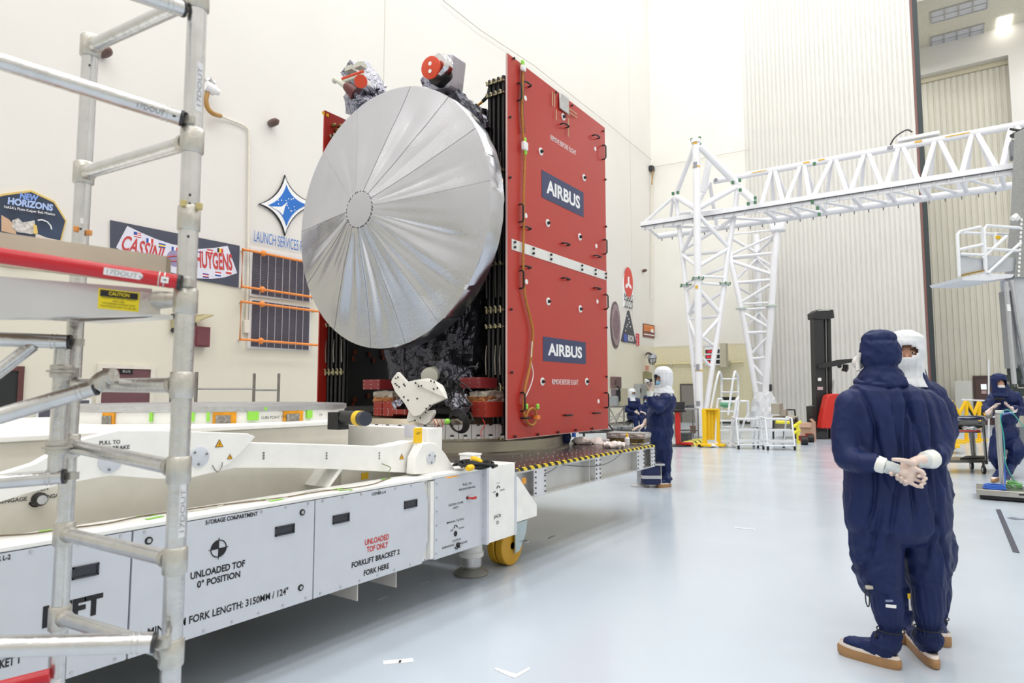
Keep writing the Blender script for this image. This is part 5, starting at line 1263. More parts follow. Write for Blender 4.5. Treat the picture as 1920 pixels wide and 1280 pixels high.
# sagging cables along the wall tops
m = MB(); pts = [P(x, y, X=WX0+.1) for x, y in ((830, 0), (900, 56), (1000, 122), (1140, 232), (1222, 300))]
single('wall_cable', MB().tube(pts, .012, 5), mat('thin_cable', (190, 186, 176), .6), 'thin grey cable sloping down along the left wall behind the spacecraft', 'cable')
pts = [P(x, y, Y=WY1-.1) for x, y in ((1226, 313), (1300, 300), (1405, 280))]
single('wall_cable', MB().tube(pts, .012, 5), mat('thin_cable', (190, 186, 176), .6), 'thin grey cable rising along the far wall toward the sliding door', 'cable')
# personnel door and panel beyond the sliding door
a, b = P(1829, 709, Y=YB+.4), P(1856, 709, Y=YB+.4)
o = struct('door_7', MB().box((a.x, YB+.38, 0), (b.x, YB+.46, a.z)), mat('brown_door', (84, 62, 58), .5))
t = T('door_window', 'bright square window in the brown door beyond the sliding door', 'window', (a.x+.5, YB+.37, 1.4))
q0, q1 = P(1839, 720, Y=YB+.37), P(1850, 730, Y=YB+.37); t.part('pane', MB().box((q0.x, YB+.36, q1.z), (q1.x, YB+.38, q0.z)), mat('bright_pane', (225, 232, 240), .2, emit=.6)); 
q0, q1 = P(1840, 732, Y=YB+.37), P(1850, 738, Y=YB+.37); t.part('notice', MB().box((q0.x, YB+.36, q1.z), (q1.x, YB+.38, q0.z)), mat('notice_pink', (190, 160, 160), .5))
struct('trim_29', MB().box((a.x-.1, YB+.36, 0), (a.x, YB+.46, a.z)).box((b.x, YB+.36, 0), (b.x+.1, YB+.46, a.z)).box((a.x-.1, YB+.36, a.z), (b.x+.1, YB+.46, a.z+.12)), mat('dark_frame', (70, 52, 50), .5))
a, b = P(1789, 714, Y=YB-.5), P(1824, 760, Y=YB-.5)
t = T('white_cabinet', 'plain off-white board cabinet left of the brown door', 'cabinet', (a.x, YB-.5, 0)); t.part('body', MB().box((a.x, YB-.5, .1), (b.x, YB-.1, a.z)), mat('offwhite_board', (212, 212, 204), .5), bevel=.01); t.part('plinth', MB().box((a.x+.03, YB-.47, 0), (b.x-.03, YB-.13, .1)), M_dsteel)
# ================================================================ white tubular gantry crane
M_gw = mat('gantry_white', (240, 240, 244), .35, 0, .015, 2)
M_clip = mat('green_clamp', (70, 120, 84), .5)
YG = 21.2
base_ = P(1312, 819, Z=0)
t = T('gantry_crane', 'huge white tubular truss gantry crane standing across the far half of the room', 'crane', (base_.x, base_.y, 0))
GR = t
def tp(q, y): return P(q[0], q[1], Y=y)
Y1, Y2, Y3 = base_.y, base_.y+1.0, base_.y+.9       # front column, left chord, right chord
def lerp_chord(pts, y0, y1):      # pixel rows of a chord, Y runs from the foot (y0) to the head (y1)
    n = len(pts); return [tp(q, y0+(y1-y0)*k/(n-1)) for k, q in enumerate(pts)]
leg = t.part('front_leg_column', MB().tube([tp((1312, 818), Y1), tp((1308, 480), Y1), tp((1305, 264), Y1)], [.125, .125, .125], 20), M_gw)
def sub(name, a, b, r, par): return t.part(name, MB().cyl(a, b, r, n=12), M_gw, parent=par)
t.part('leg_cap', MB().lathe([(.17, 0), (.17, .12), (.13, .14)], tp((1305, 268), Y1), n=20), M_gw, parent=leg)
L = lambda y: Y1+.1+(Y2-Y1)*max(0, min(1, (818-y)/450.))
cl = [(1310, 812), (1304, 720), (1294, 620), (1286, 536), (1280, 480), (1274, 430), (1267, 366)]
crr = [(1316, 812), (1331, 720), (1346, 620), (1358, 534), (1364, 480), (1374, 420), (1384, 346)]
t.part('leg_chord', MB().tube([tp(q, L(q[1])) for q in cl], .085, 14), M_gw, parent=leg)
t.part('leg_chord', MB().tube([tp(q, L(q[1])) for q in crr], .09, 14), M_gw, parent=leg)
def xat(ch, y):
    for (x0, y0), (x1, y1) in zip(ch, ch[1:]):
        if y1 <= y <= y0: return x0+(x1-x0)*(y0-y)/(y0-y1)
    return ch[-1][0]
lc = lambda y: tp((xat(cl, y), y), L(y)); rc = lambda y: tp((xat(crr, y), y), L(y)); fc = lambda y: tp((1312-(818-y)*.0126, y), Y1)
for a, b, r in ((lc(368), fc(392), .1), (rc(348), fc(392), .1), (fc(400), rc(464), .075), (lc(474), fc(418), .07), (lc(478), rc(470), .065), (lc(478), fc(500), .07), (fc(500), rc(466), .07), (lc(530), fc(520), .05), (fc(518), rc(520), .05),
                (lc(544), fc(530), .05), (fc(530), rc(534), .05), (fc(540), rc(588), .075), (lc(592), fc(546), .06), (lc(590), rc(545), .06), (lc(598), rc(592), .055), (lc(600), fc(645), .065), (fc(640), rc(596), .065), (fc(626), rc(650), .05), (lc(470), rc(410), .06), (lc(530), rc(500), .05),
                (fc(664), rc(690), .05), (lc(690), fc(655), .045), (lc(650), rc(648), .045), (lc(400), rc(392), .06)):
    sub('leg_brace', a, b, r, leg)
for f_ in (lambda: lc(535), lambda: fc(522), lambda: rc(532)):
    q = f_(); t.part('flange', MB().lathe([(.16, -.03), (.2, -.03), (.2, -.01), (.13, -.01), (.13, .01), (.2, .01), (.2, .03), (.16, .03)], q, n=18), mat('flange_pale', (205, 216, 208), .4), parent=leg)
    for k in range(6): t.part('flange_clamp', MB().obox(q+V((.19*math.cos(k*PI/3), .19*math.sin(k*PI/3), 0)), (.04, .04, .1)), M_clip, parent=leg)
# marks on the column
for py, h, c, w in ((269, 6, 'y', .16), (315, 3, 'y', .27), (539, 6, 'y', .1), (696, 3, 'y', .27), (689, 13, 'g', .13), (311, 12, 'g', .13), (756, 9, 'g', .13), (299, 5, 'w', .06)):
    q = fc(py); hh = h*.0175
    mm = dict(y=mat('mark_yellow', (226, 178, 60), .5), g=mat('mark_grey', (150, 150, 156), .5, 0, .5, 60), w=M_foam)[c]
    if w > .2: t.part('ring_mark', MB().lathe([(.127, 0), (.13, 0), (.13, hh), (.127, hh)], q, n=20), mm, parent=leg)
    else: t.part('mark_plate', MB().obox(q-YA*.128+XA*.0, (w, .01, hh)), mm, parent=leg)
# head struts
apex = tp((1305, 266), Y1); nl = lc(366); nr = rc(346)
sub('head_strut', apex, nl, .085, leg); sub('head_strut', tp((1312, 274), Y1), nr, .12, leg); sub('head_strut', tp((1312, 280), Y1+.05), tp((1376, 346), L(350)), .05, leg)
# ---- second leg, on the far side
Yf = 28.6
c2l = [(1428, 802), (1415, 720), (1395, 600), (1386, 560), (1370, 486), (1366, 443)]; c2r = [(1433, 802), (1436, 720), (1445, 600), (1449, 540), (1452, 486), (1458, 432)]; c2b = [(1430, 802), (1428, 720), (1424, 600), (1422, 540), (1420, 480), (1418, 440)]
g = {}
leg2 = t.part('rear_leg_chord', MB().tube([tp(q, Yf) for q in c2r], .14, 16), M_gw)
t.part('leg_chord', MB().tube([tp(q, Yf) for q in c2l], .12, 14), M_gw, parent=leg2); t.part('leg_chord', MB().tube([tp(q, Yf+1.1) for q in c2b], .14, 14), M_gw, parent=leg2)
l2 = lambda y: tp((xat(c2l, y), y), Yf); r2 = lambda y: tp((xat(c2r, y), y), Yf); b2 = lambda y: tp((xat(c2b, y), y), Yf+1.0)
for a, b, r in ((l2(484), b2(480), .07), (l2(489), r2(515), .08), (b2(484), r2(514), .07), (b2(484), l2(525), .06), (l2(530), r2(524), .07), (r2(530), l2(568), .07), (l2(570), r2(567), .05), (l2(580), r2(577), .05), (l2(585), r2(615), .07), (b2(585), l2(616), .05), (b2(585), r2(612), .06),
                (l2(624), r2(622), .07), (r2(628), l2(666), .06), (l2(672), r2(670), .06), (l2(679), r2(712), .06), (b2(530), l2(530), .05), (l2(537), b2(560), .05), (l2(443), b2(475), .07), (r2(438), l2(478), .06), (r2(440), b2(474), .07), (l2(482), r2(474), .06), (b2(482), r2(500), .06), (l2(440), r2(430), .04), (l2(715), r2(722), .05), (l2(640), b2(668), .05)):
    sub('leg_brace', a, b, r, leg2)
for q in (l2(578), b2(575), r2(573)):
    t.part('flange', MB().lathe([(.16, -.03), (.24, -.03), (.24, .03), (.16, .03)], q, n=16), mat('flange_pale', (205, 216, 208), .4), parent=leg2)
t.part('leg_cap', MB().obox(tp((1458, 424), Yf), (.6, .5, .5)), M_gw, parent=leg2, bevel=.08)
# ---- triangular beam
bt0, bt1 = tp((1338, 336), 22.9), tp((1990, 224), 22.9); zt_ = (tp((1450, 316), 22.9).z+tp((1900, 240), 22.9).z)/2
top = t.part('beam_top_chord', MB().cyl((bt0.x, 22.9, zt_), (bt1.x, 22.9, zt_), .105, n=18), M_gw)
fb0, fb1 = tp((1203, 416), 22.2), tp((1990, 308), 22.2); zf = (tp((1420, 386), 22.2).z+tp((1900, 321), 22.2).z)/2
t.part('front_rail', MB().box((fb0.x, 22.1, zf-.02), (fb1.x, 22.3, zf+.14)), M_gw)
t.part('rail_web', MB().box((fb0.x, 22.17, zf-.16), (fb1.x, 22.23, zf-.03)), M_gw)
t.part('rail_strip', MB().box((fb0.x, 22.09, zf-.035), (fb1.x, 22.31, zf-.02)), mat('rail_dark', (90, 90, 94), .5))
m = MB(); x = fb0.x+.15
while x < fb1.x-.1: m.box((x-.012, 22.12, zf-.2), (x+.012, 22.17, zf-.04)); x += .36
t.part('rail_hangers', m, M_alu)
rb0, rb1 = tp((1234, 438), 23.8), tp((1990, 342), 23.8); zr = (tp((1420, 412), 23.8).z+tp((1900, 353), 23.8).z)/2
t.part('rear_chord', MB().cyl((rb0.x, 23.8, zr), (rb1.x, 23.8, zr), .115, n=16), M_gw)
m = MB(); x = rb0.x+.15
while x < rb1.x-.1: m.box((x-.015, 23.78, zr-.2), (x+.015, 23.82, zr-.1)); x += .42
t.part('rear_hangers', m, mat('stud_grey', (120, 120, 124), .5))
tops = [(1449, 0), (1504, 0), (1563, 0), (1625, 0), (1690, 0), (1759, 0), (1830, 0), (1905, 0)]
bots = [1423, 1470, 1521, 1591, 1658, 1727, 1800, 1876, 1955]
tx = [tp((q, 300), 22.9).x for q, _ in tops]; bx = [tp((q, 350), 22.2).x for q in bots]
for i, x in enumerate(tx):
    for s in (-1, 1):
        j = i if s < 0 else i+1
        sub('web_brace', V((x+s*.07, 22.88, zt_-.05)), V((bx[j]-s*.06, 22.2, zf+.1)), .07, top)
        sub('web_brace', V((x+s*.07, 22.93, zt_-.05)), V((bx[j]+.1-s*.05, 23.8, zr+.06)), .06, top)
for j, x in enumerate(bx):
    sub('cross_brace', V((x, 22.2, zf)), V((x+.2, 23.8, zr)), .06, top)
    if j+1 < len(bx): sub('cross_brace', V((x, 22.2, zf)), V((bx[j+1], 23.8, zr)), .045, top)
ex = fb0.x; 
for a, b, r in ((V((ex+.1, 22.2, zf+.1)), tp((1262, 370), 22.1), .06), (V((ex+.2, 22.2, zf-.05)), V((rb0.x, 23.8, zr)), .06), (V((tx[0]-2.2, 22.9, zt_)), V((bx[0]-1.9, 23.8, zr)), .07), (V((tx[0]-2.2, 22.9, zt_)), V((bx[0]-2.4, 22.2, zf)), .07), (V((bx[0]-1.9, 22.2, zf)), V((bx[0], 23.8, zr)), .05), (tp((1386, 352), 22.3), tp((1415, 378), 22.2), .12), (V((bx[0]-4, 22.2, zf)), V((bx[0]-1.8, 23.8, zr)), .06), (tp((1330, 300), 22.4), tp((1318, 360), 22.4), .12), (tp((1262, 372), 22.2), tp((1258, 405), 23.4), .05)):
    sub('end_brace', a, b, r, top)
for px in (1385, 1372, 1403, 1416, 1522, 1536):
    q = tp((px, 345 if px < 1400 else 375), 22.0) if px < 1500 else tp((px, 400), 22.2); 
for px, py in ((1374, 342), (1387, 338), (1388, 356), (1403, 382), (1416, 379), (1416, 371), (1527, 307), (1523, 379), (1536, 402), (1533, 390), (1297, 262), (1312, 259), (1314, 272), (1262, 363), (1271, 361)):
    t.part('green_clamp', MB().obox(tp((px, py), 21.9), (.08, .08, .1)), M_clip, parent=top)
for px, py, w in ((1512, 303, .2), (1540, 298, .2), (1722, 267, .2), (1330+93, 318, .5), (1795, 254, .6)):
    q = tp((px, py), 22.79); t.part('mark_plate', MB().box((q.x-w/2, 22.78, zt_-.0), (q.x+w/2, 22.8, zt_+.05 if w < .3 else zt_+.03)), mat('mark_yellow', (226, 178, 60), .5), parent=top)
q = tp((1336, 333), 22.79); t.part('mark_plate', MB().box((q.x+.05, 22.78, zt_-.06), (q.x+.17, 22.8, zt_+.06)), mat('mark_grey', (150, 150, 156), .5, 0, .5, 60), parent=top)
q = tp((1669, 278), 22.79); t.part('mark_plate', MB().box((q.x-.08, 22.78, zt_-.06), (q.x+.08, 22.8, zt_+.06)), mat('mark_grey', (150, 150, 156), .5, 0, .5, 60), parent=top)
q = tp((1722, 262), 22.9); t.part('power_box', MB().obox((q.x, 22.9, zt_+.2), (1.1, .25, .1)), M_foam, parent=top, bevel=.02)
t.part('power_lead', MB().tube(smooth_path([(q.x-.75, 22.9, zt_+.12), (q.x-.6, 22.9, zt_+.35), (q.x-.3, 22.9, zt_+.5), (q.x-.15, 22.9, zt_+.4)], 4), .025, 6), M_dsteel, parent=top)
# plastic-wrapped base of the second leg
w = [tp(q, Yf-.3) for q in ((1420, 756), (1440, 758), (1450, 802), (1408, 803))]; c0 = tp((1430, 756), Yf); 
prof = [(.62, .01), (.58, .3), (.54, .7), (.46, 1.1), (.4, 1.35), (.33, 1.5)]
t.part('plastic_wrap', crumple(MB().lathe(prof, (c0.x+.05, Yf, 0), n=28), .05, 2.6, 1), mat('white_plastic_film', (224, 226, 230), .3, 0, .05, 3), parent=leg2, smooth=None)
# hoist trolley and its scissor pack at the right end of the beam
h0 = tp((1912, 262), 21.6); th_ = T('hoist_trolley', 'dark folded scissor hoist hanging on the right end of the gantry beam', 'hoist', (h0.x, h0.y, h0.z-.6))
m = MB()
for k in range(4): z = h0.z+.35-.2*k; m.tube([(h0.x-.2, h0.y, z), (h0.x+.25, h0.y, z-.2)], .035, 6).tube([(h0.x+.25, h0.y, z), (h0.x-.2, h0.y, z-.2)], .035, 6)
th_.parts('scissor_link', m, M_dsteel)
a = tp((1893, 292), 21.6)
th_.part('hoist_body', MB().box((a.x, 21.4, a.z-.1), (a.x+1.2, 21.8, a.z+.32)), mat('hoist_grey', (120, 122, 128), .4, .5), bevel=.02); th_.part('hoist_hook', MB().tube([(a.x+.5, 21.6, a.z-.1), (a.x+.5, 21.6, a.z-.9)], .03, 6), M_dsteel)
# ================================================================ things at the far side of the floor
def B(px, py): return P(px, py, Z=0)
def dep(p): return V(p).dot(FW)
def at(px, py, p): return P(px, py, d=dep(p))      # point above the same depth line as ground point p
M_wt = mat('white_tube', (232, 234, 238), .35)
M_grn = mat('pale_green_net', (120, 190, 150), .6)
def tubes(t, name, segs, r, m, n=8, par=None):
    for s in segs: t.part(name, MB().tube(s, r, n), m, parent=par)
# rolling platform ladder
b = B(1362, 838); d = dep(b)
t = T('rolling_ladder', 'tall white rolling ladder with looped handrails right of the yellow barrier', 'ladder', (b.x, b.y, 0))
e = lambda px, py, dd=0: P(px, py, d=d+dd)
for dd in (0, ):
    t.part('handrail', MB().tube(smooth_path([e(1333, 765), e(1346, 703), e(1351, 700, .3), e(1353, 712, .9), e(1353, 760, .9)], 4), .03, 8), M_wt)
    t.part('handrail', MB().tube(smooth_path([e(1365, 778), e(1376, 703), e(1381, 700, .3), e(1384, 712, .9), e(1384, 760, .9)], 4), .03, 8), M_wt)
t.part('side_rail', MB().tube(smooth_path([e(1341, 830), e(1345, 756), e(1350, 748), e(1355, 750, .5)], 4), .03, 8), M_wt)
t.part('side_rail', MB().tube([e(1369, 833), e(1381, 750), e(1384, 745, .5)], .035, 8), M_wt)
t.part('side_rail', MB().tube([e(1375, 833), e(1385, 752)], .03, 8), M_wt)
for y, x0, x1 in ((826, 1346, 1371), (806, 1348, 1374), (788, 1349, 1376), (770, 1351, 1379), (752, 1352, 1382)):
    t.part('step', MB().prism([e(x0, y), e(x1, y), e(x1+1, y-2, .22), e(x0+1, y-2, .22)], (0, 0, -.03)), M_wt)
tubes(t, 'guard_rail', [[e(1352, 710, .9), e(1383, 710, .9)], [e(1353, 735, .9), e(1384, 735, .9)], [e(1353, 760, .9), e(1353, 828, 1.2)], [e(1384, 760, .9), e(1386, 828, 1.2)], [e(1353, 800, 1), e(1386, 800, 1)]], .022, M_wt)
t.part('back_leg', MB().tube([e(1388, 752, 1), e(1402, 752, 1), e(1403, 790, 1.1)], .04, 8), M_wt)
t.part('back_leg', MB().tube([e(1386, 828, 1.2), e(1395, 790, 1), e(1403, 775, 1)], .03, 8), M_wt)
for px, py, dd in ((1371, 838, 0), (1343, 838, 0), (1386, 830, 1.2)): q = e(px, py, dd); q.z = 0; t.part('rubber_foot', MB().lathe([(.12, 0), (.13, .03), (.06, .1), (.03, .16)], q, n=14), mat('foot_white', (214, 214, 216), .5))
t.part('green_net', MB().ell(e(1361, 758, .5), (.18, .18, .1), 10, 6), M_grn)
q = e(1367, 748, .5); t2 = T('basin', 'small black basin resting on top of the rolling ladder', 'basin', tuple(q)); t2.part('bowl', MB().lathe([(.14, -.06), (.18, .04), (.2, .05), (.17, .05), (.13, -.04)], q, n=18), M_black); t2.part('rim', MB().torus(q+ZA*.05, .19, .012, ZA, 18, 6), M_black)
# yellow folded barrier
b = B(1333, 838); d = dep(b); e = lambda px, py, dd=0: P(px, py, d=d+dd)
t = T('folding_barrier', 'bright yellow folded expanding barrier standing before the gantry leg', 'barrier', (b.x, b.y, 0))
for x in (1321, 1346): 
    u0, u1 = e(x, 836), e(x, 766); t.part('end_post', MB().box(u0-V((.045, .04, 0)), u1+V((.045, .04, 0))), M_yellow, bevel=.01); t.part('foot', MB().box((u0.x-.2, u0.y-.12, .02), (u0.x+.2, u0.y+.12, .1)), M_yellow, bevel=.02)
    t.part('foot_wheel', MB().cyl((u0.x-.1, u0.y-.15, .04), (u0.x-.1, u0.y+.15, .04), .04, n=12), M_black)
t.part('base_cap', MB().lathe([(.16, 0), (.16, .03), (.05, .08)], e(1333, 836)*1, n=18), M_foam)
for i in range(7):
    x = 1325+2.9*i; u0, u1 = e(x, 824, .02*(i % 2)), e(x+(1 if i % 2 else -1), 768, .02*(i % 2)); t.part('slat', MB().box(u0-V((.022, .01, 0)), u1+V((.022, .01, 0))), mat('barrier_amber', (238, 190, 20), .45), bevel=.003)
t.part('top_bar', MB().box(e(1320, 768)-V((0, .03, 0)), e(1347, 766)+V((0, .03, 0))), M_yellow)
# two low step stools
def stool(px, py, w, h, lab, mirror=1):
    b = B(px, py); t = T('step_stool', lab, 'step stool', (b.x, b.y, 0), 'white three-step stools'); sc = dep(b)/F; W_ = w*sc; H_ = h*sc
    f = lambda x, y, z: b+RT*(x*W_)+FW*(y*.6)+ZA*(z*H_)
    for x in (0, 1):
        t.part('side_frame', MB().tube([f(x, 0, .12), f(x+.05*mirror, .35, .98), f(x+.05*mirror, .9, 1.0)], .022, 8), M_wt)
        t.part('leg', MB().tube([f(x, 0, .1), f(x+.06, 1.3, .1)], .02, 8), M_wt); t.part('leg', MB().tube([f(x+.05*mirror, .9, 1.), f(x+.06, 1.3, .1)], .02, 8), M_wt)
        t.part('foot', MB().cyl(f(x, 0, .0), f(x, 0, .12), .03, n=10), M_black); t.part('foot', MB().cyl(f(x+.06, 1.3, .0), f(x+.06, 1.3, .12), .03, n=10), M_black)
    for z, y0 in ((.28, .02), (.62, .2), (.96, .4)):
        t.part('step', MB().prism([f(0, y0, z), f(1, y0, z), f(1.03, y0+.42, z+.02), f(.03, y0+.42, z+.02)], (0, 0, -.04)), mat('stool_tread', (214, 216, 220), .4))
    t.part('stretcher', MB().tube([f(0, 0, .14), f(1, 0, .14)], .02, 8), M_wt)
stool(1385, 842, 46, 58, 'white three-step stool on the left of the touching pair')
stool(1440, 844, 50, 60, 'white three-step stool on the right of the touching pair')
# red post with round base
b = B(1272, 836); t = T('stanchion', 'red square post on a dark round base right of the photographing person', 'post', (b.x, b.y, 0)); u = at(1272, 772, b)
t.part('post', MB().box((b.x-.06, b.y-.06, .03), (b.x+.06, b.y+.06, u.z)), M_red, bevel=.008); t.part('base', MB().lathe([(.34, 0), (.34, .03), (.1, .06)], (b.x, b.y, 0), n=28), M_dsteel)
t.part('red_foot', MB().box((b.x+.1, b.y-.1, .05), (b.x+.4, b.y+.1, .12)), M_red, bevel=.01); t.part('top_plate', MB().box((b.x-.14, b.y-.1, u.z), (b.x+.2, b.y+.1, u.z+.03)), M_black)
q = at(1271, 771, b); t = T('laptop', 'small black laptop open on top of the red post', 'laptop', (q.x, q.y, u.z+.03)); t.part('keyboard', MB().box((b.x-.13, b.y-.12, u.z+.03), (b.x+.18, b.y+.12, u.z+.055)), M_black); t.part('screen', MB().obox((b.x+.02, b.y+.1, u.z+.17), (.3, .015, .22), Euler((R(-12), 0, 0)).to_matrix()), M_ink)
# yellow-black cable cover
b = B(1284, 836); e1 = B(1314, 828)
t = T('cable_cover', 'yellow and black striped cable ramp on the floor beside the yellow barrier', 'cable cover', (b.x, b.y, 0))
u = (e1-b).normalized(); w = u.cross(ZA); pr = [b-w*.22, b-w*.12+ZA*.1, b+w*.12+ZA*.1, b+w*.22]
hz_ = mat('hazard_soft', (224, 214, 80), .5, 0, .2, 3)
t.part('ramp', MB().prism(pr, e1-b), hz_); m = MB()
for k in range(4): q = b+(e1-b)*(.05+.26*k); m.prism([q-w*.225+ZA*.004, q-w*.125+ZA*.106, q+w*.125+ZA*.106, q+w*.225+ZA*.004], u*.1)
t.parts('black_stripe', m, M_black)
# work tables and clutter
def table(x0, x1, py, h, lab, depth=.7, top=(150, 150, 154), name='work_table'):
    a = B(x0, py); c = B(x1, py); ln = (c-a).length; t = T(name, lab, 'table', tuple((a+c)/2)); u = (c-a).normalized(); f = V((-u.y, u.x, 0))
    if f.dot(FW) < 0: f = -f
    rot = Matrix((u, f, ZA)).transposed()
    t.part('tabletop', MB().obox((a+c)/2+f*depth/2+ZA*h, (ln, depth, .04), rot), mat('top_%d' % top[0], top, .35, .3))
    for i in (0.04, .96):
        for j in (.06, .94): q = a+u*ln*i+f*depth*j; t.part('leg', MB().cyl(q, q+ZA*(h-.02), .022, n=8), M_steel)
    t.part('shelf', MB().obox((a+c)/2+f*depth/2+ZA*.25, (ln*.92, depth*.85, .02), rot), M_dsteel)
    return a, c, u, f
table(1274, 1312, 822, .95, 'steel work table with instruments between the red post and the gantry leg')
b = B(1290, 818)
for i, (px, w, h, col, lab) in enumerate(((1284, .25, .06, (70, 70, 74), 'flat black instrument on the work table near the red post'), (1300, .3, .1, (90, 92, 96), 'grey instrument box on the work table by the gantry leg'))):
    q = at(px, 770, b); q.z = .97; single('instrument', MB().obox(q+ZA*h/2+FW*.2, (w, .2, h)), mat('inst_%d' % i, col, .5), lab, 'instrument', bevel=.01)
for i, (x0, x1, y, lab, col) in enumerate(((1276, 1290, 828, 'low dark equipment case under the steel work table', (58, 60, 64)), (1294, 1312, 812, 'brown wooden box on the floor beside the gantry leg', (120, 84, 66)))):
    a, c = B(x0, y), B(x1, y); q = (a+c)/2; s = (c-a).length; tt = T('equipment_case', lab, 'case', tuple(q)); tt.part('body', MB().box(q-V((s/2, 0, 0)), q+V((s/2, .4, .22))), mat('case_%d' % i, col, .5), bevel=.01); tt.part('lid', MB().box(q+V((-s/2-.01, -.01, .22)), q+V((s/2+.01, .41, .27))), mat('casel_%d' % i, tuple(v+14 for v in col), .5))
# electronics racks by the wall, between cover and seated people
b = B(1152, 822)
t = T('equipment_cart', 'cluttered metal equipment cart against the left wall right of the red cover', 'cart', (b.x, b.y, 0))
e = lambda px, py, dd=0: P(px, py, d=dep(b)+dd)
t.part('shelf', MB().prism([e(1139, 797), e(1180, 797), e(1182, 794, .7), e(1142, 794, .7)], (0, 0, -.04)), M_steel); t.part('shelf', MB().prism([e(1139, 762), e(1172, 762), e(1174, 760, .7), e(1142, 760, .7)], (0, 0, -.04)), M_steel)
tubes(t, 'upright', [[e(x, 762, dd), e(x, 815, dd)] for x in (1142, 1170) for dd in (0, .7)], .03, M_steel)
tubes(t, 'cross_tube', [[e(1143, 765), e(1168, 812)], [e(1168, 765), e(1143, 812)], [e(1141, 780), e(1172, 780)], [e(1142, 790), e(1166, 770)]], .02, M_steel)
t.part('case', MB().box(e(1143, 760), e(1160, 742)+V((0, .4, 0))), mat('rack_grey', (150, 152, 154), .5)); t.part('case', MB().box(e(1146, 742), e(1156, 730)+V((0, .3, 0))), mat('rack_mauve', (110, 96, 104), .5)); t.part('case', MB().box(e(1161, 760), e(1170, 728)+V((0, .3, 0))), mat('rack_olive', (170, 164, 140), .5))
tubes(t, 'cable', [smooth_path([e(1156, 724), e(1160, 726), e(1163, 738), e(1162, 752)], 4), smooth_path([e(1157, 732), e(1160, 742), e(1164, 748), e(1166, 760)], 4)], .035, M_black)
tubes(t, 'caster', [[e(1145, 818), e(1147, 820)], [e(1168, 818), e(1170, 820)]], .07, M_black)
# small round table in front of the seated person
b = B(1196, 806); t = T('pedestal_table', 'small grey pedestal table between the seated person and the photographer', 'table', (b.x, b.y, 0)); u = at(1196, 773, b); PED = u
t.part('tabletop', MB().lathe([(.34, -.03), (.36, 0), (.34, .01)], u, n=24), M_steel); t.part('column', MB().cyl((u.x, u.y, .03), u, .05, n=12), M_foam); t.part('base', MB().lathe([(.28, 0), (.28, .03), (.05, .06)], (u.x, u.y, 0), n=20), M_steel)
# box, boards and yellow gear beyond the stools
b = B(1480, 822); e = lambda px, py, dd=0: P(px, py, d=dep(b)+dd)
t = T('test_bench', 'low beige instrument bench with grey boxes behind the two step stools', 'bench', (b.x, b.y, 0))
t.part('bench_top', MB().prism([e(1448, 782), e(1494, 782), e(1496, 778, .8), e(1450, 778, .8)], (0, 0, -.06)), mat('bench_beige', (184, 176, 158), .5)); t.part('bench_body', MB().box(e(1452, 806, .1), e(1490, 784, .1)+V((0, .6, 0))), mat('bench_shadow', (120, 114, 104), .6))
tubes(t, 'leg', [[e(x, 782), e(x, 822)] for x in (1450, 1470, 1492)], .03, M_dsteel)
t.part('control_box', MB().box(e(1446, 776), e(1463, 756)+V((0, .4, 0))), mat('panel_beige', (172, 164, 150), .5), bevel=.01); t.part('control_box', MB().box(e(1463, 780), e(1474, 768)+V((0, .3, 0))), mat('panel_beige', (172, 164, 150), .5)); t.part('back_rail', MB().tube([e(1474, 768, .5), e(1490, 768, .5), e(1492, 790, .5)], .03, 8), M_dsteel)
m = MB()
for px, py in ((1450, 763), (1455, 768), (1459, 762), (1452, 772)): m.cyl(e(px, py), e(px, py)-YA*.04, .03, n=8)
t.parts('dial', m, M_black)
b = B(1510, 828); e = lambda px, py, dd=0: P(px, py, d=dep(b)+dd)
t = T('cardboard_box', 'open brown cardboard box on the floor left of the forklift', 'box', (b.x, b.y, 0)); q = e(1501, 826); q.z = 0; q2 = e(1524, 793)
t.part('body', MB().box(q, q2+V((0, .5, 0))), mat('cardboard', (196, 160, 138), .6)); t.part('flap', MB().prism([q2+V((0, 0, 0)), q2+V((0, .5, 0)), q2+V((-.1, .5, .12)), q2+V((-.1, 0, .12))], (.01, 0, 0)), mat('cardboard_flap', (176, 140, 120), .6)); t.part('flap', MB().prism([V((q.x, q.y, q2.z)), V((q2.x, q.y, q2.z)), V((q2.x, q.y-.08, q2.z-.12)), V((q.x, q.y-.08, q2.z-.12))], (0, .01, 0)), mat('cardboard_flap', (176, 140, 120), .6))
b = B(1496, 834); e = lambda px, py, dd=0: P(px, py, d=dep(b)+dd)
t = T('yellow_stand', 'bright yellow low jack stand behind the right step stool', 'stand', (b.x, b.y, 0))
tubes(t, 'tube', [[e(1488, 800, .6), e(1502, 790, .6)], [e(1495, 792, .6), V((e(1497, 826, .6).x, e(1497, 826, .6).y, 0))], [e(1487, 812, .6), e(1500, 806, .6)], [e(1455, 791, .8), e(1480, 792, .8)]], .05, mat('acid_yellow', (236, 224, 60), .5))
for i, px in enumerate((1508, 1520)):
    b = B(px, 834-i*5); t = T('wheel_chock', ('nearer' if i == 0 else 'farther')+' red and black wheeled chock on the floor left of the forklift', 'chock', (b.x, b.y, 0)); t.part('wheel', MB().cyl(b+V((-.08, 0, .12)), b+V((.08, .05, .12)), .12, n=18), M_black); t.part('hub', MB().cyl(b+V((-.09, -.01, .12)), b+V((.09, .06, .12)), .05, n=12), M_red); t.part('yoke', MB().box(b+V((-.14, -.02, .12)), b+V((.06, .1, .26))), mat('yoke_red', (130, 44, 40), .5))
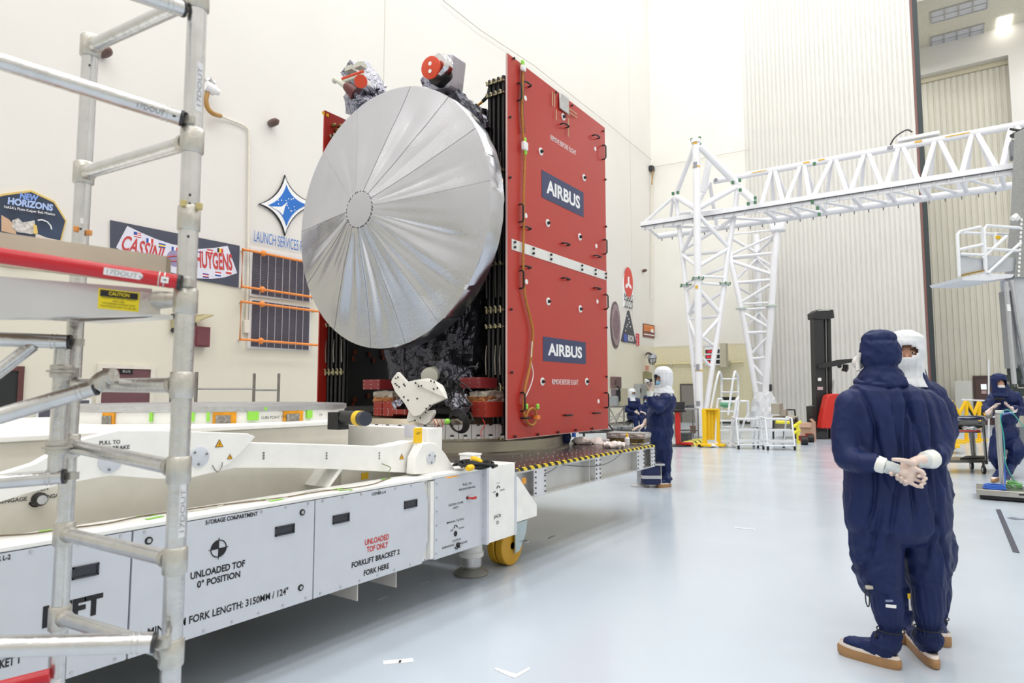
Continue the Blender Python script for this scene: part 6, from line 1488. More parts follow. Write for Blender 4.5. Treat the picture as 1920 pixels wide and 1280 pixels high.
# tripod camera
b = B(1443, 800); e = lambda px, py, dd=0: P(px, py, d=dep(b)+dd)
t = T('tripod', 'black tripod with a dark camera head behind the wrapped crane foot', 'tripod', (b.x, b.y, 0))
q = e(1442, 735); tubes(t, 'leg', [[q, e(1438, 800)], [q, e(1449, 800)], [q, e(1444, 798, .8)]], .03, M_black); t.part('head', MB().box(e(1439, 733)-V((0, .1, 0)), e(1446, 720)+V((0, .2, 0))), M_black, bevel=.03); t.part('amber_cover', MB().box(e(1436, 742)-V((0, .1, 0)), e(1439, 728)+V((0, .1, 0))), mat('cover_tan', (190, 130, 60), .5))
# ================================================================ forklift
b = B(1550, 822); d = dep(b); e = lambda px, py, dd=0: P(px, py, d=d+dd)
t = T('forklift', 'black tall-mast forklift with a red body side standing behind the two near people', 'forklift', (b.x, b.y, 0))
M_fb = mat('forklift_black', (42, 42, 44), .45); M_fr = mat('forklift_red', (206, 44, 34), .4)
def slab(name, pts, dd0, dd1, m, par=None, bevel=0): 
    n = FW*(dd1-dd0); return t.part(name, MB().prism([e(x, y, dd0) for x, y in pts], n), m, parent=par, bevel=bevel)
mast = slab('mast_rail', [(1526, 584), (1544, 584), (1550, 820), (1532, 820)], 0, .3, M_fb)
slab('mast_rail', [(1552, 598), (1558, 598), (1562, 820), (1556, 820)], .1, .4, M_fb)
slab('mast_rail', [(1548, 596), (1549.5, 596), (1553, 820), (1551, 820)], .05, .1, mat('chain_grey', (130, 130, 132), .4, .6), mast)
slab('mast_rail', [(1544, 596), (1553, 596), (1557, 820), (1548, 820)], .25, .35, mat('mast_inner', (26, 27, 28), .5), mast)
slab('mast_head', [(1525, 586), (1534, 580), (1563, 580), (1565, 596), (1544, 599), (1526, 597)], -.05, .4, M_fb, bevel=.02)
slab('mast_top_plate', [(1533, 581), (1556, 580), (1556, 582), (1534, 583)], -.07, .3, M_alu, mast)
slab('side_box', [(1522, 762), (1532, 760), (1532, 812), (1525, 815)], -.1, .3, M_fb)
boom = slab('boom_arm', [(1535, 684), (1555, 678), (1574, 674), (1600, 672), (1612, 672), (1612, 676), (1588, 681), (1568, 686), (1540, 690), (1535, 690)], -.1, .05, M_fb)
t.part('boom_roller', MB().cyl(e(1574, 686, -.1), e(1574, 686, .1), .07, n=14), M_black, parent=boom)
t.part('hook_block', MB().tube([e(1583, 683), e(1583, 690), e(1580, 695)], .05, 8).tube([e(1588, 683), e(1588, 692), e(1585, 696)], .05, 8), M_black, parent=boom)
slab('red_body', [(1556, 740), (1640, 738), (1640, 804), (1556, 803)], .35, 1.5, M_fr, bevel=.03); slab('red_fender', [(1552, 742), (1560, 738), (1600, 738), (1600, 803), (1540, 803), (1543, 782)], -.5, -.15, M_fr, bevel=.03)
slab('chassis', [(1534, 806), (1640, 806), (1640, 822), (1538, 822)], .2, 1.5, M_fb)
slab('fork_blade', [(1524, 818), (1536, 808), (1552, 810), (1552, 822), (1526, 821)], -.3, -.1, M_dsteel)
slab('sticker', [(1534, 708), (1540, 708), (1540, 714), (1534, 714)], -.02, 0, M_foam, mast); slab('sticker', [(1533, 725), (1543, 725), (1543, 731), (1533, 731)], -.02, 0, mat('sticker_pink', (200, 180, 184), .5), mast)
t.part('hydraulic_hose', MB().tube([e(1563, 712), e(1561, 735)], .03, 8), M_alu)
t.part('rear_wheel', MB().cyl(e(1590, 815, .1), e(1590, 815, .3), .18, n=20), M_black)
# ================================================================ right side: stands, cart, scale, lift
def afr(px0, px1, py0, py1, lab, gy):
    b = B((px0+px1)/2, gy); e = lambda px, py, dd=0: P(px, py, d=dep(b)+dd); t = T('jack_stand', lab, 'jack stand', (b.x, b.y, 0), 'yellow jack stands'); xm = (px0+px1)/2; yb_ = gy
    tubes(t, 'leg', [[e(xm, py0), e(px0, py1)], [e(xm, py0), e(px1, py1)], [e(xm, py0+2), e(xm, yb_-1)]], .05, M_yellow); tubes(t, 'brace', [[e(xm-3, py0+6), e(px1, py1+6)]], .03, M_black)
    t.part('base', MB().obox((b.x, b.y, .03), (.7, .4, .06)), M_yellow)
afr(1768, 1800, 752, 778, 'yellow jack stand nearest the navy-hooded person, beyond the long cart', 830)
afr(1798, 1826, 750, 776, 'yellow jack stand in the middle beyond the long cart', 828)
afr(1826, 1846, 752, 778, 'yellow jack stand closest to the phone user, beyond the long cart', 826)
b = B(1786, 850); e = lambda px, py, dd=0: P(px, py, d=dep(b)+dd)
t = T('yellow_hand_truck', 'yellow upright post truck behind the long steel cart', 'hand truck', (b.x, b.y, 0)); t.part('post', MB().tube([e(1786, 758), e(1786, 842)], .07, 8), M_yellow); t.part('deck', MB().box(e(1770, 838)-V((0, .1, 0)), e(1800, 834)+V((0, .5, 0))), M_yellow); t.part('wheel', MB().cyl(e(1778, 843), e(1778, 843, .1), .07, n=14), M_black)
# long steel cart with black cases
b = B(1880, 888); d = dep(b); e = lambda px, py, dd=0: P(px, py, d=d+dd)
t = T('long_cart', 'long stainless cart with red-edged shelf and casters right of the near people', 'cart', (b.x, b.y, 0))
tubes(t, 'top_rail', [[e(1765, 781), e(1843, 781), e(1848, 788)], [e(1765, 785), e(1840, 785)]], .022, M_chrome)
t.part('shelf', MB().prism([e(1760, 808), e(1838, 808), e(1846, 803, .7), e(1760, 803, .7)], (0, 0, -.03)), M_steel); t.part('red_edge', MB().prism([e(1760, 806, -.01), e(1838, 806, -.01), e(1838, 809, -.01), e(1760, 809, -.01)], FW*.01), mat('edge_red', (190, 70, 66), .5))
t.part('lower_shelf', MB().prism([e(1762, 862), e(1850, 862), e(1875, 856, .7), e(1780, 856, .7)], (0, 0, -.05)), M_steel)
tubes(t, 'upright', [[e(1843, 785), e(1850, 870)], [e(1819, 810, .6), e(1824, 855, .6)], [e(1825, 810, .6), e(1828, 855, .6)], [e(1766, 790), e(1766, 868)]], .025, M_steel)
t.part('lower_tray', MB().prism([e(1800, 862, .1), e(1846, 860, .1), e(1846, 857, .3), e(1812, 857, .3)], (0, 0, .03)), M_black)
for px, py, dd in ((1770, 888, 0), (1845, 890, 0), (1822, 878, .7)):
    q = e(px, py, dd); q.z = .075; c_ = t.part('caster_wheel', MB().lathe([(.03, -.02), (.075, -.018), (.075, .018), (.03, .02)], q, (1, .3, 0), n=20), M_black); t.part('caster_hub', MB().lathe([(.04, -.022), (.04, .022)], q, (1, .3, 0), n=16), M_alu, parent=c_); t.part('caster_fork', MB().box(q+V((-.02, -.04, .05)), q+V((.02, .04, .16))), M_dsteel, parent=c_)
q = e(1812, 804, .3)
single('equipment_bag', crumple(MB().ell(e(1808, 798, .2), (.3, .2, .06), 18, 10), .02, 8), mat('bag_black', (34, 36, 40), .6), 'long soft black bag lying on the long cart', 'bag')
single('equipment_bag', crumple(MB().ell(e(1815, 792, .4), (.24, .14, .05), 18, 10), .02, 9), mat('bag_dark', (26, 27, 30), .5), 'darker folded bag on top at the back of the long cart', 'bag')
single('clear_bag', crumple(MB().ell(e(1818, 802, .05), (.12, .08, .06), 16, 10), .03, 14), mat('clear_film', (196, 198, 200), .15, .3, .3, 20), 'crumpled clear plastic bag on the long cart', 'bag')
single('grey_panel', MB().prism([e(1838, 785), e(1868, 768), e(1872, 778), e(1850, 786)], (.01, .02, .01)), mat('panel_tan', (184, 178, 166), .5), 'tan sheet leaning at the right end of the long cart', 'sheet')
# floor scale with post
a, c_ = B(1833, 936), B(1960, 946); u = (c_-a).normalized(); f = V((-u.y, u.x, 0)); f = f if f.dot(FW) > 0 else -f
a2 = B(1829, 908)
b = a
rot = Matrix((u, f, ZA)).transposed(); t = T('floor_scale', 'low stainless floor scale with a tall post at the right edge', 'scale', tuple(a))
ctr = a+u*.45+f*.32
t.part('base', MB().obox(ctr+ZA*.04, (.84, .58, .05), rot), M_black); t.part('platter', MB().obox(ctr+ZA*.105, (.92, .66, .08), rot), mat('scale_steel', (176, 172, 166), .3, .9, .1, 4), bevel=.006)
t.part('spirit_level', MB().obox(ctr-f*.332+u*.05+ZA*.11, (.08, .004, .02), rot), M_ink)
e = lambda px, py, dd=0: P(px, py, d=dep(ctr)+dd)
p0, p1 = e(1880, 905, .1), e(1870, 776, .1); t.part('post', MB().tube([V((p0.x, p0.y, .14)), p1], .035, 14), mat('post_alu', (190, 188, 184), .3, .7)); t.part('post_bracket', MB().tube([e(1862, 782, .1), e(1885, 775, .1), e(1905, 772, .1)], .012, 8), M_alu)
t.part('display_head', MB().obox(e(1874, 772, .1), (.1, .08, .05)), mat('display_pale', (214, 214, 210), .4), bevel=.01)
q = e(1864, 905, .0); tcb = T('hose_coil', 'blue coiled hose lying on the back of the floor scale', 'hose', (q.x, q.y, .145)); m = MB()
for k in range(3): m.torus((q.x, q.y, .16+.02*k), .13-.01*k, .011, ZA, 28, 6)
tcb.part('hose', m, M_blue); tcb.part('hose_end', MB().tube(smooth_path([(q.x+.12, q.y, .16), e(1884, 885, .05), e(1884, 850, .05), e(1881, 815, .08), e(1876, 785, .08), e(1885, 774, .08), e(1900, 776, .1)], 5), .009, 6), M_blue)
q = e(1902, 902, .05); tg = T('tangled_line', 'loose bundle of green plastic line on the floor scale', 'hose', (q.x, q.y, .145)); m = MB(); random.seed(11)
for k in range(7): m.torus((q.x+random.uniform(-.03, .03), q.y, .2+random.uniform(-.02, .02)), .08+random.uniform(-.02, .02), .007, (random.uniform(-1, 1), random.uniform(-1, 1), .7), 20, 5)
tg.part('line', m, mat('green_line', (110, 176, 104), .3)); tg.part('tail', MB().tube(smooth_path([(q.x, q.y, .25), e(1886, 870, .03), e(1882, 820, .03), e(1876, 780, .03), e(1890, 768, .03), e(1908, 785, .03), e(1930, 815, .03)], 5), .007, 6), mat('teal_line', (60, 170, 150), .3))
# scissor / mast lift with basket at the right edge
b = B(1900, 862); d = dep(b); e = lambda px, py, dd=0: P(px, py, d=d+dd)
t = T('personnel_lift', 'wrapped silver mast lift carrying a white railed basket at the right edge', 'lift', (b.x+.6, b.y, 0))
M_wrap = mat('lift_wrap', (196, 200, 206), .35, .3, .1, 2, .3, 4)
def pz(name, pts, dd0, dd1, m, par=None): return t.part(name, MB().prism([e(x, y, dd0) for x, y in pts], FW*(dd1-dd0)), m, parent=par)
mast = pz('perforated_mast', [(1914, 400), (1945, 400), (1937, 520), (1902, 520)], 0, .3, mat('mast_galvanised', (158, 160, 160), .4, .6, .1, 20)); pz('perforated_mast', [(1914, 400), (1945, 400), (1950, 235), (1921, 240)], 0, .3, mat('mast_galvanised', (158, 160, 160), .4, .6, .1, 20))
m = MB()
for k in range(14): y = 412+8*k; q = e(1910+(1-(y-400)/120.)*6, y, -.01); m.obox(q, (.04, .02, .06))
t.parts('mast_slot', m, M_foam, parent=mast)
pz('mast_wrap', [(1900, 520), (1940, 520), (1960, 700), (1925, 720), (1908, 640)], .1, .5, M_wrap)
tubes(t, 'boom_tube', [[e(1886, 528), e(1893, 610), e(1902, 720)], [e(1896, 525), e(1908, 600), e(1925, 690)], [e(1885, 532), e(1890, 545)]], .05, mat('boom_grey', (190, 192, 196), .3, .5))
pz('linkage', [(1888, 545), (1896, 545), (1908, 690), (1900, 690)], .05, .3, mat('linkage_grey', (150, 152, 154), .4, .4)); t.part('sticker', MB().prism([e(1888, 570, -.06), e(1894, 570, -.06), e(1896, 583, -.06), e(1890, 583, -.06)], FW*.02), M_foam)
pz('lift_base', [(1900, 800), (1960, 800), (1960, 862), (1900, 862)], .5, 1.0, mat('lift_base_grey', (120, 124, 128), .5)); 
tubes(t, 'upright_tube', [[e(1893, 690, .4), e(1895, 800, .4)], [e(1903, 690, .5), e(1906, 800, .5)]], .04, M_alu)
m = MB(); random.seed(2)
for k in range(12): m.obox(e(random.uniform(1888, 1916), random.uniform(684, 738), .3), (random.uniform(.1, .25),)*3)
t.parts('mechanism', m, mat('mechanism_dark', (56, 66, 60), .5))
# basket
bk = pz('basket_floor', [(1802, 520), (1846, 512), (1902, 514), (1898, 520), (1850, 526), (1805, 525)], 0, 1.1, mat('basket_floor_white', (226, 228, 234), .4))
tubes(t, 'basket_rail', [[e(1799, 518), e(1795, 440), e(1800, 434), e(1838, 425), e(1842, 430), e(1848, 512)], [e(1849, 512), e(1845, 430), e(1850, 423), e(1912, 427)], [e(1798, 468), e(1844, 458)], [e(1848, 466), e(1910, 470)], [e(1800, 436, .9), e(1850, 438, .9), e(1905, 440, .9)], [e(1800, 476), e(1846, 478)], [e(1867, 466, .6), e(1867, 437, .6), e(1892, 440, .6), e(1893, 470, .6)], [e(1842, 484), e(1888, 442)], [e(1852, 512), e(1914, 455)]], .035, M_wt, par=bk)
pz('basket_net', [(1800, 478), (1845, 486), (1848, 508), (1800, 514)], .05, .1, M_wrap, bk); pz('basket_net', [(1850, 478), (1908, 484), (1904, 508), (1852, 510)], .05, .1, M_wrap, bk)
pz('toe_kick', [(1803, 514), (1846, 505), (1846, 508), (1803, 518)], -.02, 0, mat('kick_brown', (150, 120, 60), .5), bk); pz('yellow_notice', [(1868, 442), (1877, 442), (1876, 448), (1868, 447)], .55, .58, M_yellow, bk)
t.part('small_light', MB().tube([e(1898, 410), e(1904, 406), e(1910, 411)], [.06, .08, .05], 8), M_foam)
# clear framed screen
b = B(1878, 845); e = lambda px, py, dd=0: P(px, py, d=dep(b)+dd)
t = T('clear_screen', 'thin white rectangular tube frame standing behind the phone user', 'screen', (b.x, b.y, 0)); tubes(t, 'tube', [[e(1854, 845), e(1854, 674), e(1892, 674), e(1893, 845)], [e(1803, 749), e(1846, 751)]], .02, M_wt)
# ================================================================ floor marks
a, c_ = B(1870, 955), B(1908, 1036)
q = [B(1867, 955), B(1876, 955), B(1912, 1037), B(1899, 1035)]; single('floor_strip', MB().prism([p+ZA*.001 for p in q], (0, 0, .003)), mat('strip_dark', (62, 62, 78), .4), 'dark grey strip taped flat on the floor at the right', 'floor tape')
q = [B(1888, 971), B(1896, 969), B(1904, 970), B(1908, 972), B(1925, 973), B(1925, 974), B(1906, 975), B(1900, 974)]; single('floor_seam', MB().prism([p+ZA*.001 for p in q], (0, 0, .002)), mat('strip_dark2', (110, 116, 132), .4), 'thin dark arrow-shaped mark on the floor beside the dark strip', 'floor tape')
def tape(pts, lab, m=M_foam, h=.0015): return single('floor_tape', MB().prism([B(*p_)+ZA*.001 for p_ in pts], (0, 0, h)), m, lab, 'floor tape')
tape([(718, 1239), (774, 1234), (776, 1241), (719, 1246)], 'short white tape strip on the floor below the dolly')
tape([(926, 1254), (930, 1252), (968, 1264), (992, 1251), (995, 1254), (966, 1271), (955, 1268)], 'white V-shaped tape mark on the floor, near the bottom edge')
mt = mat('tape_faint', (206, 210, 220), .5)
tape([(785, 1095), (804, 1089), (806, 1091), (787, 1097)], 'faint tape dash under the dolly, nearer the jack leg', mt); tape([(707, 1123), (727, 1117), (729, 1119), (709, 1126)], 'faint tape dash under the dolly, farther from the jack leg', mt)
q = B(750, 1241); single('tape_number', MB().text('1', q+ZA*.004, RT, FW, .03, .012), M_ink, 'tiny dark number on the short white floor tape', 'marking')
tape([(1027, 1008), (1040, 1003), (1041, 1004), (1029, 1010)], 'small tape dash on the floor right of the yellow caster', mt)
tape([(1378, 988), (1416, 991), (1417, 997), (1412, 993), (1378, 990)], 'pale angle mark on the open floor in the middle', mt)
# ================================================================ things on the platform and under it
def D_(px, py): return P(px, py, Z=PZ)
b = D_(1178, 836); sb_ = dep(b)
def dkbox(px0, px1, py0, py1, dpt, name, lab, cat, m, lid=None, zoff=0, bev=.01):
    a = D_(px0, py1)+FW*.22; w = (px1-px0)*dep(a)/F; h = (py1-py0)*dep(a)/F; t = T(name, lab, cat, (a.x, a.y, PZ+zoff)); rot = Matrix.Rotation(R(8), 3, 'Z'); c = a+rot@V((w*.45, dpt/2, h/2+zoff))
    t.part('body', MB().obox(c, (w, dpt, h), rot), m, bevel=bev); t.part('lid', MB().obox(c+ZA*(h/2+.006), (w*1.02, dpt*1.02, .012), rot), lid or M_alu); return t, c, h
M_ff = mat('foil_wrap', (205, 204, 202), .25, .8, .2, 12, .6, 30)
t_, c1, h1 = dkbox(1146, 1216, 823, 832, .34, 'foil_tray', 'brown-gold foil-wrapped flat tray at the platform end, under the silver one', 'tray', mat('foil_brown', (96, 84, 56), .35, .5, .5, 20, .6, 30))
t2_ = T('foil_tray', 'silver foil-wrapped flat tray stacked on the brown-gold one at the platform end', 'tray', (c1.x, c1.y, c1.z+h1/2+.012)); rot = Matrix.Rotation(R(8), 3, 'Z')
t2_.part('body', crumple(MB().obox(c1+ZA*(h1/2+.035), (.5, .34, .04), rot), .006, 12, 8), M_ff, smooth=None); t2_.part('lid', MB().obox(c1+ZA*(h1/2+.06), (.48, .32, .01), rot), M_alu)
q = D_(1176, 834); t = T('wash_bottle', 'small clear bottle with a yellow cap on the platform edge', 'bottle', tuple(q)); t.part('bottle', MB().lathe([(.028, 0), (.032, .01), (.032, .08), (.014, .1)], q, n=20), M_foam); t.part('cap', MB().lathe([(.018, .1), (.018, .125), (.006, .13), (.005, .16)], q, n=16), M_yellow)
q = D_(1148, 840); single('plastic_bag', crumple(MB().ell(q+V((0, .05, .035)), (.15, .11, .04), 40, 24), .022, 16), mat('bag_white', (238, 230, 226), .35, 0, .05, 10), 'crumpled pinkish-white plastic bag on the platform edge beside the bottle', 'bag')
for px, py, rr, lab in ((1085, 834, (.14, .1, .05), 'crumpled pale cloth on the platform nearest the kneeling person'), (1112, 833, (.1, .08, .035), 'small crumpled pale cloth in the middle of the platform'),):
    q = D_(px, py); single('cloth', crumple(MB().ell(q+V((0, .1, rr[2]*.8)), rr, 20, 12), .025, 10), mat('cloth_pale', (216, 204, 198), .6), lab, 'cloth')
q = D_(1120, 832); single('white_block', MB().obox(q+V((.05, .05, .03)), (.16, .1, .06), Matrix.Rotation(R(20), 3, 'Z')), mat('block_grey', (190, 186, 190), .5), 'small grey-white block on the platform beside the plastic bag', 'block', bevel=.005)
q = D_(1076, 819); t = T('spray_can', 'small blue container standing on the platform behind the red cover', 'bottle', tuple(q)); t.part('body', MB().lathe([(.03, 0), (.03, .09), (.012, .11)], q, n=16), M_blue); t.part('cap', MB().lathe([(.014, .11), (.014, .13)], q, n=12), M_foam)
# dark stools on wheels behind the platform end
a = D_(1100, 822); 
b = B(1190, 860); e = lambda px, py, dd=0: P(px, py, d=dep(b)+dd)
b = B(1150, 850); e = lambda px, py, dd=0: P(px, py, d=dep(b)+dd)
t = T('low_cart', 'low dark cart with tools on the floor behind the platform', 'cart', (b.x, b.y, 0)); t.part('top', MB().prism([e(1085, 810), e(1195, 806), e(1200, 800, .8), e(1090, 804, .8)], (0, 0, -.04)), M_dsteel)
tubes(t, 'leg', [[e(x, 808), e(x, 845)] for x in (1095, 1140, 1190)], .03, M_dsteel); tubes(t, 'caster', [[e(x, 842), e(x+3, 844)] for x in (1095, 1140, 1190)], .05, M_black); tubes(t, 'handle', [smooth_path([e(1108, 810), e(1115, 795), e(1135, 792), e(1150, 806)], 4)], .02, M_black)
random.seed(8)
for k, (nm, lab) in enumerate((('tool_box', 'leftmost small metal box on the low dark cart'), ('tool_box', 'pale metal box in the middle of the low dark cart'), ('tool_box', 'rightmost small grey box on the low dark cart'))):
    q = e(1105+32*k, 804, .3); tt = T(nm, lab, 'box', tuple(q)); tt.part('body', MB().obox(q+ZA*.03, (.28, .2, .09)), (M_alu, mat('pale_box', (206, 206, 206), .5), mat('mid_grey_box', (140, 142, 146), .5))[k], bevel=.01); tt.part('latch', MB().obox(q+V((0, -.105, .03)), (.04, .01, .03)), M_dsteel)
# step with navy cover under the platform end
a = B(1206, 915); t = T('wheeled_step', 'low metal step box with navy fabric sides under the platform end', 'step', tuple(a)); w = .3
cpt = a+RT*.14+FW*.12; rot = Matrix.Rotation(YAW, 3, 'Z')
t.part('fabric_box', MB().obox(cpt+ZA*.2, (.27, .26, .3), rot), mat('navy_fabric_box', (32, 42, 84), .7), bevel=.03)
for z in (.17,): t.part('band', MB().obox(cpt+ZA*z, (.31, .29, .05), rot), M_alu, bevel=.004)
t.part('top_plate', MB().obox(cpt+ZA*.365+RT*.03, (.34, .3, .03), rot), M_alu, bevel=.004); t.part('side_plate', MB().obox(cpt+RT*.15+ZA*.22, (.012, .2, .3), rot), M_alu)
t.part('roller', MB().cyl(cpt+RT*.17+ZA*.05-FW*.05, cpt+RT*.17+ZA*.05+FW*.05, .05, n=16), M_alu)
# ================================================================ people in cleanroom suits
M_suit = mat('navy_coverall', (26, 39, 83), .5, 0, .12, 9, .12, 220, spec=.25)
M_hoodn = mat('navy_hood', (26, 39, 82), .62, 0, .1, 9, .12, 220, spec=.25)
M_hoodw = mat('white_hood', (226, 228, 232), .7, 0, .04, 12, .25, 60)
M_glove = mat('latex_glove', (226, 204, 192), .42, 0, .05, 30, .1, 80)
M_cuff = mat('glove_cuff', (222, 226, 220), .5, 0, .03, 20, .2, 60)
M_skin = mat('skin', (196, 146, 120), .5, 0, .06, 20)
M_mask = mat('face_mask_blue', (150, 196, 222), .6, 0, .03, 20, .2, 40); M_maskw = mat('face_mask_white', (228, 224, 220), .6)
M_sole = mat('boot_sole', (166, 126, 84), .5, 0, .08, 10); M_welt = mat('boot_welt', (226, 214, 204), .5)
def remesh(mb, vox, smooth=2, fold=None):
    me = mb.mesh('blob'); o = bpy.data.objects.new('blob', me); scn.collection.objects.link(o)
    r = o.modifiers.new('r', 'REMESH'); r.mode = 'VOXEL'; r.voxel_size = vox; r.use_smooth_shade = True
    s = o.modifiers.new('s', 'SMOOTH'); s.factor = .6; s.iterations = smooth
    dg = bpy.context.evaluated_depsgraph_get(); me2 = bpy.data.meshes.new_from_object(o.evaluated_get(dg))
    bpy.data.objects.remove(o); bpy.data.meshes.remove(me)
    if fold:
        me2.update(); co = [v.co.copy() for v in me2.vertices]; no = [v.normal.copy() for v in me2.vertices]
        for v, c, n in zip(me2.vertices, co, no): v.co = c+fold(c, n)
    for p in me2.polygons: p.use_smooth = True
    return me2
class Fig:
    """local frame: x to the viewer's right, f away from the viewer, z up; base on the floor"""
    def __init__(s, base, rz=0.): s.b = V((base[0], base[1], 0)); s.M = Matrix.Rotation(YAW+rz, 3, 'Z')
    def __call__(s, x, f, z): return s.b+s.M @ V((x, f, z))
    def loc(s, p): return s.M.transposed() @ (V(p)-s.b)
def cap(mb, a, ra, b, rb, n=16):
    a, b = V(a), V(b); mb.tube([a, a.lerp(b, .5), b], [ra, (ra+rb)/2, rb], n); mb.ell(a, ra*.99, 14, 10); mb.ell(b, rb*.99, 14, 10)
def chain(mb, pts, rs, n=16):
    for i in range(len(pts)-1): cap(mb, pts[i], rs[i], pts[i+1], rs[i+1], n)
def folds(fig, amp=.011, vert=1., ties=(), seed=0.):
    def fn(c, n):
        p = fig.loc(c); q = V((p.x*9, p.y*9, p.z*2.4*vert))+V((seed, 0, 0))
        w1 = noise.noise(q); r1 = 1-abs(w1)*2.6                       # ridged long drapes
        q2 = V((p.x*16+p.z*7, p.y*16, p.z*9))+V((seed+5, 3, 0)); r2 = 1-abs(noise.noise(q2))*3
        d = amp*(max(0, r1)**2*1.3-.3)+amp*.5*(max(0, r2)**2-.3)
        for z0, w, a in ties:
            g = math.exp(-((p.z-z0)/w)**2)
            d += g*a*(math.sin(math.atan2(p.y, p.x)*26+noise.noise(p*6)*5)*.4-.6)
        return n*d
    return fn
def hand(mb, wrist, palm_dir, palm_n, s=1., curl=(.5, .5, .5, .5), spread=.16, thumb=(.5, .3), side=1, L=1.):
    """mitt-free hand: palm plus five separate bent fingers; side=+1 puts the thumb on +cross side"""
    d = V(palm_dir).normalized(); n = V(palm_n); n = (n-d*n.dot(d)).normalized(); sd = n.cross(d)*side
    rot = Matrix((sd, d, n)).transposed(); c = wrist+d*.05*s
    mb.ell(c, (.041*s, .052*s, .017*s), 16, 12, rot); mb.ell(c-d*.02*s+sd*.012*s, (.03*s, .036*s, .019*s), 12, 8, rot)
    cap(mb, wrist-d*.02*s, .026*s, wrist+d*.02*s, .025*s)
    for k in range(4):
        off = (.031-.0205*k)*s; b = wrist+d*(.092-.004*abs(k-1))*s+sd*off; ln = (.088, .098, .09, .07)[k]*s*L; r = (.0088, .009, .0086, .0078)[k]*s
        dd = (d+sd*spread*(1.2-k)*.6).normalized(); p = b-d*.02*s; pts = [p, b]
        a = 0
        for j, fr in enumerate((.45, .32, .23)):
            a += curl[k]*(.55, 1.0, .8)[j]*1.5; q = pts[-1]+(dd*math.cos(a)-n*math.sin(a))*ln*fr*-1*-1; pts.append(q)
        for i in range(len(pts)-1): cap(mb, pts[i], r*(1.02-.06*i), pts[i+1], r*(1.0-.07*i), 10)
    b = wrist+d*.022*s+sd*.028*s; u = (d*.7+sd*thumb[0]-n*thumb[1]).normalized(); m1 = b+u*.042*s; u2 = (d*.9+sd*thumb[0]*.3-n*thumb[1]*1.2).normalized(); m2 = m1+u2*.032*s; m3 = m2+(u2*.9-n*.2).normalized()*.026*s
    chain(mb, [b, m1, m2, m3], [.015*s, .0115*s, .0105*s, .009*s], 10)
def shoe(fig, heel, toe, w=.052, h=.055):
    """boot sole, white welt and a low toe; heel and toe are (x, f) in the figure's frame"""
    a, b = fig(heel[0], heel[1], 0), fig(toe[0], toe[1], 0); u = (b-a).normalized(); sd = V((-u.y, u.x, 0)); L_ = (b-a).length
    out = []
    for k in range(28):
        t_ = 2*PI*k/28; y = math.cos(t_); x = math.sin(t_); ww = w*(1+.16*y-.12*(1-abs(y)) )
        out.append(a+u*(L_/2+L_/2*y*(abs(y)**-.25 if abs(y) > .01 else 1) if False else L_/2+L_/2*math.copysign(abs(y)**.72, y))+sd*ww*math.copysign(abs(x)**.8, x))
    def lay(k, z, lift=.0): return [a+(p-a)*1+((p-(a+b)/2)*(k-1))+ZA*(z+lift*max(0, ((p-a).dot(u)/L_-.6))**1.5) for p in out]
    def loft(layers):
        m = MB(); rs = [m._v(l) for l in layers]
        for A, B_ in zip(rs, rs[1:]):
            for k in range(28): m.bm.faces.new((A[k], A[(k+1) % 28], B_[(k+1) % 28], B_[k]))
        m.bm.faces.new(rs[0][::-1]); m.bm.faces.new(rs[-1]); return m
    sole = loft([lay(.97, 0), lay(1.02, .008, .01), lay(1.03, h*.7, .03), lay(.97, h, .04)])
    welt = loft([lay(.975, h*.86, .04), lay(.985, h*.98, .04), lay(.93, h+.014, .04), lay(.88, h+.006, .04)])
    return sole, welt, a, b, u
def boots(t, fig, legs, cover, tie=.24):
    for (heel, toe, knee, ank) in legs:
        s_, w_, a, b, u = shoe(fig, heel, toe); o = t.part('boot_sole', s_, M_sole); t.part('boot_welt', w_, M_welt, parent=o)
        m = MB(); K = fig(*knee); A = fig(*ank); L_ = (b-a).length
        ftz = V((a.x, a.y, 0)); heelp = a+u*L_*.22; toep = a+u*L_*.8
        chain(m, [K, K.lerp(A, .5), A+ZA*.02], [.083, .084, .06], 16); cap(m, A+ZA*.0, .064, V((heelp.x, heelp.y, .1)), .056); cap(m, V((heelp.x, heelp.y, .095)), .054, V((toep.x, toep.y, .068)), .036); m.ell(V((heelp.x, heelp.y, .13)), (.075, .075, .055))
        def fd(c, n, A=A, K=K):
            hgt = c.z; g = math.exp(-((hgt-A.z)/.02)**2); an = math.atan2(c.y-A.y, c.x-A.x)
            low = max(0, 1-hgt/(A.z)); return n*(-.014*g+.005*math.sin(an*17+hgt*20)*(math.exp(-((hgt-A.z)/.06)**2)+.35)+low*.009*(1-abs(noise.noise(V((c.x*18, c.y*18, hgt*26))))*3))
        t.part('boot_cover', remesh(m, .0085, 2, fd), cover, smooth=None)
        t.part('boot_cord', MB().torus(A+ZA*.0, .067, .0035, ZA, 26, 6), M_black)
        sdx = fig.M @ V((-.075, -.0, 0)); q = A+sdx
        t.part('cord_lock', MB().tube(smooth_path([q, q+V((0, 0, -.03))+sdx*.15, q+V((0, 0, -.05))], 4), .003, 6).ell(q+V((0, 0, -.035))+sdx*.1, .009, 8, 6), M_black)

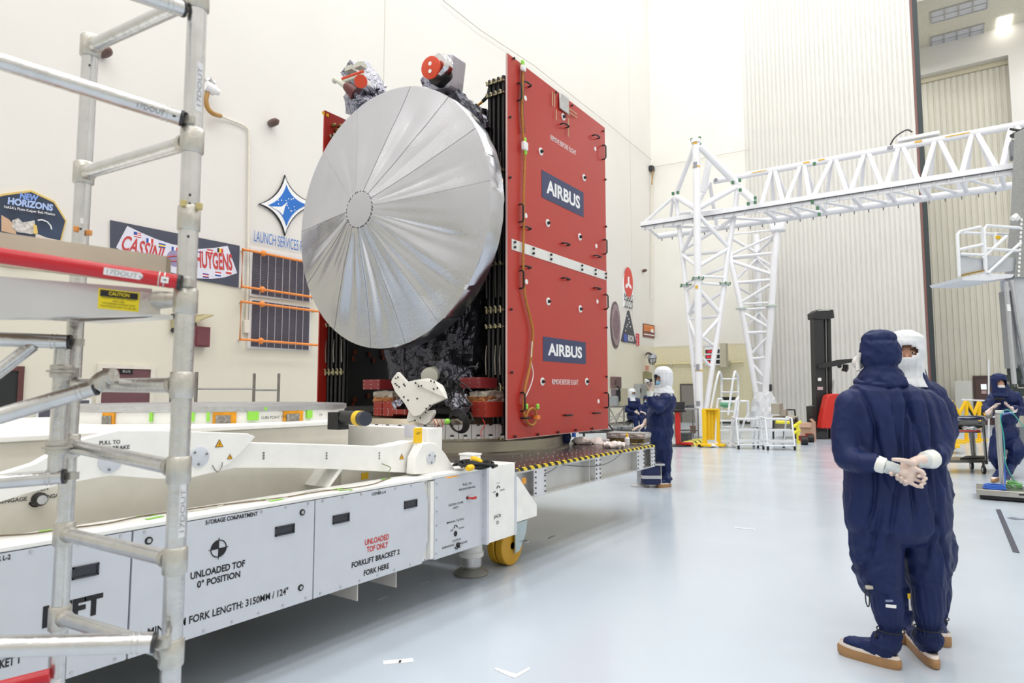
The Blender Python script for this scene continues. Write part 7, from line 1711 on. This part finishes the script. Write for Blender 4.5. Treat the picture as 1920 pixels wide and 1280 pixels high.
# ------------------------------------------------------------ near person in the navy hood, back to us
b = P(1676, 1246, Z=0); f1 = Fig(b); D1 = dep(b); K1 = D1/F
fx = lambda px: f1.loc(P(px, 1110, d=D1)).x; fz = lambda py: P(1676, py, d=D1).z
t = T('person', 'person in navy coverall and navy hood seen from behind, gloved hands clasped at the back', 'person', tuple(b))
m = MB()
S_ = lambda px, py, f=0.: P(px, py, d=D1+f)
def e_(c, r): m.ell(c, r, 20, 14, f1.M)
rings = []
for py, cx, hw, dp in ((716, 1650, 30, .07), (722, 1652, 50, .1), (732, 1658, 72, .13), (755, 1664, 84, .15), (800, 1669, 87, .165), (850, 1674, 86, .175), (900, 1678, 89, .185), (950, 1681, 91, .19), (985, 1683, 91, .18), (1008, 1686, 84, .14), (1020, 1686, 60, .08)):
    c = S_(cx, py); rings.append(m._v([c+f1.M @ V((math.copysign(abs(math.cos(a))**.85, math.cos(a))*hw*K1, math.copysign(abs(math.sin(a))**.9, math.sin(a))*dp, 0)) for a in [2*PI*k/40 for k in range(40)]]))
for A, B_ in zip(rings, rings[1:]):
    for k in range(40): m.bm.faces.new((A[k], A[(k+1) % 40], B_[(k+1) % 40], B_[k]))
m.bm.faces.new(rings[0]); m.bm.faces.new(rings[-1][::-1])
cap(m, S_(1604, 750), .075, S_(1735, 754), .078)
cap(m, S_(1646, 708), .085, S_(1650, 730), .11)
chain(m, [S_(1595, 758), S_(1584, 812, -.01), S_(1588, 858, -.05)], [.085, .076, .068]); chain(m, [S_(1588, 858, -.05), S_(1618, 868, -.15), S_(1640, 867, -.185)], [.068, .062, .055])
chain(m, [S_(1744, 764), S_(1760, 805, -.01), S_(1762, 842, -.05)], [.085, .076, .068]); chain(m, [S_(1762, 842, -.05), S_(1753, 857, -.13), S_(1744, 860, -.16)], [.067, .062, .056])
chain(m, [S_(1640, 1000), S_(1644, 1050), S_(1650, 1086)], [.138, .134, .116]); chain(m, [S_(1732, 1000), S_(1735, 1050, .01), S_(1738, 1086, .01)], [.130, .124, .106])
def fold1(c, n):
    p = f1.loc(c)-V((f1.loc(S_(1672, 900)).x, 0, 0)); d = folds(f1, .0055)(c, n)
    x, z = p.x, p.z
    if p.y < .1:
        for x0, sl, z0, z1, a, w in ((.005, .02, .85, 1.48, .030, .014), (.04, -.01, 1.0, 1.5, .014, .010), (.09, -.07, .95, 1.5, .026, .013), (-.12, -.10, 1.0, 1.5, .026, .013), (-.06, .05, .7, 1.4, .020, .015), (-.03, -.03, 1.1, 1.5, .014, .010), (.15, .03, .6, 1.25, .020, .016), (-.17, .06, .75, 1.3, .026, .012), (.19, -.08, 1.0, 1.45, .026, .012), (-.1, .1, .5, .9, .02, .014), (.07, -.12, .5, .9, .02, .014)):
            if z0-.1 < z < z1+.1:
                e = math.exp(-((x-x0-sl*(z-1.1)*2.2-.012*math.sin(z*9+x0*40))/w)**2)*min(1, max(0, (z-z0+.1)/.2))*min(1, max(0, (z1+.1-z)/.2)); d -= n*a*e
    if .4 < z < .75:        # bunching above the knee
        d += n*.011*math.sin(z*70+abs(x)*30+p.y*20)*math.exp(-((z-.55)/.1)**2)*noise.noise(V((x*5, p.y*5, 1)))*2
    return d
t.part('coverall', remesh(m, .008, 5, fold1), M_suit, smooth=None)
t.part('pocket_seam', MB().tube(smooth_path([S_(1570, 735, -.07), S_(1585, 770, -.1), S_(1600, 815, -.13), S_(1612, 850, -.17)], 5), .003, 5), M_suit) if False else None
# hood: tall crown, gathered band, flared skirt
def hood(t, fig, c, w, h, m_, skirt=True, open_dir=None, yaw=0., seed=1.):
    mb = MB(); mb.ell(c+ZA*h*.05, (w*.88, w*.98, h*.48), 24, 16, fig.M); mb.ell(c-ZA*h*.22, (w*.8, w*.86, h*.4), 24, 14, fig.M)
    mb.lathe([(w*.8, h*.12), (w*.82, h*.34), (w*.66, h*.46), (w*.4, h*.53), (w*.05, h*.55)], c, n=24)
    if skirt: mb.lathe([(w*.7, -h*.22), (w*.98, -h*.42), (w*1.14, -h*.62), (w*.9, -h*.72), (w*.7, -h*.7)], c, n=28)
    def fd(q, n):
        p = fig.loc(q)-fig.loc(c); a = math.atan2(p.y, p.x); z = p.z/h
        d = .005*(1-abs(noise.noise(V((p.x*22+seed, p.y*22, p.z*16))))*3)
        d += -.007*math.exp(-((z-.33)/.035)**2)+.003*math.sin(a*22)*math.exp(-((z-.36)/.08)**2)
        d += -.012*math.exp(-((z+.22)/.05)**2)+.0025*math.sin(p.z*110+a*2)*math.exp(-((z+.3)/.16)**2)+.004*noise.noise(V((math.cos(a)*4, math.sin(a)*4, z*3)))
        d += .008*math.sin(a*7+seed)*math.exp(-((z+.6)/.12)**2)
        return n*d
    return t.part('hood', remesh(mb, .0075, 2, fd), m_, smooth=None)
hc = S_(1650, 667, .01)
ho = hood(t, f1, hc, .118, .27, M_hoodn)
cp_ = MB(); pts = [hc+f1.M @ V((-.104, .02, .02)), hc+f1.M @ V((-.112, .03, -.035)), hc+f1.M @ V((-.118, .02, -.085))]
t.part('mask_edge', MB().tube(smooth_path(pts, 4), [.012]*9, 8).ell(pts[1]+f1.M @ V((.03, .05, 0)), (.035, .04, .04)), M_maskw, parent=ho)
# collar roll
t.part('collar', remesh(MB().torus(S_(1648, 716, .01), .112, .022, f1.M @ V((-.05, -.15, 1)), 30, 10), .008, 2, folds(f1, .004)), M_suit, smooth=None)
# hands: the viewer-right hand grips the other wrist, that palm faces us
g = MB(); FN = f1.M @ V((0, -1, 0)); fh = -.235
W0 = S_(1678, 879, fh)
def Hp(px, py, f): return S_(px, py, f)
g.ell(Hp(1702, 888, fh), (.052, .019, .043), 18, 12, f1.M); g.ell(Hp(1712, 880, fh-.008), (.026, .017, .026), 14, 10, f1.M); g.ell(Hp(1700, 900, fh), (.04, .016, .022), 14, 10, f1.M)
cap(g, Hp(1676, 879, fh+.01), .030, Hp(1690, 885, fh+.004), .034)
# palm-up fingers curling back to us
for (ax, ay), (mx, my), (tx_, ty) in (((1713, 882), (1728, 888), (1722, 893)), ((1714, 889), (1736, 896.5), (1730, 902)), ((1711, 897), (1733, 905), (1726, 909)), ((1704, 904), (1720, 911.5), (1729, 913))):
    chain(g, [Hp(ax, ay, fh), Hp((ax+mx)/2, (ay+my)/2, fh-.004), Hp(mx, my, fh-.012), Hp(tx_, ty, fh-.028)], [.0096, .0094, .0096, .0078], 12)
chain(g, [Hp(1708, 874, fh-.006), Hp(1719, 880, fh-.018), Hp(1729, 884, fh-.03), Hp(1733, 889, fh-.034)], [.014, .012, .0115, .0095], 12)
t.part('glove', remesh(g, .0024, 1), M_glove, smooth=None)
g = MB()
g.ell(Hp(1705, 873, fh+.028), (.05, .02, .036), 16, 12, f1.M); cap(g, Hp(1712, 866, fh+.012), .024, Hp(1728, 862, fh+.01), .03)
chain(g, [Hp(1712, 868, fh-.008), Hp(1698, 864, fh-.028), Hp(1686, 862, fh-.036), Hp(1675, 861, fh-.034)], [.017, .0135, .0120, .0095], 12)
for (kx, ky), (tx_, ty) in (((1672, 888), (1668, 887)), ((1683, 896), (1680, 891)), ((1690, 901), (1688, 896)), ((1697, 906), (1695, 902))):
    chain(g, [Hp(kx+14, ky-12, fh+.035), Hp(kx+4, ky-1, fh+.03), Hp(kx, ky+1, fh+.0), Hp(tx_+2, ty, fh-.03)], [.011, .0112, .0112, .0092], 12)
t.part('glove', remesh(g, .0024, 1), M_glove, smooth=None)
for a_, b_, r0, r1 in (((1642, 868, -.195), (1660, 874, -.222), .046, .043), ((1748, 860, -.17), (1734, 862, -.21), .052, .044)):
    t.part('glove_cuff', remesh(MB().cyl(Hp(*a_), Hp(*b_), r0, r1, 24), .005, 1, folds(f1, .002)), mat('cuff_white', (236, 236, 230), .6), smooth=None)
for a_, b_, r0, r1 in (((1656, 873, -.215), (1684, 881, -.233), .037, .031), ((1738, 862, -.2), (1715, 868, -.222), .042, .03)):
    t.part('glove_sleeve', remesh(MB().cyl(Hp(*a_), Hp(*b_), r0, r1, 24), .005, 1, folds(f1, .003)), mat('sleeve_grey', (206, 212, 212), .5), smooth=None)
hl = P(1690, 1256, Z=0); tl = P(1573, 1222, Z=0); hr_ = P(1756, 1256, Z=0); tr_ = P(1702, 1196, Z=0)
lx = lambda p: (f1.loc(p).x, f1.loc(p).y)
hlx, tlx, hrx, trx = lx(hl), lx(tl), lx(hr_), lx(tr_)
kz = fz(1096)
boots(t, f1, ((hlx, tlx, (fx(1656), .0+hlx[1]*.3, kz), (fx(1660), hlx[1]*.8+.02, fz(1176))), (hrx, trx, (fx(1737), .0+hrx[1]*.3, kz), (fx(1735), hrx[1]+.06, fz(1176)))), M_suit)
q = S_(1643, 1118, -.0); q = f1(fx(1645), hlx[1]*.5-.092, fz(1122)); 
t.part('boot_tag', MB().obox(q, (.055, .004, .016), f1.M @ Euler((0, R(6), 0)).to_matrix()), M_foam); t.part('boot_tag', MB().obox(q+ZA*.028-RT*.008, (.04, .004, .01), f1.M), mat('tag_grey', (130, 140, 170), .5))
cq = [f1(fx(1615), hlx[1]*.5-.03, fz(y)) for y in (1092, 1105, 1122, 1130)]
t.part('knee_cord', MB().tube(smooth_path([cq[0], cq[1]-RT*.012, cq[2]-RT*.01, cq[3], cq[2]+RT*.008, cq[0]+RT*.01], 4), .0035, 6), M_black)
t.part('cord_toggle', MB().obox(f1(fx(1619), hlx[1]*.5-.03, fz(1094)), (.04, .02, .02), f1.M), mat('toggle_beige', (196, 190, 176), .5), bevel=.004)

# ------------------------------------------------------------ generic standing figure
def face(t, fig, c, yaw, mask, s=1.):
    """eye strip with brows, nose bridge and mask on the side of the head turned by yaw"""
    Rz = fig.M @ Matrix.Rotation(yaw, 3, 'Z'); L = lambda x, y, z: c+Rz @ V((x*s, y*s, z*s))
    m = MB(); m.ell(L(0, -.01, 0), (.078*s, .095*s, .115*s), 20, 14, Rz); m.ell(L(0, -.105, -.012), (.014*s, .018*s, .026*s), 10, 8, Rz)
    hd = t.part('face', m, M_skin)
    for sx in (-.032, .032):
        t.part('eye', MB().ell(L(sx, -.092, .02), (.014*s, .008*s, .007*s), 10, 6, Rz), mat('eye_white', (225, 220, 215), .3), parent=hd)
        t.part('iris', MB().ell(L(sx, -.0995, .02), (.005*s, .003*s, .006*s), 8, 6, Rz), M_ink, parent=hd)
        t.part('eyebrow', MB().tube([L(sx-.017, -.092, .036), L(sx, -.097, .042), L(sx+.017, -.09, .037)], .004*s, 6), mat('brow', (70, 50, 42), .7), parent=hd)
    m = MB(); m.ell(L(0, -.035, -.05), (.078*s, .085*s, .06*s), 20, 12, Rz); m.ell(L(0, -.1, -.04), (.03*s, .028*s, .04*s), 12, 8, Rz)
    t.part('mask', remesh(m, .006, 2, lambda q, n: n*.003*math.sin((q.z-c.z)*190)), mask, smooth=None)
    return Rz
def hooded(t, fig, c, yaw, hm, s=1., skirt=True, op=(.72, .062, -.012)):
    """hood shell open around the eyes"""
    Rz = fig.M @ Matrix.Rotation(yaw, 3, 'Z'); m = MB(); N, Mr = 48, 48; rows = []
    prof = [(.160, 0), (.158, .25), (.150, .5), (.136, .72), (.115, .88), (.08, .98), (.03, 1.0), (-.02, .97), (-.07, .92), (-.11, .87), (-.15, .9), (-.18, 1.02), (-.205, 1.1)]
    for i in range(Mr+1):
        f_ = i/Mr*(len(prof)-1); k = min(int(f_), len(prof)-2); w = f_-k
        z = (prof[k][0]*(1-w)+prof[k+1][0]*w)*s; r = prof[k][1]*(1-w)+prof[k+1][1]*w
        rows.append([(r*.104*s, r*.12*s, z)])
    vs = []
    for i, rw in enumerate(rows):
        rx, ry, z = rw[0]; vs.append(m._v([c+Rz @ V((max(rx, .002)*math.sin(2*PI*k/N), -max(ry, .002)*math.cos(2*PI*k/N), z))+Rz @ V((math.sin(2*PI*k/N), -math.cos(2*PI*k/N), 0))*(.010*noise.noise(V((math.sin(2*PI*k/N)*2.2, math.cos(2*PI*k/N)*2.2, i*.16+c.x)))+.006*(i/Mr)*math.sin(k*1.9)) for k in range(N)]))
    for i in range(Mr):
        for k in range(N):
            ang = 2*PI*(k+.5)/N; ang = ang if ang < PI else ang-2*PI; z = (rows[i][0][2]+rows[i+1][0][2])/2/s
            if abs(ang/op[0])**2.4+abs((z-op[2])/op[1])**2.4 < 1: continue
            if z < -.04 and z > -.1 and abs(ang) < .3 and False: continue
            m.bm.faces.new((vs[i][k], vs[i][(k+1) % N], vs[i+1][(k+1) % N], vs[i+1][k]))
    m.bm.faces.new(vs[0][::-1])
    bmesh.ops.recalc_face_normals(m.bm, faces=m.bm.faces[:])
    o = t.part('hood', m, hm); so = o.modifiers.new('thick', 'SOLIDIFY'); so.thickness = .004; so.offset = -1
    return o
# ------------------------------------------------------------ second near person, white hood, facing us
b = P(1722, 1180, Z=0); f2 = Fig(b); K2 = dep(b)/F
D2 = dep(b); gx = lambda px: f2.loc(P(px, 1090, d=D2)).x; gz = lambda py: P(1722, py, d=D2).z; S2 = lambda px, py, f=0.: P(px, py, d=D2+f)
t = T('person', 'person in navy coverall and white hood standing close behind the navy-hooded one, facing us', 'person', tuple(b))
m = MB(); E2 = lambda c, r: m.ell(c, r, 18, 12, f2.M)
E2(S2(1715, 760), (.2, .13, .17)); E2(S2(1716, 830), (.22, .14, .22)); E2(S2(1720, 910), (.21, .16, .24)); E2(S2(1722, 985), (.2, .15, .2))
cap(m, S2(1672, 735), .085, S2(1752, 742), .08); cap(m, S2(1712, 700), .08, S2(1714, 735), .11)
chain(m, [S2(1762, 762), S2(1770, 812, -.02), S2(1752, 850, -.1), S2(1726, 845, -.14)], [.085, .075, .062, .05]); chain(m, [S2(1670, 755), S2(1662, 812, -.02), S2(1682, 850, -.1), S2(1705, 845, -.14)], [.085, .075, .062, .05])
chain(m, [S2(1690, 1000), S2(1694, 1050), S2(1696, 1075)], [.13, .12, .1]); chain(m, [S2(1742, 1000), S2(1752, 1045, -.01), S2(1752, 1065, -.01)], [.14, .125, .1])
t.part('coverall', remesh(m, .014, 3, folds(f2, .012, seed=3)), M_suit, smooth=None)
hc = S2(1699, 668); face(t, f2, hc, -.5, M_maskw, .95); hooded(t, f2, hc+ZA*.01, -.5, M_hoodw, 1.03, op=(.62, .034, .018))
g = MB(); hand(g, S2(1722, 845, -.16), f2.M @ V((-1, -.2, 0)), f2.M @ V((0, 1, 0)), 1, side=1); t.part('glove', remesh(g, .004, 1), M_glove, smooth=None)
g = MB(); hand(g, S2(1706, 843, -.15), f2.M @ V((1, -.3, 0)), f2.M @ V((0, 1, 0)), 1, side=-1); t.part('glove', remesh(g, .004, 1), M_glove, smooth=None)
h2 = [(f2.loc(P(x, y, Z=0)).x, f2.loc(P(x, y, Z=0)).y) for x, y in ((1700, 1168), (1690, 1208), (1748, 1184), (1772, 1214))]
boots(t, f2, ((h2[0], h2[1], (gx(1697), .02, gz(1080)), (h2[0][0]+.02, h2[0][1]-.03, gz(1140))), (h2[2], h2[3], (gx(1756), .0, gz(1075)), (h2[2][0]+.01, h2[2][1]-.03, gz(1150)))), M_suit)
q = f2(gx(1691), -.1, gz(1108)); t.part('badge', MB().obox(q, (.05, .01, .03), f2.M), M_yellow); t.part('badge_sleeve', MB().obox(q-ZA*.05, (.04, .01, .07), f2.M), M_foam)

# ------------------------------------------------------------ photographer leaning on the platform end
b = P(1236, 908, Z=0); f3 = Fig(b); K3 = dep(b)/F
D3 = dep(b); S3 = lambda px, py, f=0.: P(px, py, d=D3+f)
t = T('person', 'photographer in navy coverall and white hood raising a small camera at the platform end', 'person', tuple(b))
m = MB(); E3 = lambda c, r: m.ell(c, r, 18, 12, f3.M)
E3(S3(1243, 756), (.2, .2, .2)); E3(S3(1238, 785), (.22, .2, .24)); E3(S3(1236, 812), (.23, .21, .2)); cap(m, S3(1248, 733), .11, S3(1247, 750), .17)
chain(m, [S3(1248, 748, -.17), S3(1236, 765, -.26), S3(1222, 757, -.26), S3(1219, 740, -.24)], [.1, .09, .075, .05])
chain(m, [S3(1238, 752, .2), S3(1222, 772, .26), S3(1212, 788, .2)], [.09, .075, .06])
E3(S3(1240, 830), (.18, .18, .17)); chain(m, [S3(1243, 835), S3(1246, 862), S3(1246, 892)], [.15, .12, .085]); chain(m, [S3(1234, 835, .1), S3(1232, 865, .12), S3(1238, 892, .12)], [.14, .11, .08])
t.part('coverall', remesh(m, .02, 3, folds(f3, .016, seed=7)), M_suit, smooth=None)
hc = S3(1244, 712); face(t, f3, hc, -1.15, M_mask, 1.15); hooded(t, f3, hc+ZA*.01, -1.15, M_hoodw, 1.35)
t.part('hood_skirt', remesh(MB().lathe([(.1, .12), (.14, .02), (.17, -.05), (.12, -.08)], hc-ZA*.17, n=20), .012, 2, folds(f3, .01)), M_hoodw, smooth=None)
w_ = S3(1219, 734, -.26); t.part('glove_cuff', MB().cyl(S3(1219, 743, -.25), S3(1219, 733, -.25), .055, .05), M_cuff)
g = MB(); hand(g, S3(1219.5, 730, -.25), V((.1, 0, 1)), f3.M @ V((.7, .6, 0)), 1.15, (.9, .9, .9, .9), side=-1, thumb=(.5, .5)); t.part('glove', remesh(g, .006, 1), M_glove, smooth=None)
g = MB(); w_ = S3(1207, 797, .12); cap(g, S3(1212, 788, .18), .045, w_, .035); hand(g, w_, f3.M @ V((-1, -.25, -.25)), V((0, 0, 1)), 1.2, (.15,)*4, side=1); t.part('glove', remesh(g, .006, 1), M_glove, smooth=None)
p = S3(1217, 714, -.28); tc2 = T('camera', 'tiny black and silver camera held up by the photographer', 'camera', tuple(p)); tc2.part('body', MB().obox(p, (.1, .06, .07), f3.M), M_black, bevel=.01); tc2.part('lens', MB().cyl(p, p+f3.M @ V((-.07, -.02, 0)), .03, n=16), M_chrome)
h3 = [(f3.loc(P(x, y, Z=0)).x, f3.loc(P(x, y, Z=0)).y) for x, y in ((1258, 912), (1232, 914), (1240, 900), (1216, 902))]
boots(t, f3, ((h3[0], h3[1], ((1248-1236)*K3, 0, .32), ((1250-1236)*K3, -.02, .17)), (h3[2], h3[3], ((1238-1236)*K3, .12, .32), ((1238-1236)*K3, .12, .17))), M_suit)

# ------------------------------------------------------------ seated people beyond the platform
def seated(px, pytop, pyseat, pyfoot, yaw, lab, hoodm=M_hoodw, lean=.1, partial=False, knees=(-.28, -.35)):
    b = P(px, pyfoot, Z=0); f = Fig(b); K = dep(b)/F; zt2 = 1.5-(pytop-735)*K; zs = 1.5-(pyseat-735)*K
    t = T('person', lab, 'person', tuple(b)); m = MB(); kx, ky = knees
    hz2 = zt2-.16; 
    for z, w, dd in ((zt2-.42, .19, .13), (zt2-.56, .2, .15), (zs+.14, .2, .16)): m.ell(f(0, 0, z), (w, dd, .17), 16, 12, f.M)
    cap(m, f(-.15, 0, zt2-.36), .075, f(.15, 0, zt2-.36), .075); cap(m, f(0, 0, zt2-.3), .08, f(0, 0, zt2-.4), .11)
    for s in (-1, 1):
        chain(m, [f(.2*s, 0, zt2-.38), f(.24*s, -.05, zs+.3), f(.1*s+.12, -.3, zs+.25)], [.08, .068, .05])
        chain(m, [f(.09*s, -.02, zs+.06), f(.1*s+.15, -.36, zs+.05), f(.1*s+.17, -.38, .14)], [.11, .09, .06])
    t.part('coverall', remesh(m, .018, 3, folds(f, .012, seed=px)), M_suit, smooth=None)
    hc = f(0, -.01, hz2); face(t, f, hc, yaw, M_mask, 1.05); hooded(t, f, hc+ZA*.01, yaw, hoodm, 1.15)
    for s in (-1, 1):
        g = MB(); w_ = f(.1*s+.12, -.3, zs+.25); cap(g, w_-f.M @ V((0, -.02, 0)), .042, w_+f.M @ V((.02, -.04, 0)), .035); hand(g, w_+f.M @ V((.03, -.06, 0)), f.M @ V((.6, -.6, -.1)), V((0, 0, 1)), 1.05, (.5,)*4, side=s); t.part('glove', remesh(g, .006, 1), M_glove, smooth=None)
        sw = shoe(f, (.1*s+.17, -.32), (.1*s+.17, -.6)); t.part('boot_sole', sw[0], M_sole); t.part('boot_welt', sw[1], M_welt)
        t.part('boot_cover', remesh(MB().tube([f(.1*s+.17, -.38, .2), f(.1*s+.17, -.38, .08), f(.1*s+.17, -.5, .07)], [.08, .07, .045], 14), .01, 2), M_suit, smooth=None)
    st = T('stool', 'black wheeled stool under '+('the seated person facing the pedestal table' if px < 1200 else 'the seated person half hidden by the photographer'), 'stool', tuple(b))
    st.part('seat', MB().lathe([(.18, -.08), (.2, -.06), (.2, -.02), (.17, 0)], f(0, .04, zs-.04), n=24), M_black); st.part('column', MB().cyl(f(0, .04, .1), f(0, .04, zs-.1), .03), M_chrome)
    for k in range(5):
        a = 2*PI*k/5; q = f(.24*math.cos(a), .04+.24*math.sin(a), .06); st.part('leg', MB().cyl(f(0, .04, .12), q, .02, n=8), M_dsteel); st.part('caster', MB().ell(q-ZA*.025, .035, 10, 8), M_black)
    return t, f
seated(1186, 730, 785, 818, .35, 'seated person in navy coverall and white hood with light blue mask at the pedestal table')
seated(1214, 742, 790, 812, -.9, 'seated person in navy coverall half hidden behind the photographer', hoodm=M_hoodn)
b = PED+V((.05, .05, .01)); t = T('power_tool', 'small yellow and black tool standing on the grey pedestal table', 'tool', tuple(b)); t.part('shell', MB().ell(b+ZA*.22, (.12, .1, .12), 14, 10).cyl(b, b+ZA*.2, .05), mat('dull_yellow', (206, 166, 50), .5)); t.part('core', MB().ell(b+ZA*.22-FW*.07, (.06, .05, .07), 12, 8), M_black)

# ------------------------------------------------------------ person at the right edge looking at a phone
b = P(1872, 892, Z=0); f4 = Fig(b); K4 = dep(b)/F
D4 = dep(b); S4 = lambda px, py, f=0.: P(px, py, d=D4+f)
t = T('person', 'person in navy coverall and navy hood at the right edge looking down at a phone', 'person', tuple(b))
m = MB(); E4 = lambda c, r: m.ell(c, r, 18, 12, f4.M)
E4(S4(1884, 745), (.2, .14, .17)); E4(S4(1885, 780), (.21, .16, .2)); E4(S4(1886, 812), (.22, .17, .18)); cap(m, S4(1866, 740), .075, S4(1904, 742), .08); cap(m, S4(1880, 722), .075, S4(1884, 738), .11)
chain(m, [S4(1862, 745, -.02), S4(1848, 768, -.06), S4(1856, 768, -.26)], [.08, .07, .05]); chain(m, [S4(1908, 748, -.02), S4(1917, 772, -.08), S4(1900, 764, -.26)], [.08, .075, .055])
chain(m, [S4(1872, 825), S4(1866, 855, -.04), S4(1875, 874, 0)], [.13, .11, .08]); chain(m, [S4(1896, 825), S4(1908, 845, -.18), S4(1892, 880, -.06)], [.14, .12, .07])
t.part('coverall', remesh(m, .016, 3, folds(f4, .013, seed=11)), M_suit, smooth=None)
hc = S4(1873, 720, -.08); face(t, f4, hc, -.25, M_maskw, 1.0); hooded(t, f4, hc+ZA*.015, -.25, M_hoodn, 1.15)
for (wx, wy), dv, sd in (((1857, 768), (.35, -.3, .6), -1), ((1897, 765), (-.9, -.25, .35), 1)):
    g = MB(); w_ = S4(wx, wy, -.28); cap(g, w_-f4.M @ (V(dv).normalized()*.07), .045, w_, .034); hand(g, w_, f4.M @ V(dv), f4.M @ V((0, .5, -1)) if sd > 0 else f4.M @ V((-.6, .6, 0)), 1.05, (.25, .3, .3, .35), side=sd); t.part('glove', remesh(g, .005, 1), M_glove, smooth=None)
p = S4(1873, 748, -.36); single('phone', MB().obox(p, (.15, .085, .012), f4.M @ Euler((R(-25), R(4), 0)).to_matrix()), M_black, 'dark phone held flat by the person at the right edge', 'phone', bevel=.004)
h4 = [(f4.loc(P(x, y, Z=0)).x, f4.loc(P(x, y, Z=0)).y) for x, y in ((1880, 888), (1862, 905), (1892, 896), (1886, 912))]
boots(t, f4, ((h4[0], h4[1], ((1872-1872)*K4, 0, .36), ((1876-1872)*K4, -.0, .2)), (h4[2], h4[3], ((1900-1872)*K4, -.12, .36), ((1892-1872)*K4, -.08, .2))), M_suit)
# ------------------------------------------------------------ person kneeling behind the red cover: only the lower legs show
b = P(1040, 834, Z=PZ); f5 = Fig((b.x, b.y)); t = T('person', 'kneeling person in navy coverall, mostly hidden behind the red cover', 'person', tuple(b))
m = MB(); K5 = dep(b)/F; z5 = PZ+.012
f5b = lambda x, f, z: f5(x, f, z5+z)
chain(m, [f5b(-.09, 0, .075), f5b(-.06, .35, .08)], [.085, .07]); chain(m, [f5b(.11, 0, .075), f5b(.12, .35, .08)], [.085, .07])
chain(m, [f5b(-.09, .0, .09), f5b(-.05, .25, .33)], [.09, .12]); chain(m, [f5b(.11, .0, .09), f5b(.06, .25, .33)], [.09, .12]); m.ell(f5b(0, .3, .5), (.19, .14, .24), 16, 12, f5.M); cap(m, f5b(-.15, .28, .72), .07, f5b(.15, .28, .72), .07); cap(m, f5b(0, .28, .74), .09, f5b(0, .27, .82), .07)
for s in (-1, 1): chain(m, [f5b(.2*s, .28, .7), f5b(.22*s, .3, .5), f5b(.14*s, .22, .43)], [.075, .065, .045])
t.part('coverall', remesh(m, .016, 3, folds(f5, .01)), M_suit, smooth=None)
hc = f5b(0, .24, .98); face(t, f5, hc, .2, M_mask); hooded(t, f5, hc, .2, M_hoodw, 1.08)
for s in (-1, 1):
    g = MB(); w_ = f5b(.13*s, .2, .43); cap(g, w_+f5.M @ V((0, .05, 0)), .04, w_, .03); hand(g, w_, f5.M @ V((-.4*s, -1, 0)), V((0, 0, 1)), 1, side=s); t.part('glove', remesh(g, .006, 1), M_glove, smooth=None)
